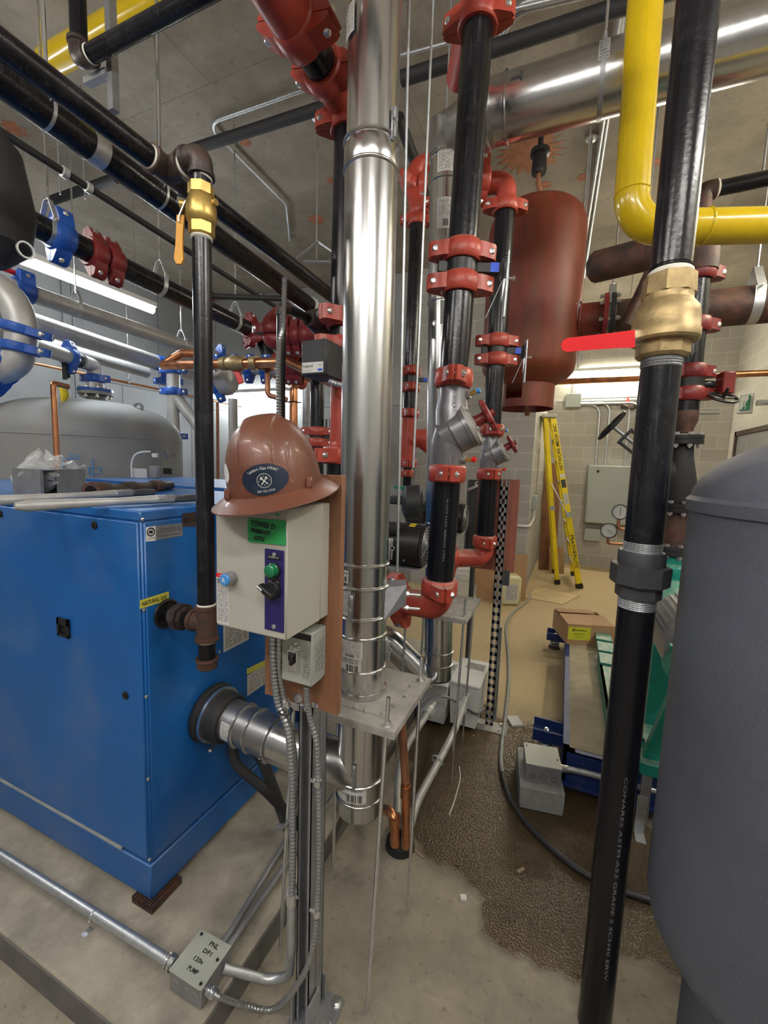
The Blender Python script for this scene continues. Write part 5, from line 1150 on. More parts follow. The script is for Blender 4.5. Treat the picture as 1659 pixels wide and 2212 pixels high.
t = thing('header_pipe', 'wide black header pipe with rust patches, flanged to red vessel at the right', 'pipe', (AX+.6,AY,HZ-rH))
part('flange', MB().lathe((AX+.545,AY,HZ), X3, [(0,.115),(0,.17),(.028,.17),(.03,.115)], 40), 'black_matte', t)
for i in range(8):
    a = i*pi/4+.3; q = V((AX+.49,AY+.148*cos(a),HZ+.148*sin(a))); part('flange_bolt', MB().cyl(q-X3*.02, q+X3*.115, .009, 8).lathe(q, -X3, [(0,.016),(.015,.016)], 6).lathe(q+X3*.09, X3, [(0,.016),(.015,.016)], 6), 'bolt', t)
part('pipe', MB().tube([(AX+.56,AY,HZ), (1.14,AY,HZ)], rH, 40), 'rusty', t, 'rust-brown welded length'); part('pipe', MB().tube([(1.14,AY,HZ), (XR,AY,HZ)], rH, 40), 'black_pipe_dark', t)
for q, m_ in ((1243,'galv'),(1318,'galv'),(1622,'galv')):
    x_ = ony(q,690,AY).x; hanger(V((x_,AY,HZ)), X3, rH, ZC, {1243:'wide galvanized strap hanger holding the red flanged nozzle',1318:'strap hanger on the header pipe just right of the flange bolts',1622:'wide curved galvanized hanger around the header pipe at the right edge'}[q], w=.055, gap=.11, rr=.008)
# brown stub above and right riser
DD = 2.3; D0_, D1_ = hd(1508,590,DD), hd(1455,1180,DD); RD = on(D0_, D1_); dD = (D0_-D1_).normalized(); rD = .058
t = thing('valve_riser', 'black and rust-brown riser behind the right gas pipe with dark red couplings and slanted valve', 'pipe', D1_)
tc_ = RD(520); sa = hd(1292,486,2.62); sa.z = tc_.z; sd = (sa-tc_).normalized()
part('pipe', MB().tube(fillet([RD(590), tc_, sa], .12, 10), rD*1.45, 32), 'rusty', t, 'rust-brown welded bend'); part('end_cap', MB().lathe(sa-sd*.04, sd, [(0,rD*1.45),(.03,rD*1.45),(.055,rD*1.3),(.075,rD*.8),(.082,.001)], 32), 'rusty', t)
pipe(t, [RD(590), RD(800)], rD, 'black_pipe'); pipe(t, [RD(850), RD(890)], rD, 'black_pipe')
for y_ in (592,704,804,852): coupling(t, RD(y_), dD, rD, RT, col='red_dark')
part('valve_body', MB().lathe(RD(850), dD, [(0,rD),(.0,rD*1.2),((RD(800)-RD(850)).length,rD*1.2)], 32).tube([RD(830)+RT*.05, RD(830)+RT*.13], .022, 12), 'black', t)
gb = part('gear_box', MB().box(RD(828)+RT*.17+TOC*.03, (.065,.06,.11), (RT,TOC,UP), ch=.006), 'red_dark', t); c = RD(862)+RT*.13+TOC*.08
mb = MB(); ax_ = (TOC*.5+UP*.85).normalized(); mb.torus(c, ax_, .062, .007, 32, 8).cyl(c+ax_*.0, c+ax_*.05, .008, 8)
a_, b__, _ = frame(ax_)
for i in range(3): mb.cyl(c, c+(a_*cos(i*2.1)+b__*sin(i*2.1))*.06, .005, 6)
part('handwheel', mb, 'black', gb)
part('reducer', MB().lathe(RD(935), dD, [(0,rD*.72),(.02,rD*.74),(.06,rD*1.0),(.10,rD*1.02),((RD(888)-RD(935)).length,rD)], 32), 'rusty', t)
def flange(root, y_, m='black', R_=.092):
    c = RD(y_); o = part('flange', MB().lathe(c, dD, [(-.024,R_*.6),(-.024,R_),(-.004,R_),(-.002,R_*.97),(.002,R_*.97),(.004,R_),(.022,R_),(.024,R_*.6)], 36), m, root)
    for i in range(8):
        a = i*pi/4+.2; q = c+(X3*cos(a)+Y3*sin(a))*(R_*.84); part('flange_bolt', MB().cyl(q-UP*.045, q+UP*.035, .007, 8).lathe(q-UP*.026, -UP, [(0,.013),(.012,.013)], 6).lathe(q+UP*.024, UP, [(0,.013),(.012,.013)], 6), 'bolt', o)
flange(t, 950)
pv = RD(1035); vb_ = MB().tube([RD(960), RD(990), RD(1040), RD(1085)], [rD*.85,rD*.95,rD*1.35,rD*.95], 28); bdir = (-RT*.72-TOC*.22+UP*.60).normalized()
vb_.lathe(pv, bdir, [(0,rD*1.1),(.10,rD*.95),(.14,rD*1.0),(.145,rD*1.35),(.165,rD*1.35),(.17,rD*1.1),(.20,rD*1.05),(.202,rD*1.4),(.218,rD*1.4)], 24)
o = part('check_valve', vb_, 'black_matte', t, 'black slanted globe valve')
a_, b__, _ = frame(bdir); y0_ = pv+bdir*.22; m2 = MB()
for s_ in (-1,1): m2.box(y0_+bdir*.07+b__*(s_*.042), (.14,.014,.022), (bdir, b__, a_), ch=.002)
m2.box(y0_+bdir*.14, (.016,.10,.03), (bdir, b__, a_), ch=.003); part('yoke', m2, 'black', o)
part('stem', MB().cyl(y0_-bdir*.01, y0_+bdir*.235, .010, 10).lathe(y0_+bdir*.03, bdir, [(0,.025),(.02,.025)], 6), 'steel_grey', o)
hwc = hd(1310,934,fd(y0_+bdir*.24)*1.01) if False else y0_+bdir*.23; mb = MB(); mb.torus(hwc, bdir, .088, .010, 36, 8).cyl(hwc-bdir*.01, hwc+bdir*.015, .02, 12)
for i in range(5): mb.cyl(hwc, hwc+(a_*cos(i*1.257)+b__*sin(i*1.257))*.086, .007, 6)
part('handwheel', mb, 'black', o)
flange(t, 1095); pipe(t, [RD(1105), RD(1180)], rD*.85, 'rusty'); flange(t, 1187, 'black_matte')
part('pressure_port', MB().cyl(RD(1130), RD(1130)+RT*.12-TOC*.0, .012, 10).torus(RD(1130)+RT*.09+TOC*.02, TOC, .03, .005, 20, 6), 'red_dark', t)
# diagonal rusty pipe to header
a = hd(1436,520,2.95); b = hd(1352,702,3.02); solo('branch_pipe', MB().tube([a+(a-b)*.15, b], .036, 20), 'rusty', 'short rust-brown pipe slanting down into the top of the header', 'pipe', loc=b)
a = hd(1530,412,2.45); b = hd(1659,385,2.38); t = thing('thin_overhead_pipe', 'black pipe with white taped brown elbow just above the yellow pipe at the right edge', 'pipe', a); pipe(t, [a, a+(b-a)*2], .038, 'black_pipe_dark'); part('elbow', MB().tube(fillet([a+(b-a)*.12, a-(b-a)*.10, a-(b-a)*.10-UP*.1], .05, 6), .048, 20), 'rusty', t); part('pipe_dope', MB().lathe(a+(b-a)*.11, b-a, [(0,.048),(.012,.046),(.016,.038)], 20), 'pale_tape', t)
# ================= skid, pump
zsk = .22; sx0 = .075; s1_ = onz(1238,1625,zsk); sy0, sy1 = s1_.y, 4.15
t = thing('pump_skid', 'blue steel frame skid filled with concrete, on spring mounts at the lower right', 'skid', (.9,3,.0))
mb = MB().bb((sx0,sy0,.05), (1.45,sy0+.02,zsk+.002), ch=.002).bb((sx0,sy0,.05), (sx0+.02,sy1,zsk+.002), ch=.002).bb((sx0,sy1-.02,.05), (1.45,sy1,zsk)).bb((1.43,sy0,.05), (1.45,sy1,zsk)).bb((sx0,sy0-.03,.05), (1.45,sy0+.02,.062)).bb((sx0,sy0,zsk-.006), (sx0+.055,sy1,zsk+.003)).bb((sx0,sy0,zsk-.006), (1.45,sy0+.05,zsk+.003))
part('frame', mb, 'blue_skid', t); part('concrete_fill', MB().bb((sx0+.03,sy0+.03,.07), (1.43,sy1-.02,zsk+.005)), 'skid_concrete', t)
def mount(x, y, lb):
    t = thing('spring_mount', lb, 'spring mount', (x,y,0))
    part('bracket', MB().bb((x-.10,y-.055,.112), (x+.10,y+.055,.12)).bb((x-.10,y-.058,.085), (x+.10,y-.05,.15)).bb((x-.10,y+.05,.085), (x+.10,y+.058,.16)), 'blue_skid', t)
    m2 = MB(); m2.tube([V((x-.03+.034*cos(a), y+.034*sin(a), .02+a*.0032)) for a in [i*pi/8 for i in range(50)]], .006, 8); part('spring', m2, 'steel_grey', t)
    part('cup', MB().lathe((x-.03,y,0), UP, [(0,.05),(.018,.05),(.02,.03)], 20).lathe((x-.03,y,.100), UP, [(0,.045),(.012,.045)], 20), 'rusty', t)
    part('adjusting_bolt', MB().lathe((x-.03,y,.12), UP, [(0,.014),(.012,.014),(.013,.008),(.02,.008)], 8), 'bolt', t)
b1 = onz(1205,1590,.12); mount(sx0-.055, b1.y+.02, 'blue spring mount shelf at the near corner of the pump skid')
b2 = onz(1198,1372,.12); mount(sx0-.05, b2.y, 'blue spring mount at the far corner of the skid, beside the cardboard box')
def jp(v, s): return [V(p)*s+V(v) for p in ((0,0,0),)]
PX = RD(1187).x; PY = RD(1187).y; pz = .74
t = thing('pump', 'dusty green base-mounted pump and motor behind the tank and black pipe', 'pump', (PX,PY,zsk))
part('base', MB().bb((PX-.27,sy0+.10,zsk), (PX+.25,PY+.55,zsk+.012)).bb((PX-.27,sy0+.10,zsk+.012), (PX-.255,PY+.55,zsk+.10)).bb((PX+.235,sy0+.10,zsk+.012), (PX+.25,PY+.55,zsk+.10)).bb((PX-.27,sy0+.10,zsk+.09), (PX+.25,PY+.55,zsk+.10)).bb((PX-.27,sy0+.10,zsk), (PX+.25,sy0+.112,zsk+.1)), 'green_pump', t)
vz = zat(RD(1187),1300)
part('volute', MB().lathe((PX,PY-.09,vz), Y3, [(0,.10),(0,.205),(.02,.225),(.06,.235),(.12,.225),(.16,.20),(.17,.1)], 40).torus((PX,PY,vz), Y3, .19, .05, 40, 12).lathe((PX,PY,vz), UP, [(0,.075),(RD(1200).z-vz,.07)], 24), 'green_pump', t)
for i in range(8): a = i*pi/4; part('flange_bolt', MB().lathe((PX+.185*cos(a),PY-.09,vz+.185*sin(a)), -Y3, [(0,.013),(.014,.013)], 6), 'green_pump', t)
part('bracket', MB().lathe((PX,PY-.32,vz), Y3, [(0,.07),(.1,.08),(.24,.15)], 24).bb((PX-.10,PY-.30,zsk+.1), (PX+.10,PY-.20,vz-.05)), 'green_pump', t)
g = MB(); g.lathe((PX,PY-.78,vz), Y3, [(0,.11),(.01,.15),(.05,.155),(.38,.155),(.40,.13),(.44,.06)], 40)
part('motor', g, 'steel_grey', t, 'grey dusty finned motor')
g = MB()
for i in range(18):
    a = radians(-70+140*i/17); n = V((sin(a),0,cos(a))); g.box(V((PX,PY-.56,vz))+n*.160, (.30,.005,.016), (Y3, n.cross(Y3), n))
part('cooling_fin', g, 'steel_grey', t)
g = MB()
ha_ = V((PX-.03,PY-.86,vz)); g.box((PX-.02,PY-.84,vz-.02), (.24,.16,.20), (V((.9,.0,-.4)), Y3, V((.4,0,.9))), ch=.02)
for i in range(4): g.box(V((PX-.15+.02*i,PY-.93,vz+.07-.05*i)), (.04,.03,.012), (V((.9,0,-.4)), Y3, V((.4,0,.9))), ch=.002)
part('fan_cowl', g, 'green_pump', t)
for sx_ in (-.14,.14):
    part('motor_foot', MB().bb((PX+sx_-.045,PY-.74,zsk+.10), (PX+sx_+.045,PY-.62,zsk+.155), ch=.004).prism([V((PX+sx_-.03,PY-.70,zsk+.15)), V((PX+sx_+.03,PY-.70,zsk+.15)), V((PX+sx_*.5,PY-.70,vz-.10))], Y3*.04).lathe((PX+sx_,PY-.68,zsk+.155), UP, [(0,.016),(.014,.016)], 6), 'green_pump', t)
g = MB()
for k in range(3): g.bb((PX-.27,sy0+.9+k*.22,zsk+.10), (PX-.16,sy0+1.08+k*.22,zsk+.115), ch=.003)
part('grout_plate', g, 'green_pump', t)
t = thing('pressure_gauge', 'round white dial gauge on brown elbow, upper of the two beside the black gas riser', 'gauge', hd(1340,1106,2.75))
def gauge(t, x, y, D, needle):
    c = hd(x, y, D); n = (CAM-c); n.z = 0; n.normalize(); s = UP.cross(n).normalized(); R_ = .050
    ca = part('case', MB().lathe(c-n*.03, n, [(0,R_*.8),(.004,R_*.95),(.03,R_),(.034,R_*1.0),(.034,R_*.9),(.030,R_*.88)], 36), 'black', t)
    f = part('dial', MB().lathe(c, n, [(0,R_*.9),(.001,R_*.9)], 36), 'paper', t); g = MB()
    for i in range(25): a = radians(-45+270*i/24); d = -s*cos(a)+UP*sin(a) if 0 else (s*cos(pi-a)+UP*sin(pi-a)); seg(g, c+d*R_*.70+n*.0015, c+d*R_*(.80)+n*.0015, .0012, nrm=n)
    a = radians(needle); d = s*cos(a)+UP*sin(a); seg(g, c-d*R_*.25+n*.002, c+d*R_*.62+n*.002, .003, nrm=n); text(g, 'PSI', c-UP*R_*.4+n*.0015, s, UP, .006); part('markings', g, 'black', f)
    return c
c = gauge(t, 1340, 1106, 2.75, 88); part('elbow', MB().tube(fillet([c-UP*.048+fh*.01, c-UP*.11+fh*.01, c-UP*.115+RT*.10+fh*.01], .02, 6), .011, 10), 'copper_dull', t)
t = thing('pressure_gauge', 'round white dial gauge on brown elbow, lower left of the two beside the gas riser', 'gauge', hd(1315,1146,2.75))
c = gauge(t, 1315, 1146, 2.75, -35); part('elbow', MB().tube(fillet([c-UP*.048, c-UP*.085, c-UP*.088+RT*.16], .02, 6), .010, 10), 'copper_dull', t)
# ================= junction box on its block
k0, k1_ = onz(1120,1745,0), onz(1217,1766,0); bu = (k1_-k0).normalized(); bw = (k1_-k0).length; bv_ = V((-bu.y,bu.x,0)); bh = zat(k0,1697)
bd_ = .30; kc = k0+bu*(bw/2)+bv_*(bd_/2)
solo('concrete_block', MB().box(kc+UP*(bh/2), (bw,bd_,bh), (bu,bv_,UP), ch=.006), 'block', 'rough grey concrete block on the wet floor, carrying the grey junction box', 'block')
q = k0+bu*.018+bv_*.03+UP*bh; t = thing('junction_box', 'grey junction box on a concrete block in the wet patch, round knockouts in front', 'junction box', kc+UP*bh)
jw2 = bw-.04; jc2 = k0+bu*(bw/2+.005)+bv_*.12+UP*(bh+.045)
part('enclosure', MB().box(jc2, (jw2,.16,.088), (bu,bv_,UP), ch=.002), 'steel_grey', t); cv2 = part('cover', MB().box(jc2+UP*.046, (jw2+.004,.165,.003), (bu,bv_,UP), ch=.001), 'grey_box', t)
for a_, b__ in ((-.43,.35),(.43,-.1)): part('screw', MB().lathe(jc2+bu*(a_*jw2)+bv_*(b__*.16)+UP*.0475, UP, [(0,.005),(.002,.004)], 10), 'dark_grey', cv2)
for i in (-.30,0,.30): part('knockout', MB().torus(jc2-bv_*.0805+bu*(i*jw2)-UP*.012, bv_, .015 if i == 0 else .011, .001, 24, 5), 'dark_grey', t)
t = thing('floor_conduit', 'galvanized conduit from the block-mounted junction box toward the right behind the black pipe', 'conduit', jc2+bu*.4-UP*.1)
s0 = jc2+bu*(jw2/2); part('conduit', MB().tube(spline([s0, s0+bu*.12, s0+bu*.30-UP*.015, s0+bu*.9-UP*.05]), .015, 14), 'galv', t)
part('connector', MB().lathe(s0, bu, [(0,.022),(.008,.022),(.01,.018),(.04,.018)], 16), 'zinc', t)
bp_ = hd(1382,1750,DG+.75); bp_ = onz(1380,1800,0); part('strap_bracket', MB().bb((bp_.x-.02,bp_.y-.0,0), (bp_.x+.02,bp_.y+.004,s0.z+.02)).bb((bp_.x-.02,bp_.y-.06,0), (bp_.x+.02,bp_.y,.005)), 'galv', t)
t = thing('strut_post', 'short galvanized slotted strut seen between the black gas pipe and grey tank', 'post', bp_)
bq = onz(1388,1775,0); part('channel', MB().bb((bq.x-.02,bq.y,0), (bq.x+.02,bq.y+.04,.38)), 'steel_grey', t)
# hose on the floor
hp = [(1146,1283),(1138,1300),(1110,1322),(1094,1352),(1099,1420),(1099,1480),(1092,1550),(1084,1610),(1084,1660),(1098,1715),(1130,1768),(1180,1822),(1240,1872),(1300,1906),(1360,1930),(1440,1955)]
hpts = [onz(x,y,.012) for x, y in hp]; t = thing('floor_hose', 'long grey-green hose snaking across floor from the block wall past the junction box', 'hose', hpts[8])
sp_ = spline(hpts, 6); part('hose', MB().tube(sp_[:50], .0115, 12), 'hose', t); part('hose', MB().tube(sp_[49:], .0115, 12), 'dark_grey', t, 'wet darker end of the hose')
# cardboard box
cb = onz(1224,1391,zsk+.006); v_ = (fh*cos(radians(4.4))+RT*sin(radians(4.4))).normalized(); u_ = V((v_.y,-v_.x,0)); k_ = fd(cb)/F; cw = 97*k_; ch_ = 43*k_; cdp = .36
t = thing('cardboard_box', 'open brown cardboard carton with yellow label on the far corner of the skid', 'carton', cb+u_*(cw/2)+v_*(cdp/2))
mb = MB(); cc = cb+u_*(cw/2)+v_*(cdp/2)+UP*(ch_/2); tk = .004
mb.box(cc-v_*(cdp/2), (cw,tk,ch_), (u_,v_,UP)).box(cc+v_*(cdp/2), (cw,tk,ch_), (u_,v_,UP)).box(cc-u_*(cw/2), (tk,cdp,ch_), (u_,v_,UP)).box(cc+u_*(cw/2), (tk,cdp,ch_), (u_,v_,UP)).box(cc-UP*(ch_/2-.003), (cw,cdp,tk), (u_,v_,UP)); part('carton', mb, 'cardboard', t)
f1 = MB().box(cc-v_*(cdp*.17)+UP*(ch_/2+.008)+u_*.0, (cw,cdp*.62,tk), (u_,(v_+UP*.05).normalized(),(UP-v_*.05).normalized())); part('flap', f1, 'cardboard', t)
f1 = MB().box(cc+v_*(cdp*.40)+UP*(ch_/2+.01)-u_*.02, (cw*.85,cdp*.25,tk), (u_,v_,UP)); part('flap', f1, 'cardboard', t)
f1 = MB().box(cc-u_*(cw/2-.015)+UP*(ch_/2-.03)+v_*.05, (.03,cdp*.8,tk), ((u_-UP*2).normalized(),v_,(UP+u_*.4).normalized())); part('flap', f1, 'cardboard', t)
mb = MB(); q = cc-v_*(cdp/2+tk/2+.0005)-u_*(cw*.25); hw_, hh_ = 23*k_, 14*k_; sheet(mb, q-u_*hw_+UP*hh_+UP*.012, q+u_*hw_+UP*hh_+UP*.012, q+u_*hw_-UP*hh_+UP*.012, q-u_*hw_-UP*hh_+UP*.012, -v_); lb = part('label', mb, 'yellow_label', t, 'yellow printed label')
g = MB(); q = q+UP*.012; text(g, 'GENERAL', q+UP*(hh_*.55)+u_*.015-v_*.0015, u_, UP, .012, w=.085, bold=True); text(g, 'UNITIZED', q-UP*(hh_*.05)-v_*.0015, u_, UP, .011, w=.08); text(g, 'QTY 16', q-UP*(hh_*.5)-v_*.0015, u_, UP, .011, w=.06); g.torus(q+UP*(hh_*.55)-u_*.045-v_*.0015, v_, .008, .003, 14, 4); part('lettering', g, 'black', lb)
# ================= ladder
L1, L2, L3, L4 = onz(1252,1271,0), onz(1204,1262,0), onz(1239,1243,0), onz(1197,1238,0); k_ = fd(L1)
tz = zat(L1,903); tpx = hd(1186,903,L1.dot(fh)+.1); tpn = V((tpx.x,tpx.y,tz)); far = ((L3-L1)+(L4-L2))/2; 
t = thing('step_ladder', 'tall yellow fibreglass stepladder standing partly open against the block wall', 'ladder', (L1+L2+L3+L4)/4)
rails = []
T1, T2 = tpn+RT*.05, tpn-RT*.045; T3, T4 = T1+far*.62, T2+far*.62
for a, b, w_ in ((L1,T1,.078),(L2,T2,.058),(L3,T3,.06),(L4,T4,.05)):
    d = (b-a).normalized(); s = (RT-d*RT.dot(d)).normalized(); n = d.cross(s); mb = MB().box((a+b)/2, (w_,.028,(b-a).length), (s,n,d), ch=.003); rails.append((part('rail', mb, 'yellow', t), a, b, d, s, n, w_))
    part('foot', MB().box(a+d*.035, (w_+.012,.05,.07), (s,n,d), ch=.004), 'black', t)
for i in range(7):
    f_ = .13+.125*i; a = L1.lerp(T1, f_); b = L3.lerp(T3, f_); part('step', MB().box((a+b)/2, (.075,(b-a).length,.022), (RT,(b-a).normalized(),UP)), 'galv', t)
for i in range(3): a = L2.lerp(T2, .2+.3*i); b = L4.lerp(T4, .2+.3*i); part('brace', MB().cyl(a, b, .009, 8), 'galv', t)
part('spreader', MB().box((L1.lerp(T1,.42)+L2.lerp(T2,.62))/2-fh*.03, (.012,.008,(L1.lerp(T1,.42)-L2.lerp(T2,.62)).length), (((L1.lerp(T1,.42)-L2.lerp(T2,.62)).normalized()).cross(fh),fh,(L1.lerp(T1,.42)-L2.lerp(T2,.62)).normalized())), 'zinc', t)
part('top_cap', MB().box(tpn+far*.3+UP*.02, (.2,far.length*.62+.06,.05), (RT,far.normalized(),UP), ch=.008), 'plate_grey', t)
for f_ in (.44,): 
    for (r_, a, b, d, s, n, w_) in rails[:2]: part('spreader_bracket', MB().box(a.lerp(b, f_ if w_ > .07 else .47)-fh*.018, (w_+.006,.006,.06), (s,fh,d)), 'galv', t)
r_, a, b, d, s, n, w_ = rails[0]; nn = -n if n.dot(CAM-a) < 0 else n
ld = s.cross(-d); g = MB(); rt_ = d if True else d
def ltext(s_, f_, h_, w__, up, flip=False):
    c_ = a.lerp(b, f_)+nn*.0155; rr_ = d if not flip else -d; uu = nn.cross(rr_); text(g, s_, c_, rr_, uu, h_, w=w__, bold=True, off=.001)
ltext('NETWORK MECH. INC', .83, .048, .62, s); ltext('FEATHERLITE', .22, .046, .46, s, True); part('lettering', g, 'black', r_)
for f_, h_, m_ in ((.62,.11,'dark_grey'),(.665,.05,'paper'),(.53,.15,'print_white')):
    mb = MB(); c_ = a.lerp(b, f_)+nn*.0152; sheet(mb, c_-s*.03+d*h_/2, c_+s*.03+d*h_/2, c_+s*.03-d*h_/2, c_-s*.03-d*h_/2, nn, t=.001); part('label', mb, m_, r_)
# boards and things near the wall
def leaning(px_, name, m, lb, cat, ybase, tilt=.12, th=.02, group=None):
    """board given by its picture corners bl, br (on floor) and top row"""
    (x0,y0),(x1,y1),yt = px_; a, b = onz(x0,y0,0), onz(x1,y1,0); u = (b-a).normalized(); v = V((-u.y,u.x,0)); h = zat(a, yt); d = (UP*h+v*tilt*h); L = d.length; d.normalize(); n = d.cross(u)
    c = (a+b)/2+d*(L/2)+n*0; return solo(name, MB().box(c, ((b-a).length,th,L), (u, n, d), ch=.001), m, lb, cat, loc=(a+b)/2)
leaning(((1163,1230),(1199,1232),1000), 'plank', 'wood', 'reddish plywood offcut leaning on the block wall behind the yellow ladder', 'plank', 0, .05)
leaning(((1186,1238),(1218,1240),1182), 'wood_offcut', 'cardboard', 'small brown offcut leaning at the foot of the ladder', 'offcut', 0, .3, .012)
leaning(((1022,1298),(1134,1298),1197), 'flattened_carton', 'cardboard', 'flat cardboard sheet standing behind the yellowish jug', 'cardboard', 0, .03, .01)
pb = [onz(x,y,.012) for x, y in ((1142,1288),(1250,1253),(1199,1224),(1112,1270))]
solo('plywood_sheet', MB().prism([p-UP*.012 for p in (onz(1135,1290,.012),onz(1215,1305,.012),onz(1253,1286,.012),onz(1160,1268,.012))], UP*.012), 'plywood_pale', 'pale plywood sheet lying flat on the floor before the ladder', 'plywood')
jg = onz(1097,1303,0); t = thing('jug', 'yellowish translucent plastic jug with label, standing by the perforated strut', 'jug', jg); kj = fd(jg)/F; jw_, jh_ = 44*kj, 64*kj
part('body', MB().box(jg+UP*(jh_/2), (jw_,.20,jh_), (RT,fh,UP), ch=.03).lathe(jg+UP*jh_-RT*.05, UP, [(0,.03),(.02,.028)], 16), 'jug', t); mb = MB(); c_ = jg-fh*.101+UP*(jh_*.45); sheet(mb, c_-RT*jw_*.3+UP*jh_*.28, c_+RT*jw_*.32+UP*jh_*.28, c_+RT*jw_*.32-UP*jh_*.28, c_-RT*jw_*.3-UP*jh_*.28, -fh); part('label', mb, 'print_white', t); part('cap', MB().lathe(jg+UP*(jh_+.02)-RT*.05, UP, [(0,.033),(.03,.033)], 16), 'white', t)
pl_ = onz(998,1288,0); t = thing('pail', 'white plastic pail behind the red elbow of the rear riser', 'pail', pl_); part('body', MB().lathe(pl_, UP, [(0,.125),(.30,.145),(.305,.15),(.32,.15),(.322,.145),(.36,.146),(.365,.152),(.375,.152),(.375,.14)], 36), 'white', t); part('handle', MB().tube([pl_+UP*.34+RT*.15*cos(a)-fh*.15*sin(a)*1-UP*.10*sin(a) for a in [pi*i/16 for i in range(17)]], .003, 6), 'zinc', t)
# ================= left side: storage tank
TS = hd(194,945,3.900); TX, TY = TS.x, TS.y; tr = .76; zs = zat(TS,948); zp_ = zat(TS,868)
t = thing('storage_tank', 'wide pale grey domed storage tank standing behind the blue boilers', 'tank', (TX,TY,0))
part('shell', MB().lathe((TX,TY,0), UP, [(.12,tr),(zs,tr)]+[(zs+(zp_-zs)*sin(a), tr*cos(a)**.62) for a in [radians(6+80*i/14) for i in range(15)]]+[(zp_,.001)], 72), 'tank_light', t)
part('weld_seam', MB().torus((TX,TY,zs), UP, tr, .004, 72, 6), 'tank_light', t)
for q in ((107,872),(299,880)):
    c = hd(q[0], q[1]+4, 3.9+(.1 if q[0] < 200 else -.1)); part('lifting_lug', MB().torus(c+UP*.02, fh, .032, .013, 24, 8, a0=0, a1=2*pi).box(c-UP*.03, (.085,.02,.06), (RT,fh,UP)), 'tank_light', t)
nz = hd(207,862,3.900); nz = V((nz.x,nz.y,0))
part('nozzle', MB().lathe(nz, UP, [(zp_-.06,.075),(zp_+.055,.075)], 28), 'tank_light', t)
part('name_plate', MB().box(hd(362,1018,3.536), (.07,.004,.05), (RT,fh,UP)), 'black', t)
c = hd(300,1022,3.185); part('name_plate', MB().box(c, (.12,.004,.07), (RT,fh,UP)), 'paper', t); part('junction_cover', MB().box(hd(334,1020,3.250), (.06,.05,.09), (RT,fh,UP), ch=.004), 'tank_light', t)
part('sensor_cable', MB().tube(spline([hd(286,1030,3.172), hd(284,1005,3.172), hd(290,985,3.172), hd(305,977,3.172), hd(325,976,3.198)]), .007, 8), 'white', t); part('sensor_head', MB().box(hd(335,984,3.211), (.04,.03,.03), (RT,fh,UP), ch=.004), 'white', t)
g = MB()
def tk(x, y): p = hd(x, y, 3.0)-V((TX,TY,0)); v_ = ray(x, y); v_ = V((v_.x, v_.y, 0)); k_ = v_; s_ = 3.9/ray(x,y).dot(fh); P = CAM+ray(x,y)*s_; d2 = V((TX-P.x, TY-P.y)); b_ = (ray(x,y).x*(-TX)+ray(x,y).y*(-TY)); A_ = ray(x,y).x**2+ray(x,y).y**2; C_ = TX*TX+TY*TY-(tr+.003)**2; B_ = 2*b_; return CAM+ray(x,y)*((-B_-sqrt(max(0, B_*B_-4*A_*C_)))/(2*A_))
for a, b in (((136,986),(136,1010)),((136,991),(174,991)),((200,990),(200,1030)),((192,1010),(218,1010)),((192,1010),(192,1024)),((218,1010),(218,1024)),((355,975),(362,990)),((370,980),(378,985)),((196,1024),(214,1024))): seg(g, tk(*a), tk(*b), .006, nrm=TOC, t=.003)
for i, ch_ in enumerate('TANK 24'): pass
text(g, 'TANK 12', tk(154,984), RT, UP, .024, w=.13, fn=None, off=.002); part('chalk_marks', g, 'blue_button', t)
# pipework on the tank nozzle
t = thing('tank_pipe', 'silver pipe with blue couplings and flange dropping onto the pale grey tank', 'pipe', nz+UP*(zp_+.06))
fz_ = zp_+.06; part('flange', MB().lathe(nz+UP*fz_, UP, [(0,.07),(0,.135),(.022,.135),(.026,.135),(.026,.07)], 36, 1).lathe(nz+UP*(fz_+.028), UP, [(0,.07),(0,.138),(.024,.138),(.03,.09)], 36, 0), ['blue_cpl','tank_light'], t)
for i in range(8): a = i*pi/4+.3; q = nz+V((.112*cos(a),.112*sin(a),fz_)); part('flange_bolt', MB().cyl(q-UP*.02, q+UP*.07, .010, 8).lathe(q-UP*.015, -UP, [(0,.015),(.012,.015)], 6).lathe(q+UP*.054, UP, [(0,.015),(.012,.015)], 6), 'bolt', t)
e = hd(207,783,3.926); e = V((nz.x,nz.y,zat(nz,790))); lf = hd(60,765,3.185); lf.z = e.z; dl2 = (lf-e).normalized(); rs_ = .058
part('reducer', MB().lathe(nz+UP*(fz_+.055), UP, [(0,.075),(.05,.066),(zat(nz,815)-fz_-.055,rs_)], 28), 'silver_pipe', t)
part('elbow', MB().tube(fillet([V((nz.x,nz.y,zat(nz,815))), e, e+dl2*.16], .11, 10), rs_*1.02, 28), 'silver_pipe', t)
coupling(t, V((nz.x,nz.y,zat(nz,818))), UP, rs_, RT, col='blue_cpl'); coupling(t, e+dl2*.30, dl2, rs_, UP, col='blue_cpl')
pipe(t, [e+dl2*.28, lf+dl2*.6], rs_, 'silver_pipe'); part('butterfly_valve', MB().lathe(e+dl2*.2, dl2, [(0,rs_*1.1),(.06,rs_*1.1)], 28).box(e+dl2*.23+TOC*.10+UP*.01, (.07,.08,.08), (RT,fh,UP), ch=.01).box(e+dl2*.2+TOC*.16-UP*.09, (.03,.02,.2), (RT,fh,UP)).box(e+dl2*.16+TOC*.16-UP*.10, (.02,.01,.14), (RT,fh,UP)), 'black', t)
c = e+dl2*.62+UP*.05; part('sensor_well', MB().cyl(c, c+UP*.05+RT*.02, .02, 6), 'brass', t)
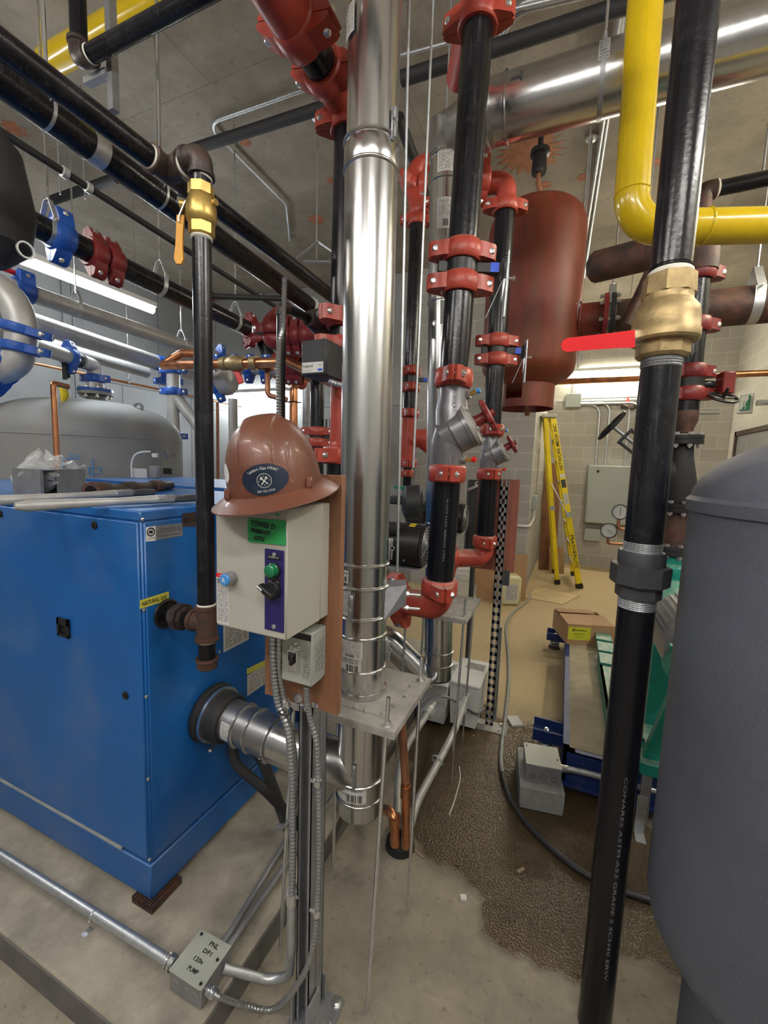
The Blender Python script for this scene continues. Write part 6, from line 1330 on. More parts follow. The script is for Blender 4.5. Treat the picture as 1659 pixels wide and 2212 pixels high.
t = thing('copper_pipe', 'bare vertical copper pipe rising in front of the pale tank from the boiler lid', 'pipe', hd(125,1000,2.3)); a, b = hd(126,1052,2.2), hd(115,832,2.2); part('pipe', MB().tube([b-fh*-.0, a], .0135, 14), 'copper', t); part('pipe_bend', MB().tube(fillet([b-UP*.02, b+UP*.01, b+UP*.01+fh*.1], .03, 6), .0135, 12), 'copper', t)
solo('yellow_tag', MB().tube([hd(136,868,3.380), hd(140,855,3.380), hd(137,840,3.380), hd(130,832,3.380)], [.012,.03,.03,.014], 8), 'yellow', 'small yellow-green tag on the top of pale tank behind copper pipe', 'tag')
# ---- parallel runs on the left
def run(name, label, pts, X, r, m, ext=(0,0), cat='pipe', n=24):
    a, b = onx(*pts[0], X), onx(*pts[1], X); d = (b-a); d.normalize(); t = thing(name, label, cat, (a+b)/2); pipe(t, [a-d*ext[0], b+d*ext[1]], r, m, n=n); return t, a, b, d
t, a, b, d = run('silver_pipe', 'upper long silver pipe under the left lamp, with blue coupling at its left end', ((30,622),(415,752)), -3.5, .058, 'silver_pipe', (.0,1.2))
coupling(t, a+d*.05, d, .058, RT*.5+UP, col='blue_cpl', w=.11); part('adapter', MB().lathe(a, -d, [(0,.06),(.02,.05),(.08,.05)], 24), 'silver_pipe', t)
part('ball_valve', MB().lathe(a-d*.08, -d, [(0,.05),(.05,.055),(.10,.045)], 8), 'brass', t); part('lever', MB().box(a-d*.05+UP*.10, (.20,.03,.03), (d, X3, UP), ch=.01), 'red_grip', t)
hanger(along(a, b, px=165), d, .058, ZC, 'clevis hanger on the upper silver pipe below the left lamp', w=.03); hanger(along(a, b, px=392), d, .058, ZC, 'clevis hanger on the upper silver pipe beside the gas drop', w=.03)
coupling(t, along(a, b, px=473), d, .058, UP+RT*.4, col='blue_cpl')
t, a, b, d = run('silver_pipe', 'lower long dull silver pipe ending at a blue tee near the copper fittings', ((75,697),(345,785)), -4.0, .072, 'silver_pipe', (1.5,.0))
part('tee', MB().tube([b-d*.05, b+d*.22], .078, 24).tube([b+d*.1, b+d*.1-UP*.15], .07, 24), 'blue_cpl', t); coupling(t, b+d*.1-UP*.16, UP, .07, RT, col='blue_cpl')
pipe(t, [b+d*.2, b+d*.7], .06, 'silver_pipe')
t, a, b, d = run('silver_pipe', 'third thinner dull silver pipe tucked below the lower long one', ((75,735),(300,800)), -4.3, .055, 'silver_pipe', (1.2,.1))
t, a, b, d = run('copper_line', 'thin copper line running level behind the pale tank fittings', ((65,783),(372,847)), -4.5, .013, 'copper', (1.2,1.2), n=10)
hanger(along(a, b, px=278), d, .013, 3.2, 'small rod hanger on the thin copper line', w=.02, rr=.005, gap=.03)
t, a, b, d = run('black_header', 'long black pipe above the left lamp with one blue and two dark red couplings', ((60,478),(540,712)), -2.6, .062, 'black_pipe', (1.3,.0))
coupling(t, along(a, b, px=130), d, .062, UP+RT*.2, col='blue_cpl', w=.10); coupling(t, along(a, b, px=205), d, .062, UP-RT*.2, col='red_dark', w=.09); coupling(t, along(a, b, px=242), d, .062, UP-RT*.2, col='red_dark', w=.09)
b2_ = hd(572,742,b.dot(fh)+.05); coupling(t, along(a, b, px=541), d, .062, UP, col='red_dark', w=.09); c2_ = hd(590,790,b.dot(fh)+.1)
pipe(t, [b, b+d*.12, c2_], .056, 'black_pipe'); coupling(t, (b+c2_)/2-UP*.0+(b-c2_)*.25, (c2_-b), .056, RT, col='red_dark'); coupling(t, c2_+(b-c2_)*.15, (c2_-b), .056, RT, col='red_dark')
part('elbow', MB().tube(fillet([c2_, c2_+(c2_-b)*.25, c2_+(c2_-b)*.3+Y3*.35], .1, 8), .060, 22), 'red', t)
for q, lb in ((345,'clevis hanger on the black header just left of the gas drop pipe'),(508,'clevis hanger on the black header near its dark red elbow')):
    hanger(along(a, b, px=q), d, .062, ZC, lb, w=.03, gap=.09)
hanger(along(a, b, px=105), d, .062, ZC, 'hanger rod on the black header above its blue coupling', w=.03, gap=.09)
# big S of silver elbows at left edge
t = thing('silver_bend', 'large silver S-shaped pipe bend with three blue couplings at the left edge', 'pipe', hd(30,760,2.0))
pts_ = [hd(-60,615,2.05), hd(-10,618,2.05), hd(30,655,2.05), hd(46,705,2.05), hd(44,750,2.05), hd(30,785,2.05), hd(-15,805,2.05), hd(-60,812,2.05)]
part('bend', MB().tube(spline(pts_, 8), .062, 28), 'silver_pipe', t); UPs = (hd(46,705,2.05)-hd(44,750,2.05)).normalized()
coupling(t, hd(45,712,2.05), (UPs+RT*.12), .062, RT, col='blue_cpl', w=.042); coupling(t, hd(43,752,2.05), (UPs+RT*.05), .062, RT, col='blue_cpl', w=.042); coupling(t, hd(12,797,2.05), (RT-UPs*.5), .062, UP+RT*.3, col='blue_cpl', w=.042)
# large dark pipe end at far upper left
t = thing('dark_vessel', 'large out-of-focus dark rounded pipe end at the left edge beside the lamp', 'vessel', hd(0,420,1.35)); 
part('shell', MB().tube([hd(-85,230,1.35), hd(-55,320,1.35), hd(-45,440,1.35), hd(-42,520,1.35), hd(-42,565,1.35)], [.05,.11,.135,.12,.06], 36), 'black_matte', t)
part('ring', MB().torus(hd(55,540,1.36), X3, .022, .004, 20, 6), 'galv', t)
# items on the boiler lid
def lid(x, y, h=0): p = onz(x, y, BZ+h); return p
a, b = lid(90,1072), lid(186,1066); du = (b-a); du.z = 0; wq = du.length; du.normalize(); dvv = V((-du.y,du.x,0)); hq = zat(a,1014)-BZ
t = thing('steel_box', 'small open grey steel box on the boiler lid, half covered by clear plastic', 'box', a+du*(wq/2)+dvv*.06)
c = a+du*(wq/2)+dvv*.07+UP*(hq/2); mb = MB(); th_ = .003
mb.box(c+dvv*.068, (wq,th_,hq), (du,dvv,UP)).box(c+UP*(hq/2-th_), (wq,.14,th_), (du,dvv,UP)).box(c-UP*(hq/2-th_/2), (wq,.14,th_), (du,dvv,UP)).box(c-du*(wq/2), (th_,.14,hq), (du,dvv,UP)).box(c+du*(wq/2), (th_,.14,hq), (du,dvv,UP)).box(c-dvv*.068+du*(wq*.17), (wq*.66,th_,hq), (du,dvv,UP)).box(c-dvv*.068-du*(wq*.47), (wq*.06,th_,hq), (du,dvv,UP))
part('sheet_body', mb, 'steel_grey', t)
import random as _r
rn = _r.Random(5); bc = lid(86,1068)+dvv*.02; mb = MB(); nu_, nv_ = 26, 14; vs = []
for j in range(nv_+1):
    for i in range(nu_):
        th2 = 2*pi*i/nu_; f_ = j/nv_; R_ = sin(pi*min(.98, f_*.96+.04))**.6; n_ = 1+.30*(rn.random()-.5)+.12*sin(th2*5+f_*9)
        vs.append(bc+RT*(R_*.088*n_*cos(th2)+f_*.03)+fh*(R_*.05*n_*sin(th2))+UP*max(.001, (f_*.165*(1+.1*sin(th2*3))+.012*(rn.random()-.5))))
mb.add(vs, [[j*nu_+i, j*nu_+(i+1) % nu_, (j+1)*nu_+(i+1) % nu_, (j+1)*nu_+i] for j in range(nv_) for i in range(nu_)])
# a limp lip of plastic draped over the box
mb.patch(lambda u, v: bc+RT*(.04+.12*u)+fh*(-.03+.10*v)+UP*(hq+.01+.05*(1-u)**1.5+.008*sin(u*17+v*5)+.006*sin(v*13)), 14, 8)
solo('plastic_bag', mb, 'clear', 'crumpled clear plastic bag on the boiler lid draped over the grey box', 'bag', loc=bc)
p0, p1 = lid(196,1062,.028), lid(368,1048,.022); d = (p1-p0); L = d.length; d.normalize()
t = thing('pipe_nipple', 'assembly of rusty pipe nipples and couplings lying on the boiler lid', 'pipe fitting', p0-UP*.028)
rr = .022; c = p0+UP*0
part('coupling', MB().lathe(c, d, [(0,rr*.75),(0,rr*1.6),(.01,rr*1.65),(L*.14,rr*1.5),(L*.2,rr*1.2)], 24).lathe(c-d*.001, d, [(0,rr*.1),(.0,rr*1.0)], 20, 1), ['rusty','black'], t); part('pipe', MB().cyl(c+d*L*.18, c+d*L, rr, 20), 'brown_fitting', t)
for f_, w_, m_ in ((.36,.10,'rusty'),(.72,.10,'rusty')): part('coupling', MB().lathe(c+d*L*f_, d, [(0,rr),(0,rr*1.35),(L*w_,rr*1.35),(L*w_,rr)], 24), m_, t)
def wrench(a, b, lb, k=1.0):
    d = (b-a); L = d.length; d.normalize(); s = V((-d.y,d.x,0)).normalized(); n = d.cross(s); t = thing('pipe_wrench', lb, 'wrench', (a+b)/2)
    part('handle', MB().tube([a, a+d*.03, a+d*L*.5, a+d*L*.74], [.010*k,.017*k,.012*k,.015*k], 12), 'silver_pipe', t)
    part('housing', MB().box(a+d*L*.79+s*.006, (L*.13,.045*k,.026*k), (d,s,n), ch=.006), 'steel_grey', t)
    part('adjusting_nut', MB().lathe(a+d*L*.80+s*.004, d, [(i*.004, .016*k if i % 2 else .0125*k) for i in range(9)], 18), 'dark_grey', t)
    part('hook_jaw', MB().box(a+d*L*.92-s*.008, (L*.16,.026*k,.024*k), (d,s,n), ch=.005).box(a+d*L*.97+s*.012, (L*.05,.05*k,.022*k), (d,s,n), ch=.004), 'dark_grey', t); return t
wrench(lid(32,1094,.017), lid(420,1075,.02), 'aluminium pipe wrench nearer the edge, lying on the boiler lid')
wrench(lid(-90,1086,.017), lid(330,1062,.02), 'second pipe wrench behind the first on the boiler lid')
# ================= pipework left of the flue
XE = hd(749,500,1.75); E1_ = hd(735,1000,1.75); EX, EY = XE.x, XE.y
ze = onx(722,226,EX-.0).z; ztop = zat((EX,EY),235); rE = .055
t = thing('return_riser', 'black riser half hidden left of the shiny flue, with red elbow and tee overhead', 'pipe', E1_)
Ptop = V((EX,EY,ztop)); RE = on(Ptop, E1_); 
pipe(t, [RE(275), RE(690)], rE, 'black_pipe_dark'); pipe(t, [RE(690), RE(742)], rE, 'black_pipe', name='valve_body')
for y_ in (268,): coupling(t, RE(y_), UP, rE, RT)
coupling(t, RE(692), UP, rE, TOC*.8-RT*.6); coupling(t, RE(752), UP, rE, TOC*.6-RT*.7); coupling(t, RE(795), UP, rE*.9, TOC*.6-RT*.7); coupling(t, RE(985), UP, rE, TOC*.7-RT*.6)
part('strainer', MB().tube([RE(800), RE(985)], rE*.82, 24).lathe(RE(835)+TOC*rE*.7-RT*.02, TOC, [(0,.018),(.012,.018),(.016,.001)], 16).lathe(RE(965)+TOC*rE*.7-RT*.02, TOC, [(0,.018),(.012,.018),(.016,.001)], 16), 'red', t)
pipe(t, [RE(990), RE(1250)], rE, 'black_pipe_dark')
yq = onx(700,150,EX).y; z_ = onx(700,150,EX).z; P_e = V((EX,EY,z_))
part('elbow', MB().tube(fillet([V((EX,EY,ztop-.02)), P_e, V((EX,EY-.16,z_))], .10, 10), rE*1.1, 28), 'red', t)
c = V((EX,EY-.20,z_)); coupling(t, V((EX,EY-.17,z_)), Y3, rE, X3-UP*.2); pipe(t, [V((EX,EY-.17,z_)), V((EX,EY-.33,z_))], rE, 'black_pipe'); coupling(t, V((EX,EY-.33,z_)), Y3, rE*1.05, X3-UP*.2, w=.09)
part('tee', MB().tube([V((EX,EY-.35,z_)), V((EX,EY-.80,z_))], rE*1.25, 28).tube([V((EX,EY-.62,z_)), V((EX+.26,EY-.62,z_+.02))], rE*1.25, 28), 'red', t)
coupling(t, V((EX+.20,EY-.62,z_+.02)), X3, rE*1.15, Y3-UP*.8, w=.09); coupling(t, V((EX,EY-.80,z_)), Y3, rE*1.2, X3, w=.09); pipe(t, [V((EX+.2,EY-.62,z_+.02)), V((EX+.6,EY-.62,z_+.02))], rE, 'black_pipe_dark'); pipe(t, [V((EX,EY-.8,z_)), V((EX,EY-1.6,z_))], rE, 'black_pipe_dark')
# water cut-off box
a = hd(652,735,1.60); b = hd(705,735,1.60); fy = a.y
q = [ony(x, y, fy) for x, y in ((650,735),(705,731),(707,806),(650,812))]; x0, x1 = q[0].x, q[1].x; zt_, zb_ = q[0].z, q[3].z; bk = onx(732,745,x1).y
t = thing('low_water_cutoff', 'black control box with white Safgard label left of the shiny flue', 'control box', ((x0+x1)/2,fy,zb_))
part('enclosure', MB().bb((x0,fy+.012,zb_), (x1,fy+.13,zt_), ch=.004), 'dark_grey', t); part('cover', MB().bb((x0+.001,fy,zb_+.001), (x1-.001,fy+.013,zt_-.001), ch=.005).bb((x0+.012,fy-.0015,zb_+.012), (x1-.012,fy+.002,zt_-.012), ch=.001), 'dark_grey', t)
mb = MB(); hh = zt_-zb_; sheet(mb, (x0+.008,fy-.0015,zb_+hh*.36), (x1-.010,fy-.0015,zb_+hh*.36), (x1-.010,fy-.0015,zb_+hh*.07), (x0+.008,fy-.0015,zb_+hh*.07), N_); lb = part('label', mb, 'white', t, 'white label reading Safgard')
g = MB(); text(g, 'Safgard', (x0+.008+.024,fy-.0026,zb_+hh*.26), X3, UP, hh*.08, w=.042, off=.0004); text(g, 'Low Water Cut-Off', (x0+.008+.022,fy-.0026,zb_+hh*.13), X3, UP, hh*.035, w=.036, off=.0004); text(g, 'c UL', (x1-.024,fy-.0026,zb_+hh*.28), X3, UP, hh*.05, w=.016, off=.0004); part('lettering', g, 'black', lb)
part('logo_patch', MB().bb((x1-.032,fy-.0032,zb_+hh*.11), (x1-.014,fy-.0024,zb_+hh*.17)), 'blue_label', lb)
cf = MB(); cf = flex(None, [V((x1-.02,fy+.06,zb_-.012)), V((x1+.03,fy+.05,zb_-.028)), V((x1+.09,fy+.10,zb_-.028))], .011); part('flex_connector', cf, 'galv', t)
# small gas drop for the rear boiler
g2 = onx(607,800,-1.0); gy, r_ = g2.y, .0165; zt3 = zat(g2,668); c = V((-1.0,gy,zt3))
t = thing('gas_drop_pipe', 'thin black gas drop behind the hard hat with small screwed elbow at top', 'pipe', (-1.0,gy,1.1))
pipe(t, [c-UP*.01, V((-1.0,gy,1.1))], r_, 'black_pipe_dark'); tq = hd(667,645,c.dot(fh)+.12); tq.z = c.z+.01
screw_elbow(t, c+UP*.01, -UP, (tq-c), r_*.9); pipe(t, [c+UP*.01+(tq-c).normalized()*.03, tq], r_, 'black_pipe_dark')
part('pipe_end', MB().lathe(tq, (tq-c), [(0,r_),(0,.03),(.03,.04),(.07,.055),(.09,.05)], 24), 'brown_fitting', t)
fc = flex(None, [onx(615,600,-.98), onx(612,700,-.98), onx(604,740,-.97), onx(601,800,-.97), onx(603,900,-.97)], .010); solo('armoured_cable', fc, 'armour', 'metal-clad cable hanging beside the thin gas drop behind the hard hat', 'cable')
# red elbow and run behind it
t = thing('red_header', 'dark red elbow and coupling run behind the thin gas drop', 'pipe', hd(640,730,3.0)); DR = 3.0
part('elbow', MB().tube(fillet([hd(602,790,DR)*0+hd(610,735,DR), hd(588,735,DR), hd(586,700,DR+.05), hd(606,680,DR+.2)], .12, 10), .064, 24), 'red_dark', t)
pA, pB = hd(600,727,DR), hd(722,722,DR-.15); dr_ = (pB-pA).normalized(); pipe(t, [pA, pB], .055, 'black_pipe_dark')
for x_ in (624,644,664): coupling(t, along(pA, pB, px=x_), dr_, .055, UP+TOC*.3, col='red_dark')
part('tee', MB().tube([along(pA,pB,px=668), along(pA,pB,px=700)], .068, 24), 'red_dark', t); coupling(t, hd(590,712,DR), UP, .062, RT, col='red_dark')
t = thing('red_header', 'lower dark red coupling run just left of the black Safgard box', 'pipe', hd(630,790,3.2)); pA, pB = hd(614,788,3.2), hd(720,792,3.1); dr_ = (pB-pA).normalized(); pipe(t, [pA, pB], .06, 'black_pipe_dark')
for x_ in (625,642): coupling(t, along(pA, pB, px=x_), dr_, .06, UP+TOC*.3, col='red_dark', w=.08)
part('valve_handle', MB().box(hd(638,763,3.2), (.20,.02,.03), ((RT-UP*.45),fh,(UP+RT*.45)), ch=.004).lathe(hd(628,775,3.2), UP, [(0,.05),(.02,.05),(.03,.02)], 12), 'dark_grey', t)
def vpipe(name, lb, x0, y0, x1, y1, D, r, m, n=18):
    a, b = hd(x0,y0,D), hd(x1,y1,D); t = thing(name, lb, 'pipe', b); pipe(t, [a, b], r, m, n=n); return t, a, b
t, a, b = vpipe('distant_riser', 'black riser with two small red couplings and black valve, right of the hard hat', 686, 760, 683, 1250, 3.3, .052, 'black_pipe')
for y_ in (932,956,985): coupling(t, along(a, b, py=y_), UP, .052, RT, col='red')
part('butterfly_valve', MB().lathe(along(a,b,py=946), UP, [(-.03,.056),(.03,.056)], 20).box(along(a,b,py=944)+RT*.08, (.10,.04,.06), (RT,fh,UP)).box(along(a,b,py=925)+RT*.10, (.012,.02,.16), ((RT+UP*.2).normalized(),fh,UP)).box(along(a,b,py=925)+RT*.07, (.012,.02,.14), ((RT-UP*.2).normalized(),fh,UP)), 'black', t)
t, a, b = vpipe('copper_drain', 'copper pipe dropping from a wye above the hard hat, against the pale wall', 634, 838, 634, 1250, 3.9, .036, 'copper'); part('wye', MB().tube(fillet([a, a+UP*.12+RT*.05, hd(672,818,3.9)], .08, 8), .038, 18).tube([a+UP*.07, a+UP*.17-RT*.05], .036, 18), 'copper', t); part('clamp', MB().torus(along(a,b,py=869), UP, .038, .006, 20, 6).cyl(along(a,b,py=869)-RT*.07, along(a,b,py=869)+RT*.07, .005, 6), 'rusty', t)
t, a, b = vpipe('wall_pipe', 'thick dull silver pipe on the far wall behind the copper drain', 666, 826, 664, 1250, 4.6, .06, 'silver_pipe')
t, a, b = vpipe('wall_pipe', 'pale silver pipe dropping below the far lamp left of the hard hat', 503, 862, 505, 1200, 4.9, .05, 'silver_pipe')
t, a, b = vpipe('wall_pipe', 'thin copper wall pipe left of the pale silver one below the far lamp', 470, 870, 472, 1250, 5.2, .018, 'copper_dull', 10)
t, a, b = vpipe('tank_riser', 'silver pipe dropping behind the gas drop with blue couplings', 374, 800, 378, 1100, 4.4, .062, 'silver_pipe')
for y_ in (800,846,942): coupling(t, along(a, b, py=y_), UP, .062, RT, col='blue_cpl')
pipe(t, [along(a,b,py=850), along(a,b,py=850)+RT*.33-UP*.42], .06, 'silver_pipe')
# copper header behind gas drop
t = thing('copper_header', 'bright copper pipe with bronze fittings and red levered valve crossing behind the gas drop', 'pipe', hd(520,790,3.4)); a, b = hd(352,789,3.6), hd(600,783,3.15); d = (b-a).normalized()
pipe(t, [a, b, b+(b-a).normalized()*.1, hd(735,834,3.0)], .036, 'copper'); part('bend', MB().tube(fillet([a, a+UP*.10+RT*.16, a+UP*.1+RT*.30, a+RT*.42], .06, 8), .034, 20), 'copper', t)
c = along(a, b, px=510); part('ball_valve', MB().lathe(c-d*.09, d, [(0,.045),(.04,.048),(.06,.06),(.12,.06),(.14,.048),(.18,.045)], 16), 'bronze', t); l0, l1 = hd(500,776,3.3), hd(519,822,3.3); lm = (l0+l1)/2; dl_ = (l1-l0).normalized()
part('lever', MB().box(l0.lerp(l1,.25), (l1-l0).length and (.035,.008,.12), (dl_.cross(TOC),TOC,dl_)), 'zinc', t); part('lever_grip', MB().box(l0.lerp(l1,.75), (.045,.014,.13), (dl_.cross(TOC),TOC,dl_), ch=.004), 'red_grip', t)
for px_ in (480,545): part('ring', MB().lathe(along(a,b,px=px_), d, [(0,.038),(0,.05),(.05,.05),(.05,.038)], 20), 'bronze', t)
t = thing('silver_header', 'silver pipe with blue couplings and round tee below the copper header', 'pipe', hd(490,815,3.7)); a, b = hd(455,795,3.8), hd(610,798,3.6); d = (b-a).normalized(); pipe(t, [a, b], .05, 'silver_pipe')
part('tee', MB().lathe(hd(487,828,3.7), UP, [(-.10,.02),(-.09,.06),(-.04,.10),(.03,.115),(.09,.10),(.12,.05)], 24), 'silver_pipe', t)
for px_ in (470,505,540,575): coupling(t, along(a, b, px=px_), d, .052, UP+RT*.2, col='blue_cpl')
coupling(t, hd(468,835,3.7), RT+UP*.4, .06, UP, col='blue_cpl')
t, a, b = vpipe('condensate_trap', 'small dull copper trap hanging below the copper header', 578, 800, 578, 836, 3.3, .02, 'copper_dull', 12); part('bend', MB().tube(fillet([b, b-UP*.06, b-UP*.09+RT*.15], .04, 6), .02, 12).lathe(a, UP, [(0,.05),(.02,.05)], 12), 'copper_dull', t)
# ---- overhead at top left
t = thing('overhead_pipe', 'black pipe with brown screwed elbow at top left, turning from vertical to sloping right', 'pipe', ony(175,130,1.2)); P_ = ony(172,130,1.25); a = ony(168,-60,1.25); b = ony(560,-6,1.25); b.z = P_.z; r_ = .031
pipe(t, [P_+UP*.06, a+UP*.6], r_, 'black_pipe_dark'); pipe(t, [P_+(b-P_).normalized()*.06, b+(b-P_)*.8], r_, 'black_pipe'); screw_elbow(t, P_, UP, (b-P_), r_, 'brown_fitting')
a, b = ony(105,135,1.75), ony(400,-15,1.75); b.z = a.z; solo('yellow_overhead_pipe', MB().tube([a, b+(b-a)*.6], .072, 28), 'yellow_pipe', 'blurred yellow gas pipe near the ceiling behind the black pipe at top left', 'pipe', loc=a)
t = thing('strut_hanger', 'trapeze strut hanger holding the pipes beside the brown elbow at top left', 'hanger', ony(190,180,1.5)); a, b = ony(172,186,1.3), ony(250,150,1.3)
part('channel', MB().box((a+b)/2, ((b-a).length*.6,.03,.025), ((b-a).normalized(),Y3,UP)), 'galv', t); c = ony(238,200,1.3); part('strut', MB().bb((c.x-.018,c.y,c.z-.06), (c.x+.014,c.y+.03,ZC)), 'steel_grey', t); part('rod', MB().cyl(ony(86,130,1.3), V((ony(86,130,1.3).x,1.3,ZC)), .005, 6), 'zinc', t)
# ================= ceiling runs
def crun(name, lb, p0, p1, z, r, m, ext=(0,0), cat='pipe', group=None, n=12):
    a, b = onz(*p0, z), onz(*p1, z); d = (b-a).normalized(); t = thing(name, lb, cat, (a+b)/2, group); pipe(t, [a-d*ext[0], b+d*ext[1]], r, m, n=n); return t, a, b, d
t, a, b, d = crun('sprinkler_pipe', 'black pipe crossing level under the ceiling from the shiny flue to upper right', (722,224), (430,318), 3.86, .036, 'black_matte', (.0,.2))
t, a2, b2, d = crun('sprinkler_pipe', 'black pipe crossing below ceiling behind the top of the black main riser', (1362,8), (868,170), 3.86, .040, 'black_matte', (1.2,.0))
t, a, b, d = crun('sprinkler_pipe', 'short dark pipe crossing below ceiling above the left black header', (250,385), (115,432), 3.75, .036, 'black_matte', (.0,.0))
t = thing('sprinkler_pipe', 'thin black sprinkler line running into depth at left with small joints', 'pipe', onx(200,418,-2.5)); a, b = onx(60,322,-2.5), onx(640,692,-2.5); dd_ = (b-a).normalized(); pipe(t, [a-dd_*1.0, b+dd_*.8], .019, 'black_matte', n=10)
for q in (132,184,560): c = along(a, b, px=q); part('joint', MB().lathe(c, dd_, [(0,.02),(.004,.027),(.03,.027),(.034,.02)], 12), 'silver_pipe', t)
a, b = hd(460,640,3.6), hd(620,622,3.6); b.z = a.z; solo('branch_line', MB().tube([a, b], .022, 12), 'black_matte', 'short black branch line with red end behind the gas drop valve', 'pipe', loc=a)
solo('pipe_fitting', MB().lathe(a, (a-b), [(0,.04),(.05,.05),(.09,.04)], 12), 'red_dark', 'small red fitting at the left end of the short black branch line', 'fitting', loc=a-RT*.05)
a, b = hd(656,692,3.9), hd(705,688,3.8); solo('branch_line', MB().tube([a, b], .03, 10), 'black_matte', 'short black branch stub just above the red header at centre', 'pipe', loc=a)
# ceiling conduits
zq_ = ZC-.03
t = thing('ceiling_conduit', 'thin conduit on the ceiling bending back sharply left of the shiny flue', 'conduit', onz(480,260,zq_)); part('conduit', MB().tube(fillet([onz(720,172,zq_), onz(446,268,zq_), onz(618,440,zq_), onz(626,520,zq_)], .12, 8), .013, 10), 'galv', t)
for i, (p0, p1) in enumerate((((1352,0),(1268,560)), ((1340,30),(1258,560)))):
    t, a, b, d = crun('ceiling_conduit', 'ceiling conduit running into depth behind the yellow pipe, the %s of two' % ('right' if i == 0 else 'left'), p0, p1, zq_-.02*i, .014, 'galv', (.8,.5), 'conduit')
for i, (p0, p1, pm) in enumerate((((1110,10),(1245,-20),(1080,80)), ((1105,30),(1290,-14),(1075,110)), ((1100,22),(1270,-18),(1070,60)))):
    t = thing('ceiling_conduit', 'conduit sweeping across the ceiling right of the top red coupling, %s of three' % ('upper','lowest','middle')[i], 'conduit', onz(*p0, zq_)); part('conduit', MB().tube(fillet([onz(*p1, zq_-.01*i), onz(*p0, zq_-.01*i), onz(*pm, zq_-.01*i)], .25, 8), .012, 10), 'galv', t)
t, a, b, d = crun('ceiling_conduit', 'long thin conduit along the ceiling just right of the shiny flue', (872,118), (1000,84), zq_, .011, 'galv', (.2,.2), 'conduit')
t, a, b, d = crun('ceiling_rail', 'dark thin rail on the ceiling descending behind the far flue', (878,300), (930,440), 3.95, .04, 'black_matte', (.2,.2), 'rail')
# extra hanging rods with plates
for x, y0, y1, D, lb in ((1253,352,620,3.5,'rod with ceiling plate right of the red vessel'),(1404,215,430,3.2,'thin rod between yellow pipe and right gas riser'),(1646,255,390,2.9,'rod from the ceiling at the right edge'),(613,32,545,2.07,None),(683,470,560,3.4,'rod with trapeze plate left of the flue'),(338,222,300,2.6,'short rod above the brown tee'),(508,376,560,3.5,'thin rod above the left black header right of brass valve'),(130,340,420,3.0,'thin rod behind the large overhead header at left'),(184,346,430,3.2,'thin rod right of the galvanized band at left')):
    if lb is None: continue
    a = hd(x, y1, D); t = thing('ceiling_rod', lb, 'rod', a); part('rod', MB().cyl(a, V((a.x,a.y,ZC)), .007 if x in (1253,1404,1646) else .005, 8), 'steel_grey', t)
    if x in (1253,683): part('anchor', MB().lathe((a.x,a.y,ZC-.02), UP, [(0,.02),(.006,.045),(.02,.045)], 16), 'galv', t)
    if x == 683: part('trapeze', MB().box(a+RT*.08-UP*.02, (.35,.03,.008), (RT,fh,UP)).box(a-RT*.07+UP*.06, (.2,.03,.006), ((RT+UP*.8).normalized(),fh,(UP-RT*.8).normalized())).box(a+RT*.12+UP*.06, (.25,.03,.006), ((RT-UP*.6).normalized(),fh,(UP+RT*.6).normalized())), 'steel_grey', t)
# orange spray marks and stain on the ceiling slab
def splat(x, y, R_, m, lb, n=22, seed=1):
    c = onz(x, y, ZC-.001); rn = random.Random(seed); pts = [c+V((cos(2*pi*i/n)*R_*(1 if i % 2 else .5+.3*rn.random()), sin(2*pi*i/n)*R_*(1 if i % 2 else .55+.3*rn.random()), 0)) for i in range(n)]
    solo('paint_mark', MB().prism(pts, V((0,0,-.0015))), m, lb, 'paint mark', loc=c)
splat(1146,330,.27,'copper_dull','brown starburst stain on the ceiling above the red vessel',40,3)
for i, (x, y, r_, lb) in enumerate(((530,308,.05,'small orange spray mark on ceiling beside the crossing black pipe'),(716,390,.05,'orange spray mark on ceiling just left of the shiny flue'),(683,474,.10,'orange spray mark around the rod left of the flue'),(1178,400,.06,'orange spray mark on ceiling right of the brown stain'),(1262,382,.06,'orange spray mark around the rod right of the red vessel'),(1260,445,.10,'large faint orange mark low beside the red vessel rod'),(1412,352,.06,'orange spray mark beside the rod right of the yellow pipe'),(30,278,.10,'faint orange mark on ceiling at the left edge'),(212,525,.16,'faint orange patch on ceiling above the left header'))): splat(x, y, r_, 'orange_paint', lb, 14, i)
# ================= back walls
def wy(x, y, off=0): q = ony(x, y, YB); return V((q.x, YB-off, q.z))
t = thing('electrical_panel', 'pale grey-green wall cabinet behind the dial gauges', 'cabinet', wy(1320,1135)); a, b = wy(1272,1005), wy(1400,1136); part('cabinet', MB().bb((a.x,YB-.2,b.z), (b.x,YB,a.z), ch=.004), 'panel_grey', t); part('door', MB().bb((a.x+.01,YB-.215,b.z+.01), (b.x-.01,YB-.2,a.z-.01), ch=.004), 'panel_grey', t); part('lock', MB().lathe(wy(1290,1018,.215), (0,-1,0), [(0,.02),(.012,.02)], 14), 'black', t)
t = thing('wall_box', 'small grey box on the wall below the pale cabinet', 'box', wy(1279,1168)); a, b = wy(1263,1139), wy(1295,1168); part('box_body', MB().bb((a.x,YB-.1,b.z), (b.x,YB,a.z), ch=.004), 'panel_grey', t)
t = thing('wall_box', 'square grey pull box on the wall above the ladder, conduits leaving right', 'box', wy(1238,880)); a, b = wy(1223,853), wy(1254,881); part('box_body', MB().bb((a.x,YB-.12,b.z), (b.x,YB,a.z), ch=.004), 'panel_grey', t)
Z0 = wy(1240,868).z
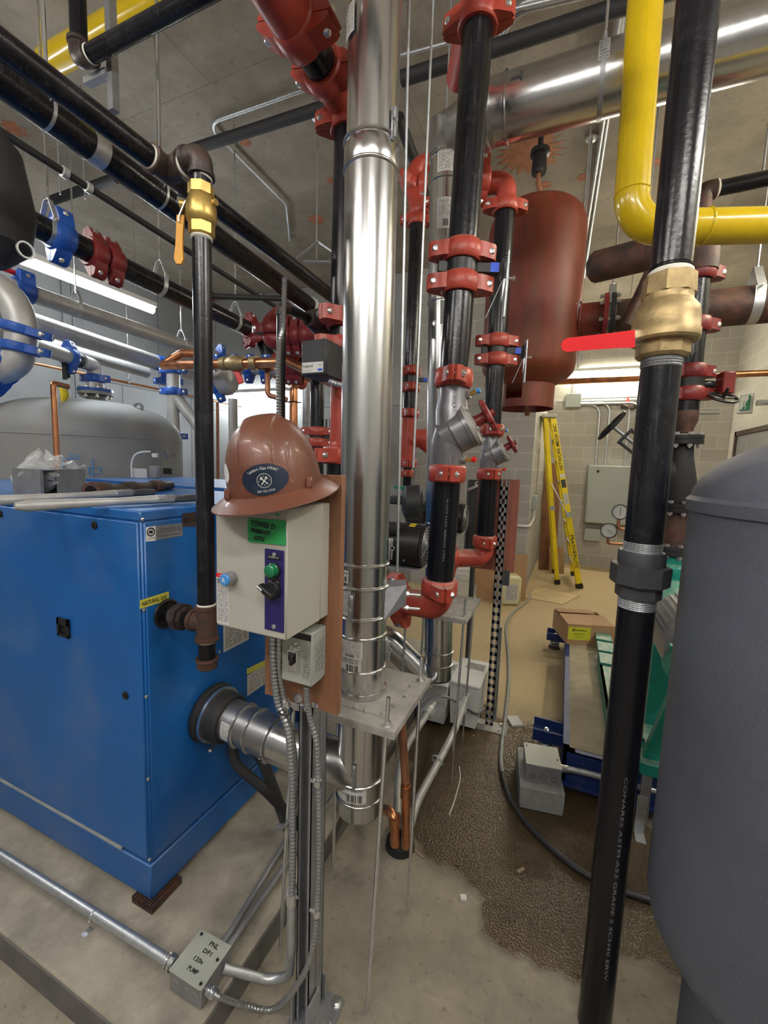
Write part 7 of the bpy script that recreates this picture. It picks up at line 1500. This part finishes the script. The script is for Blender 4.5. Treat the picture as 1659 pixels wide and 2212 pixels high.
for i, (xv, yh) in enumerate(((1286,876),(1307,872),(1349,874),(1372,874))):
    zr = wy(1250, yh).z; xb = wy(xv,1000).x; zbv = wy(xv,1005).z; t = thing('wall_conduit', 'wall conduit leaving the pull box, %s of the four bending down to the cabinet' % ('first','second','third','fourth')[i], 'conduit', (xb,YB-.03,zbv)); xs_ = wy(1250, yh).x; part('conduit', MB().tube(fillet([V((xs_,YB-.03-.012*i,zr)), V((xb,YB-.03-.012*i,zr)), V((xb,YB-.03-.012*i,zbv))], .16, 8), .017, 10), 'galv', t)
for i, yy in enumerate((861,868)):
    a = wy(1200 if i else 1254, yy, .03); b = V((XR-.1,YB-.03,a.z)); t = thing('wall_conduit', ('upper' if i == 0 else 'lower')+' straight conduit running level along the back wall from pull box to corner', 'conduit', a); part('conduit', MB().cyl(a, b, .015, 10), 'galv', t)
t = thing('wall_conduit', 'short conduit on the back wall right of the riser, below the two level ones', 'conduit', wy(1500,893,.03)); a = wy(1440,893,.03); part('conduit', MB().cyl(a, V((wy(1553,893).x,a.y,a.z)), .015, 10), 'galv', t)
for i, (x, y0, y1) in enumerate(((1244,650,856),(1237,655,856))):
    a = wy(x,y1,.03); t = thing('wall_conduit', 'vertical wall conduit dropping into the pull box, %s one' % ('right' if i == 0 else 'left'), 'conduit', a); part('conduit', MB().cyl(a, V((a.x,a.y,ZC)), .015, 10), 'galv', t)
a, b = ony(1085,828,5.1), ony(1659,808,5.1); z_ = (a.z+b.z)/2; t = thing('copper_line', 'long level copper pipe crossing before the back wall below the lamp', 'pipe', (0,5.1,z_)); part('pipe', MB().tube([V((a.x-.2,5.1,z_+.0)), V((XR,5.1,z_))], .030, 16), 'copper', t)
t = thing('gas_cock', 'brown pipe stub with small upright red lever on the back wall', 'valve', wy(1356,880,.05)); a, b = wy(1340,880,.05), wy(1400,879,.05); b.z = a.z; part('pipe', MB().cyl(a, b, .022, 12).box(a+X3*.14, (.10,.07,.07), None, ch=.01), 'brown_fitting', t); part('lever', MB().box(wy(1355,867,.05), (.035,.03,.15), None, ch=.01), 'red_grip', t)
# outlet on pier side, conduit on the wall corner
oy = 5.75; c = onx(1150,1085,XP); t = thing('outlet_box', 'grey weatherproof outlet box with short conduit on the end of the block pier', 'outlet', c); part('box_body', MB().bb((XP,c.y-.06,c.z-.09), (XP+.06,c.y+.06,c.z+.09), ch=.006), 'panel_grey', t); part('conduit', MB().tube(fillet([c+X3*.03-UP*.09, c+X3*.03-UP*.22, V((XP+.02,YP-.04,c.z-.26)), V((XP-.5,YP-.04,c.z-.26))], .06, 6), .014, 10), 'white', t)
# exit sign on the right wall
P = [onx(x,y,XR-.16) for x, y in ((1599,854),(1624,849),(1620,886),(1594,892))]
c = ony(1610,870,5.6) ; P = [ony(x,y,5.6) for x, y in ((1600,854),(1624,850),(1620,886),(1595,891))]; c = sum(P, V())/4
n = V((-.35,-.94,0)).normalized(); u = V((-n.y,n.x,0)); u = -u if u.dot(RT) < 0 else u; W_, H_ = .26, .30
W_ = (P[1]-P[0]).length*1.0; H_ = abs(P[0].z-P[3].z)
t = thing('exit_sign', 'green running-man exit sign in white frame on the right wall', 'sign', c); part('housing', MB().box(c-n*.05, (W_+.03,.09,H_+.03), (u,n,UP), ch=.004).box(V(((c.x+XR)/2+.05, c.y+.02, c.z)), (XR-c.x-.1,.05,.05)), 'white', t)
f = part('face', MB().box(c, (W_*.86,.012,H_*.86), (u,n,UP)), 'exit_green', t); g = MB(); o_ = c+n*.0075; nn_ = n
def sp(x, z): return o_+u*(x*W_)+UP*(z*H_)
seg(g, sp(-.28,-.34), sp(-.28,.34), .022, nrm=nn_); seg(g, sp(-.28,.34), sp(.18,.34), .022, nrm=nn_)
for a_, b_2, w_ in (((.0,.08),(-.06,-.1),.05),((-.06,-.1),(.08,-.2),.035),((.08,-.2),(.06,-.36),.03),((-.06,-.1),(-.18,-.22),.035),((-.18,-.22),(-.22,-.36),.03),((0,.08),(.14,.0),.028),((0,.08),(-.14,.04),.028)): seg(g, sp(*a_), sp(*b_2), w_*1.0*W_*3, nrm=nn_)
g.lathe(sp(.03,.20), nn_, [(0,.022),(.001,.022)], 14); part('pictogram', g, 'white', f)
# door frame on right wall
dz_ = 2.22; a = onx(1596,940,XR); part_ = MB(); struct('door_1', MB().bb((XR-.03,3.0,0), (XR+.0,a.y-.06,dz_-.06), ch=.003), 'steel_grey'); struct('trim_3', MB().bb((XR-.05,2.94,dz_-.06), (XR,a.y,dz_)).bb((XR-.05,a.y-.06,0), (XR,a.y,dz_)), 'brown_fitting')
t = thing('wall_conduit', 'vertical conduit on the right wall near the corner', 'conduit', onx(1560,900,XR-.03)); a = onx(1556,860,XR-.03); part('conduit', MB().cyl(V((a.x,a.y,.9)), V((a.x,a.y,ZC)), .016, 10), 'galv', t)
t = thing('wall_conduit', 'bent conduit feeding the exit sign on the right wall', 'conduit', c+X3*.2); b = onx(1657,700,XR-.05); part('conduit', MB().tube(fillet([c-n*.05+u*.1-UP*.0, V((b.x,c.y-.1,c.z)), V((b.x,c.y-.6,c.z+.3)), V((b.x,c.y-.6,ZC))], .12, 8), .016, 10), 'galv', t)
# left wall details: tall dark recess and vertical joints
t = thing('dark_column', 'tall dark grey column between the left wall and far wall behind silver pipes', 'column', ony(340,900,5.1)); a, b = ony(316,900,5.0), ony(364,900,5.0); part('shaft', MB().bb((a.x,5.0,0), (b.x,5.3,ZC)), 'dark_grey', t)
for i, x in enumerate((150,170)):
    a = onx(x,800,XL+.03); t = thing('wall_strip', 'vertical pale steel strip on the left wall, %s of the pair' % ('left' if i == 0 else 'right'), 'strip', (a.x,a.y,0)); part('strip_body', MB().bb((XL,a.y-.05,0), (XL+.04,a.y+.05,ZC)), 'tank_light', t)
a = onx(0,832,XL+.06); t = thing('lit_patch_box', 'added pale box on the left wall standing in for its lit patch', 'duct', (XL+.3,2.5,1.2)); part('patch_body', MB().bb((XL,a.y-1.5,1.9), (XL+.25,onx(150,850,XL+.2).y,2.62), ch=.01), 'tank_light', t)  # added box; the left wall itself is just brightly lit here
# ================= pump motors between the flues
def motor(xf, yc_, D, k, lb):
    c = hd(xf, yc_, D); r_ = .099*k; t = thing('pump_motor', lb, 'motor', c-UP*r_)
    b = part('body', MB().lathe(c-X3*.02, -X3, [(0,r_*1.0),(.005,r_*1.02),(.10,r_*1.02),(.102,r_*.99),(.20,r_*.99),(.21,r_*.9),(.24,r_*.5),(.30,r_*.45)], 40), 'black', t)
    g = MB(); 
    for i in range(1, 7): g.torus(c-X3*.004, X3, r_*(.14*i+.05), .0018, 36, 5)
    for i in range(4): a = i*pi/2+.4; g.cyl(c-X3*.004, c-X3*.004+V((0,cos(a),sin(a)))*r_*.98, .0022, 6)
    part('fan_grille', g, 'steel_grey', t); part('fan_shadow_plate', MB().lathe(c-X3*.018, X3, [(0,r_*.95),(.002,r_*.95)], 36), 'black_matte', t)
    part('sticker', MB().box(c-X3*.07+UP*(r_*1.0)+V((0,-.03,-.004)), (.03,.03,.002), (X3, V((0,.95,.3)), V((0,-.3,.95)))), 'yellow', t, 'yellow warning sticker')
    part('terminal_box', MB().tube([c-X3*.12-Y3*(r_*.7)+UP*r_*.75, c-X3*.28-Y3*(r_*.7)+UP*r_*.75], .034, 16), 'black_matte', t, 'capacitor housing')
    part('screw', MB().lathe(c-X3*.09+V((0,-r_*.8,-r_*.62)), (0,-.8,-.62), [(0,.006),(.003,.004)], 10), 'bolt', t)
    pb_ = c-X3*.36; part('pump_body', MB().lathe(pb_+X3*.09, -X3, [(0,.05),(.02,.10),(.05,.12),(.13,.12),(.16,.08),(.17,.04)], 28), 'dark_grey', t)
    part('support', MB().bb((c.x-.25,c.y-.07,c.z-r_-.012), (c.x-.02,c.y+.07,c.z-r_)).bb((c.x-.24,c.y-.02,c.z-r_-.10), (c.x-.20,c.y+.02,c.z-r_-.012)), 'galv', t); return c
m1 = motor(926,1180,1.93,1.0,'black pump motor with round fan grille between shiny flue and main riser')
m2_ = motor(1008,1120,2.95,1.0,'second black pump motor behind the main riser, partly hidden')
t = thing('pump_casing', 'grey dusty pump casing and strainer behind the near flue rods', 'pump', hd(875,1085,2.6)); part('casing', MB().lathe(hd(886,1085,2.6)-RT*.05, RT, [(0,.05),(.02,.10),(.10,.11),(.12,.05),(.2,.04)], 24).box(hd(862,1080,2.6), (.12,.08,.05), (RT,fh,UP), ch=.01), 'dark_grey', t); part('coupling_ring', MB().lathe(hd(900,1080,2.6), RT, [(i*.012, .055 if i % 2 else .045) for i in range(8)], 20), 'steel_grey', t)
# white neutraliser boxes
def wbox(x0, y0, x1, yb, zt_, lb, D2=.34):
    a, b = onz(x0,yb,.04), onz(x1,yb+4,.04); u = X3; v = Y3; w_ = (b-a).length; q = a.lerp(b, .5); t = thing('neutralizer_box', lb, 'tank', q-UP*.04); c = V((q.x, q.y+D2/2, .04+zt_/2))
    vs = [V((c.x+sx*w_/2*(.86 if k == 0 else 1), c.y+sy*D2/2*(.92 if k == 0 else 1), .04+zt_*k)) for k in (0,1) for sx, sy in ((-1,-1),(1,-1),(1,1),(-1,1))]
    mb = MB(); mb.add(vs, [(3,2,1,0),(4,5,6,7),(0,1,5,4),(1,2,6,5),(2,3,7,6),(3,0,4,7)]); part('body', mb, 'white', t); part('lid', MB().box((c.x,c.y,.04+zt_+.008), (w_+.012,D2+.012,.02), ch=.005), 'white', t)
    m3 = MB(); z3 = .04+zt_+.0185; sheet(m3, (c.x-.04,c.y+.12,z3), (c.x+.08,c.y+.12,z3), (c.x+.08,c.y+.03,z3), (c.x-.04,c.y+.03,z3), UP); part('label', m3, 'print_grey', t); part('feet', MB().bb((c.x-w_*.4,c.y-.1,0), (c.x+w_*.4,c.y-.06,.04)).bb((c.x-w_*.4,c.y+.06,0), (c.x+w_*.4,c.y+.1,.04)), 'dark_grey', t); return c, w_
c1, w1 = wbox(900,1440,962,1558,.24,'white plastic condensate box at the foot of the second flue, the left of two'); c2, w2 = wbox(966,1445,1030,1568,.26,'white plastic condensate box beside the perforated strut, the right of two')
def hose(lb, pts, r, m, name='drain_pipe', cat='pipe', n=12): return solo(name, MB().tube(spline(pts, 6), r, n), m, lb, cat, loc=pts[-1])
t = thing('drain_pipe', 'grey braided hose and conduit slanting from the right condensate box to the floor drain', 'pipe', onz(890,1790,0)); P = [hd(1008,1500,2.35), hd(985,1570,2.15), hd(945,1650,1.95), hd(905,1725,1.72), hd(888,1775,1.6), hd(882,1800,1.56)]; part('pipe', MB().tube(spline(P, 6), .018, 14), 'silver_pipe', t); part('union', MB().lathe(hd(1000,1522,2.3), (P[1]-P[0]), [(0,.02),(0,.03),(.05,.03),(.06,.024)], 8), 'silver_pipe', t); part('clamp', MB().torus(hd(942,1640,1.96), (P[3]-P[1]), .02, .005, 16, 6).cyl(hd(950,1645,1.96), hd(955,1652,1.96), .008, 8), 'galv', t)
t = thing('drain_pipe', 'second grey pipe slanting from the left condensate box behind the rods', 'pipe', onz(870,1700,0)); P = [hd(938,1520,2.35), hd(915,1555,2.2), hd(880,1610,2.0), hd(862,1670,1.8), hd(858,1760,1.6)]; part('pipe', MB().tube(spline(P, 6), .017, 14), 'silver_pipe', t); part('union', MB().lathe(hd(930,1532,2.3), (P[1]-P[0]), [(0,.02),(0,.029),(.05,.029),(.06,.024)], 8), 'silver_pipe', t)
hose('armoured cable arching over the two white condensate boxes to the perforated strut', [hd(905,1530,2.3), hd(935,1508,2.3), hd(965,1506,2.3), hd(1000,1525,2.35), hd(1030,1542,2.4), hd(1048,1530,2.5)], .008, 'armour', 'flexible_cable', 'cable', 8)
# copper drains into the floor sleeve
hc_ = onz(864,1828,0); t = thing('floor_sleeve', 'black dirty sleeve opening in the floor where copper pipes go down', 'floor drain', hc_); part('ring', MB().lathe(hc_, UP, [(0,.062),(.03,.058),(.036,.05),(.03,.045),(.002,.044)], 28), 'black_matte', t)
t = thing('copper_drain', 'copper pipe with flared joint coming down between the rods into the floor sleeve', 'pipe', onz(872,1822,0)); P = [hd(866,1480,1.60), hd(868,1560,1.58), hd(876,1690,1.54), hd(877,1735,1.53), hd(876,1830,1.51)]; part('pipe', MB().tube([P[0], P[1], P[2]], .0165, 16), 'copper_dull', t); part('pipe', MB().tube([P[2], P[3], P[4]], .0165, 16), 'copper', t, 'brighter lower copper length'); part('fitting', MB().lathe(hd(876,1722,1.535), UP, [(0,.017),(.0,.021),(.05,.021),(.05,.017)], 18), 'copper', t)
t = thing('copper_drain', 'low copper pipe crossing behind the flue foot and elbowing down into the sleeve', 'pipe', onz(850,1826,0)); e_ = hd(853,1748,1.50); part('pipe', MB().tube(fillet([hd(690,1752,1.78), hd(800,1750,1.60), e_, hd(853,1826,1.485)], .035, 8), .0175, 16), 'copper', t); part('fitting', MB().lathe(e_-UP*.03, -UP, [(0,.0175),(0,.0215),(.03,.0215),(.03,.0175)], 18), 'copper', t)
# perforated strut and board
sb = onz(1056,1568,0); xs_, ys_ = sb.x, sb.y; zt_ = zat(sb,1035); t = thing('perforated_strut', 'tall slotted steel channel bolted to the floor beside the rear riser', 'post', (xs_,ys_,0)); w_ = .045; mb = MB()
mb.bb((xs_-w_/2,ys_,0), (xs_-w_/2+.0145,ys_+.003,zt_)).bb((xs_+w_/2-.0145,ys_,0), (xs_+w_/2,ys_+.003,zt_)).bb((xs_-w_/2,ys_,0), (xs_-w_/2+.003,ys_+.04,zt_)).bb((xs_+w_/2-.003,ys_,0), (xs_+w_/2,ys_+.04,zt_)); z_ = 0
while z_ < zt_-.03: mb.bb((xs_-w_/2,ys_,z_), (xs_+w_/2,ys_+.003,z_+.022)); z_ += .0508
part('slotted_channel', mb, 'steel_grey', t); part('base_angle', MB().bb((xs_-.10,ys_-.06,0), (xs_+.11,ys_+.05,.006), ch=.001).bb((xs_-.10,ys_-.06,0), (xs_-.02,ys_-.02,.04)), 'plate_grey', t)
for q in ((xs_+.07,ys_-.03),(xs_+.07,ys_+.03),(xs_-.07,ys_+.02)): part('bolt', MB().lathe((*q,.006), UP, [(0,.014),(.002,.014)], 16).lathe((*q,.008), UP, [(0,.01),(.009,.01)], 6), 'bolt', t)
yb_ = ys_+.045; a, b = ony(1022,1232,yb_), ony(1110,1232,yb_); zb1 = (a.z+b.z)/2; zt1 = ony(1110,1036,yb_).z; solo('mounting_board', MB().bb((a.x,yb_,zb1), (b.x,yb_+.018,zt1)), 'ply', 'reddish plywood panel fixed behind the perforated strut', 'board')
cbl = MB().tube([V((xs_+.034,ys_+.0,zt_*.42)), V((xs_+.034,ys_,.05))], .008, 8); solo('flexible_cable', cbl, 'armour', 'thin armoured cable running down the right flange of perforated strut', 'cable')
c = ony(1105,1250,ys_); solo('hanging_tag', MB().box(V((xs_+.045,ys_-.005,c.z)), (.04,.003,.09), None), 'dark_grey', 'small dark bent tag hanging from the perforated strut by the jug', 'tag')
# litter
def litter(name, x, y, sx, sy, sz, ang, m, lb, cat):
    p = onz(x, y, sz/2); u = V((cos(ang),sin(ang),0)); return solo(name, MB().box(p, (sx,sy,sz), (u, V((-u.y,u.x,0)), UP)), m, lb, cat)
q = litter('booklet', 1112, 1558, .075, .10, .012, .5, 'paper', 'folded white instruction leaflet on the wet floor beside the hose', 'leaflet')
litter('paper_scrap', 1001, 1939, .022, .018, .010, .3, 'white', 'tiny folded white paper scrap on the dry floor in front', 'scrap'); litter('wood_chip', 1125, 1880, .035, .012, .006, .9, 'debris', 'small pale wood chip near the wet patch edge', 'wood chip'); litter('wood_chip', 905, 1845, .05, .006, .004, -.4, 'debris', 'thin wood splinter beside the floor sleeve', 'wood chip'); litter('wood_chip', 987, 1868, .018, .008, .004, .2, 'rusty', 'small dark chip on the dry floor left of centre', 'wood chip')
ps = [onz(x,y,.002) for x, y in ((992,1655),(994,1680),(990,1700),(980,1735),(970,1760))]; solo('string', MB().tube(spline(ps, 5), .0028, 6), 'paper', 'short white string lying on the wet floor', 'string', loc=ps[2])
p = onz(1480/3.26+1150-0, 1870/3.26*0+1420, zsk+.03) if False else onz(1293,1420,zsk+.012); solo('paper_scrap', MB().box(p, (.05,.05,.018), (X3,Y3,UP), ch=.003), 'white', 'crumpled white paper on the skid concrete beside the green base', 'scrap')
# rebar-like tools by the far left

t = thing('tool_case', 'black upright case with handle bracket between the two risers, by the block wall', 'case', hd(1026,1200,3.4)); a, b = hd(1008,1120,3.4), hd(1046,1120,3.4); w_ = (b-a).length; z1 = zat(a,1036); z0 = zat(a,1200)
part('shell', MB().box(V(((a.x+b.x)/2,(a.y+b.y)/2,(z0+z1)/2)), (w_,.10,z1-z0), (RT,fh,UP), ch=.01), 'black_matte', t); part('latch_bracket', MB().box(hd(1024,1052,3.3), (.10,.008,.02), ((RT+UP*.5).normalized(),fh,(UP-RT*.5).normalized())).torus(hd(1033,1046,3.3), fh, .02, .006, 16, 6), 'zinc', t)
part('leg', MB().cyl(V(((a.x+b.x)/2,(a.y+b.y)/2,0)), V(((a.x+b.x)/2,(a.y+b.y)/2,z0)), .02, 10), 'dark_grey', t)
# ---------- lamps of the room, plus added fill lamps
tube_light('fluorescent_light', (-4.05,1.95,3.10), (-4.05,3.25,3.10), .035, 'tube_cool', 'bright fluorescent strip on the left, hung below the black pipes')
a = ony(452,857,5.2); b = ony(622,849,5.2); z = (a.z+b.z)/2
tube_light('fluorescent_light', (a.x,5.2,z), (b.x,5.2,z), .035, 'tube_cool', 'fluorescent strip behind the brown hard hat on the far wall')
a = ony(1238,808,7.78); b = ony(1420,803,7.78)
tube_light('fluorescent_light', (a.x,7.78,a.z), (b.x,7.78,a.z), .035, 'tube_warm', 'fluorescent strip high on the block wall above the yellow ladder')
for (x0, y0, x1, y1, z, lb) in ((.2,-.8,1.4,-.8,3.3,'ceiling strip lamp over the aisle in front'),(-2.4,-.9,-1.2,-.9,3.3,'ceiling strip lamp over the boilers in front'),(-3.9,-.2,-3.9,1.0,3.3,'added unseen strip lamp at the far left'),(-.9,-1.6,.3,-1.6,3.2,'ceiling strip lamp behind the viewer')):  # the far-left lamp is added out of view to brighten the left side
    tube_light('fluorescent_light', (x0,y0,z), (x1,y1,z), .035, 'tube_near', lb)
tube_light('fluorescent_light', (1.85,2.3,3.5), (1.85,3.5,3.5), .03, 'tube_warm', 'added unseen strip lamp on the right side brightening the alcove')  # added out of view to brighten the back alcove
tube_light('fluorescent_light', (1.85,.3,3.3), (1.85,1.5,3.3), .035, 'tube_near', 'added unseen strip lamp beside the grey tank brightening the middle')  # extra unseen lamp added to lift the middle of the room
a = ony(1335,688,5.5); b = ony(1500,680,5.5)
tube_light('fluorescent_light', (a.x,5.5,a.z), (b.x,5.5,a.z), .03, 'tube_warm', 'added fill lamp hidden behind the wide black header pipe at the right')  # added fill light for the alcove, kept out of sight by the header
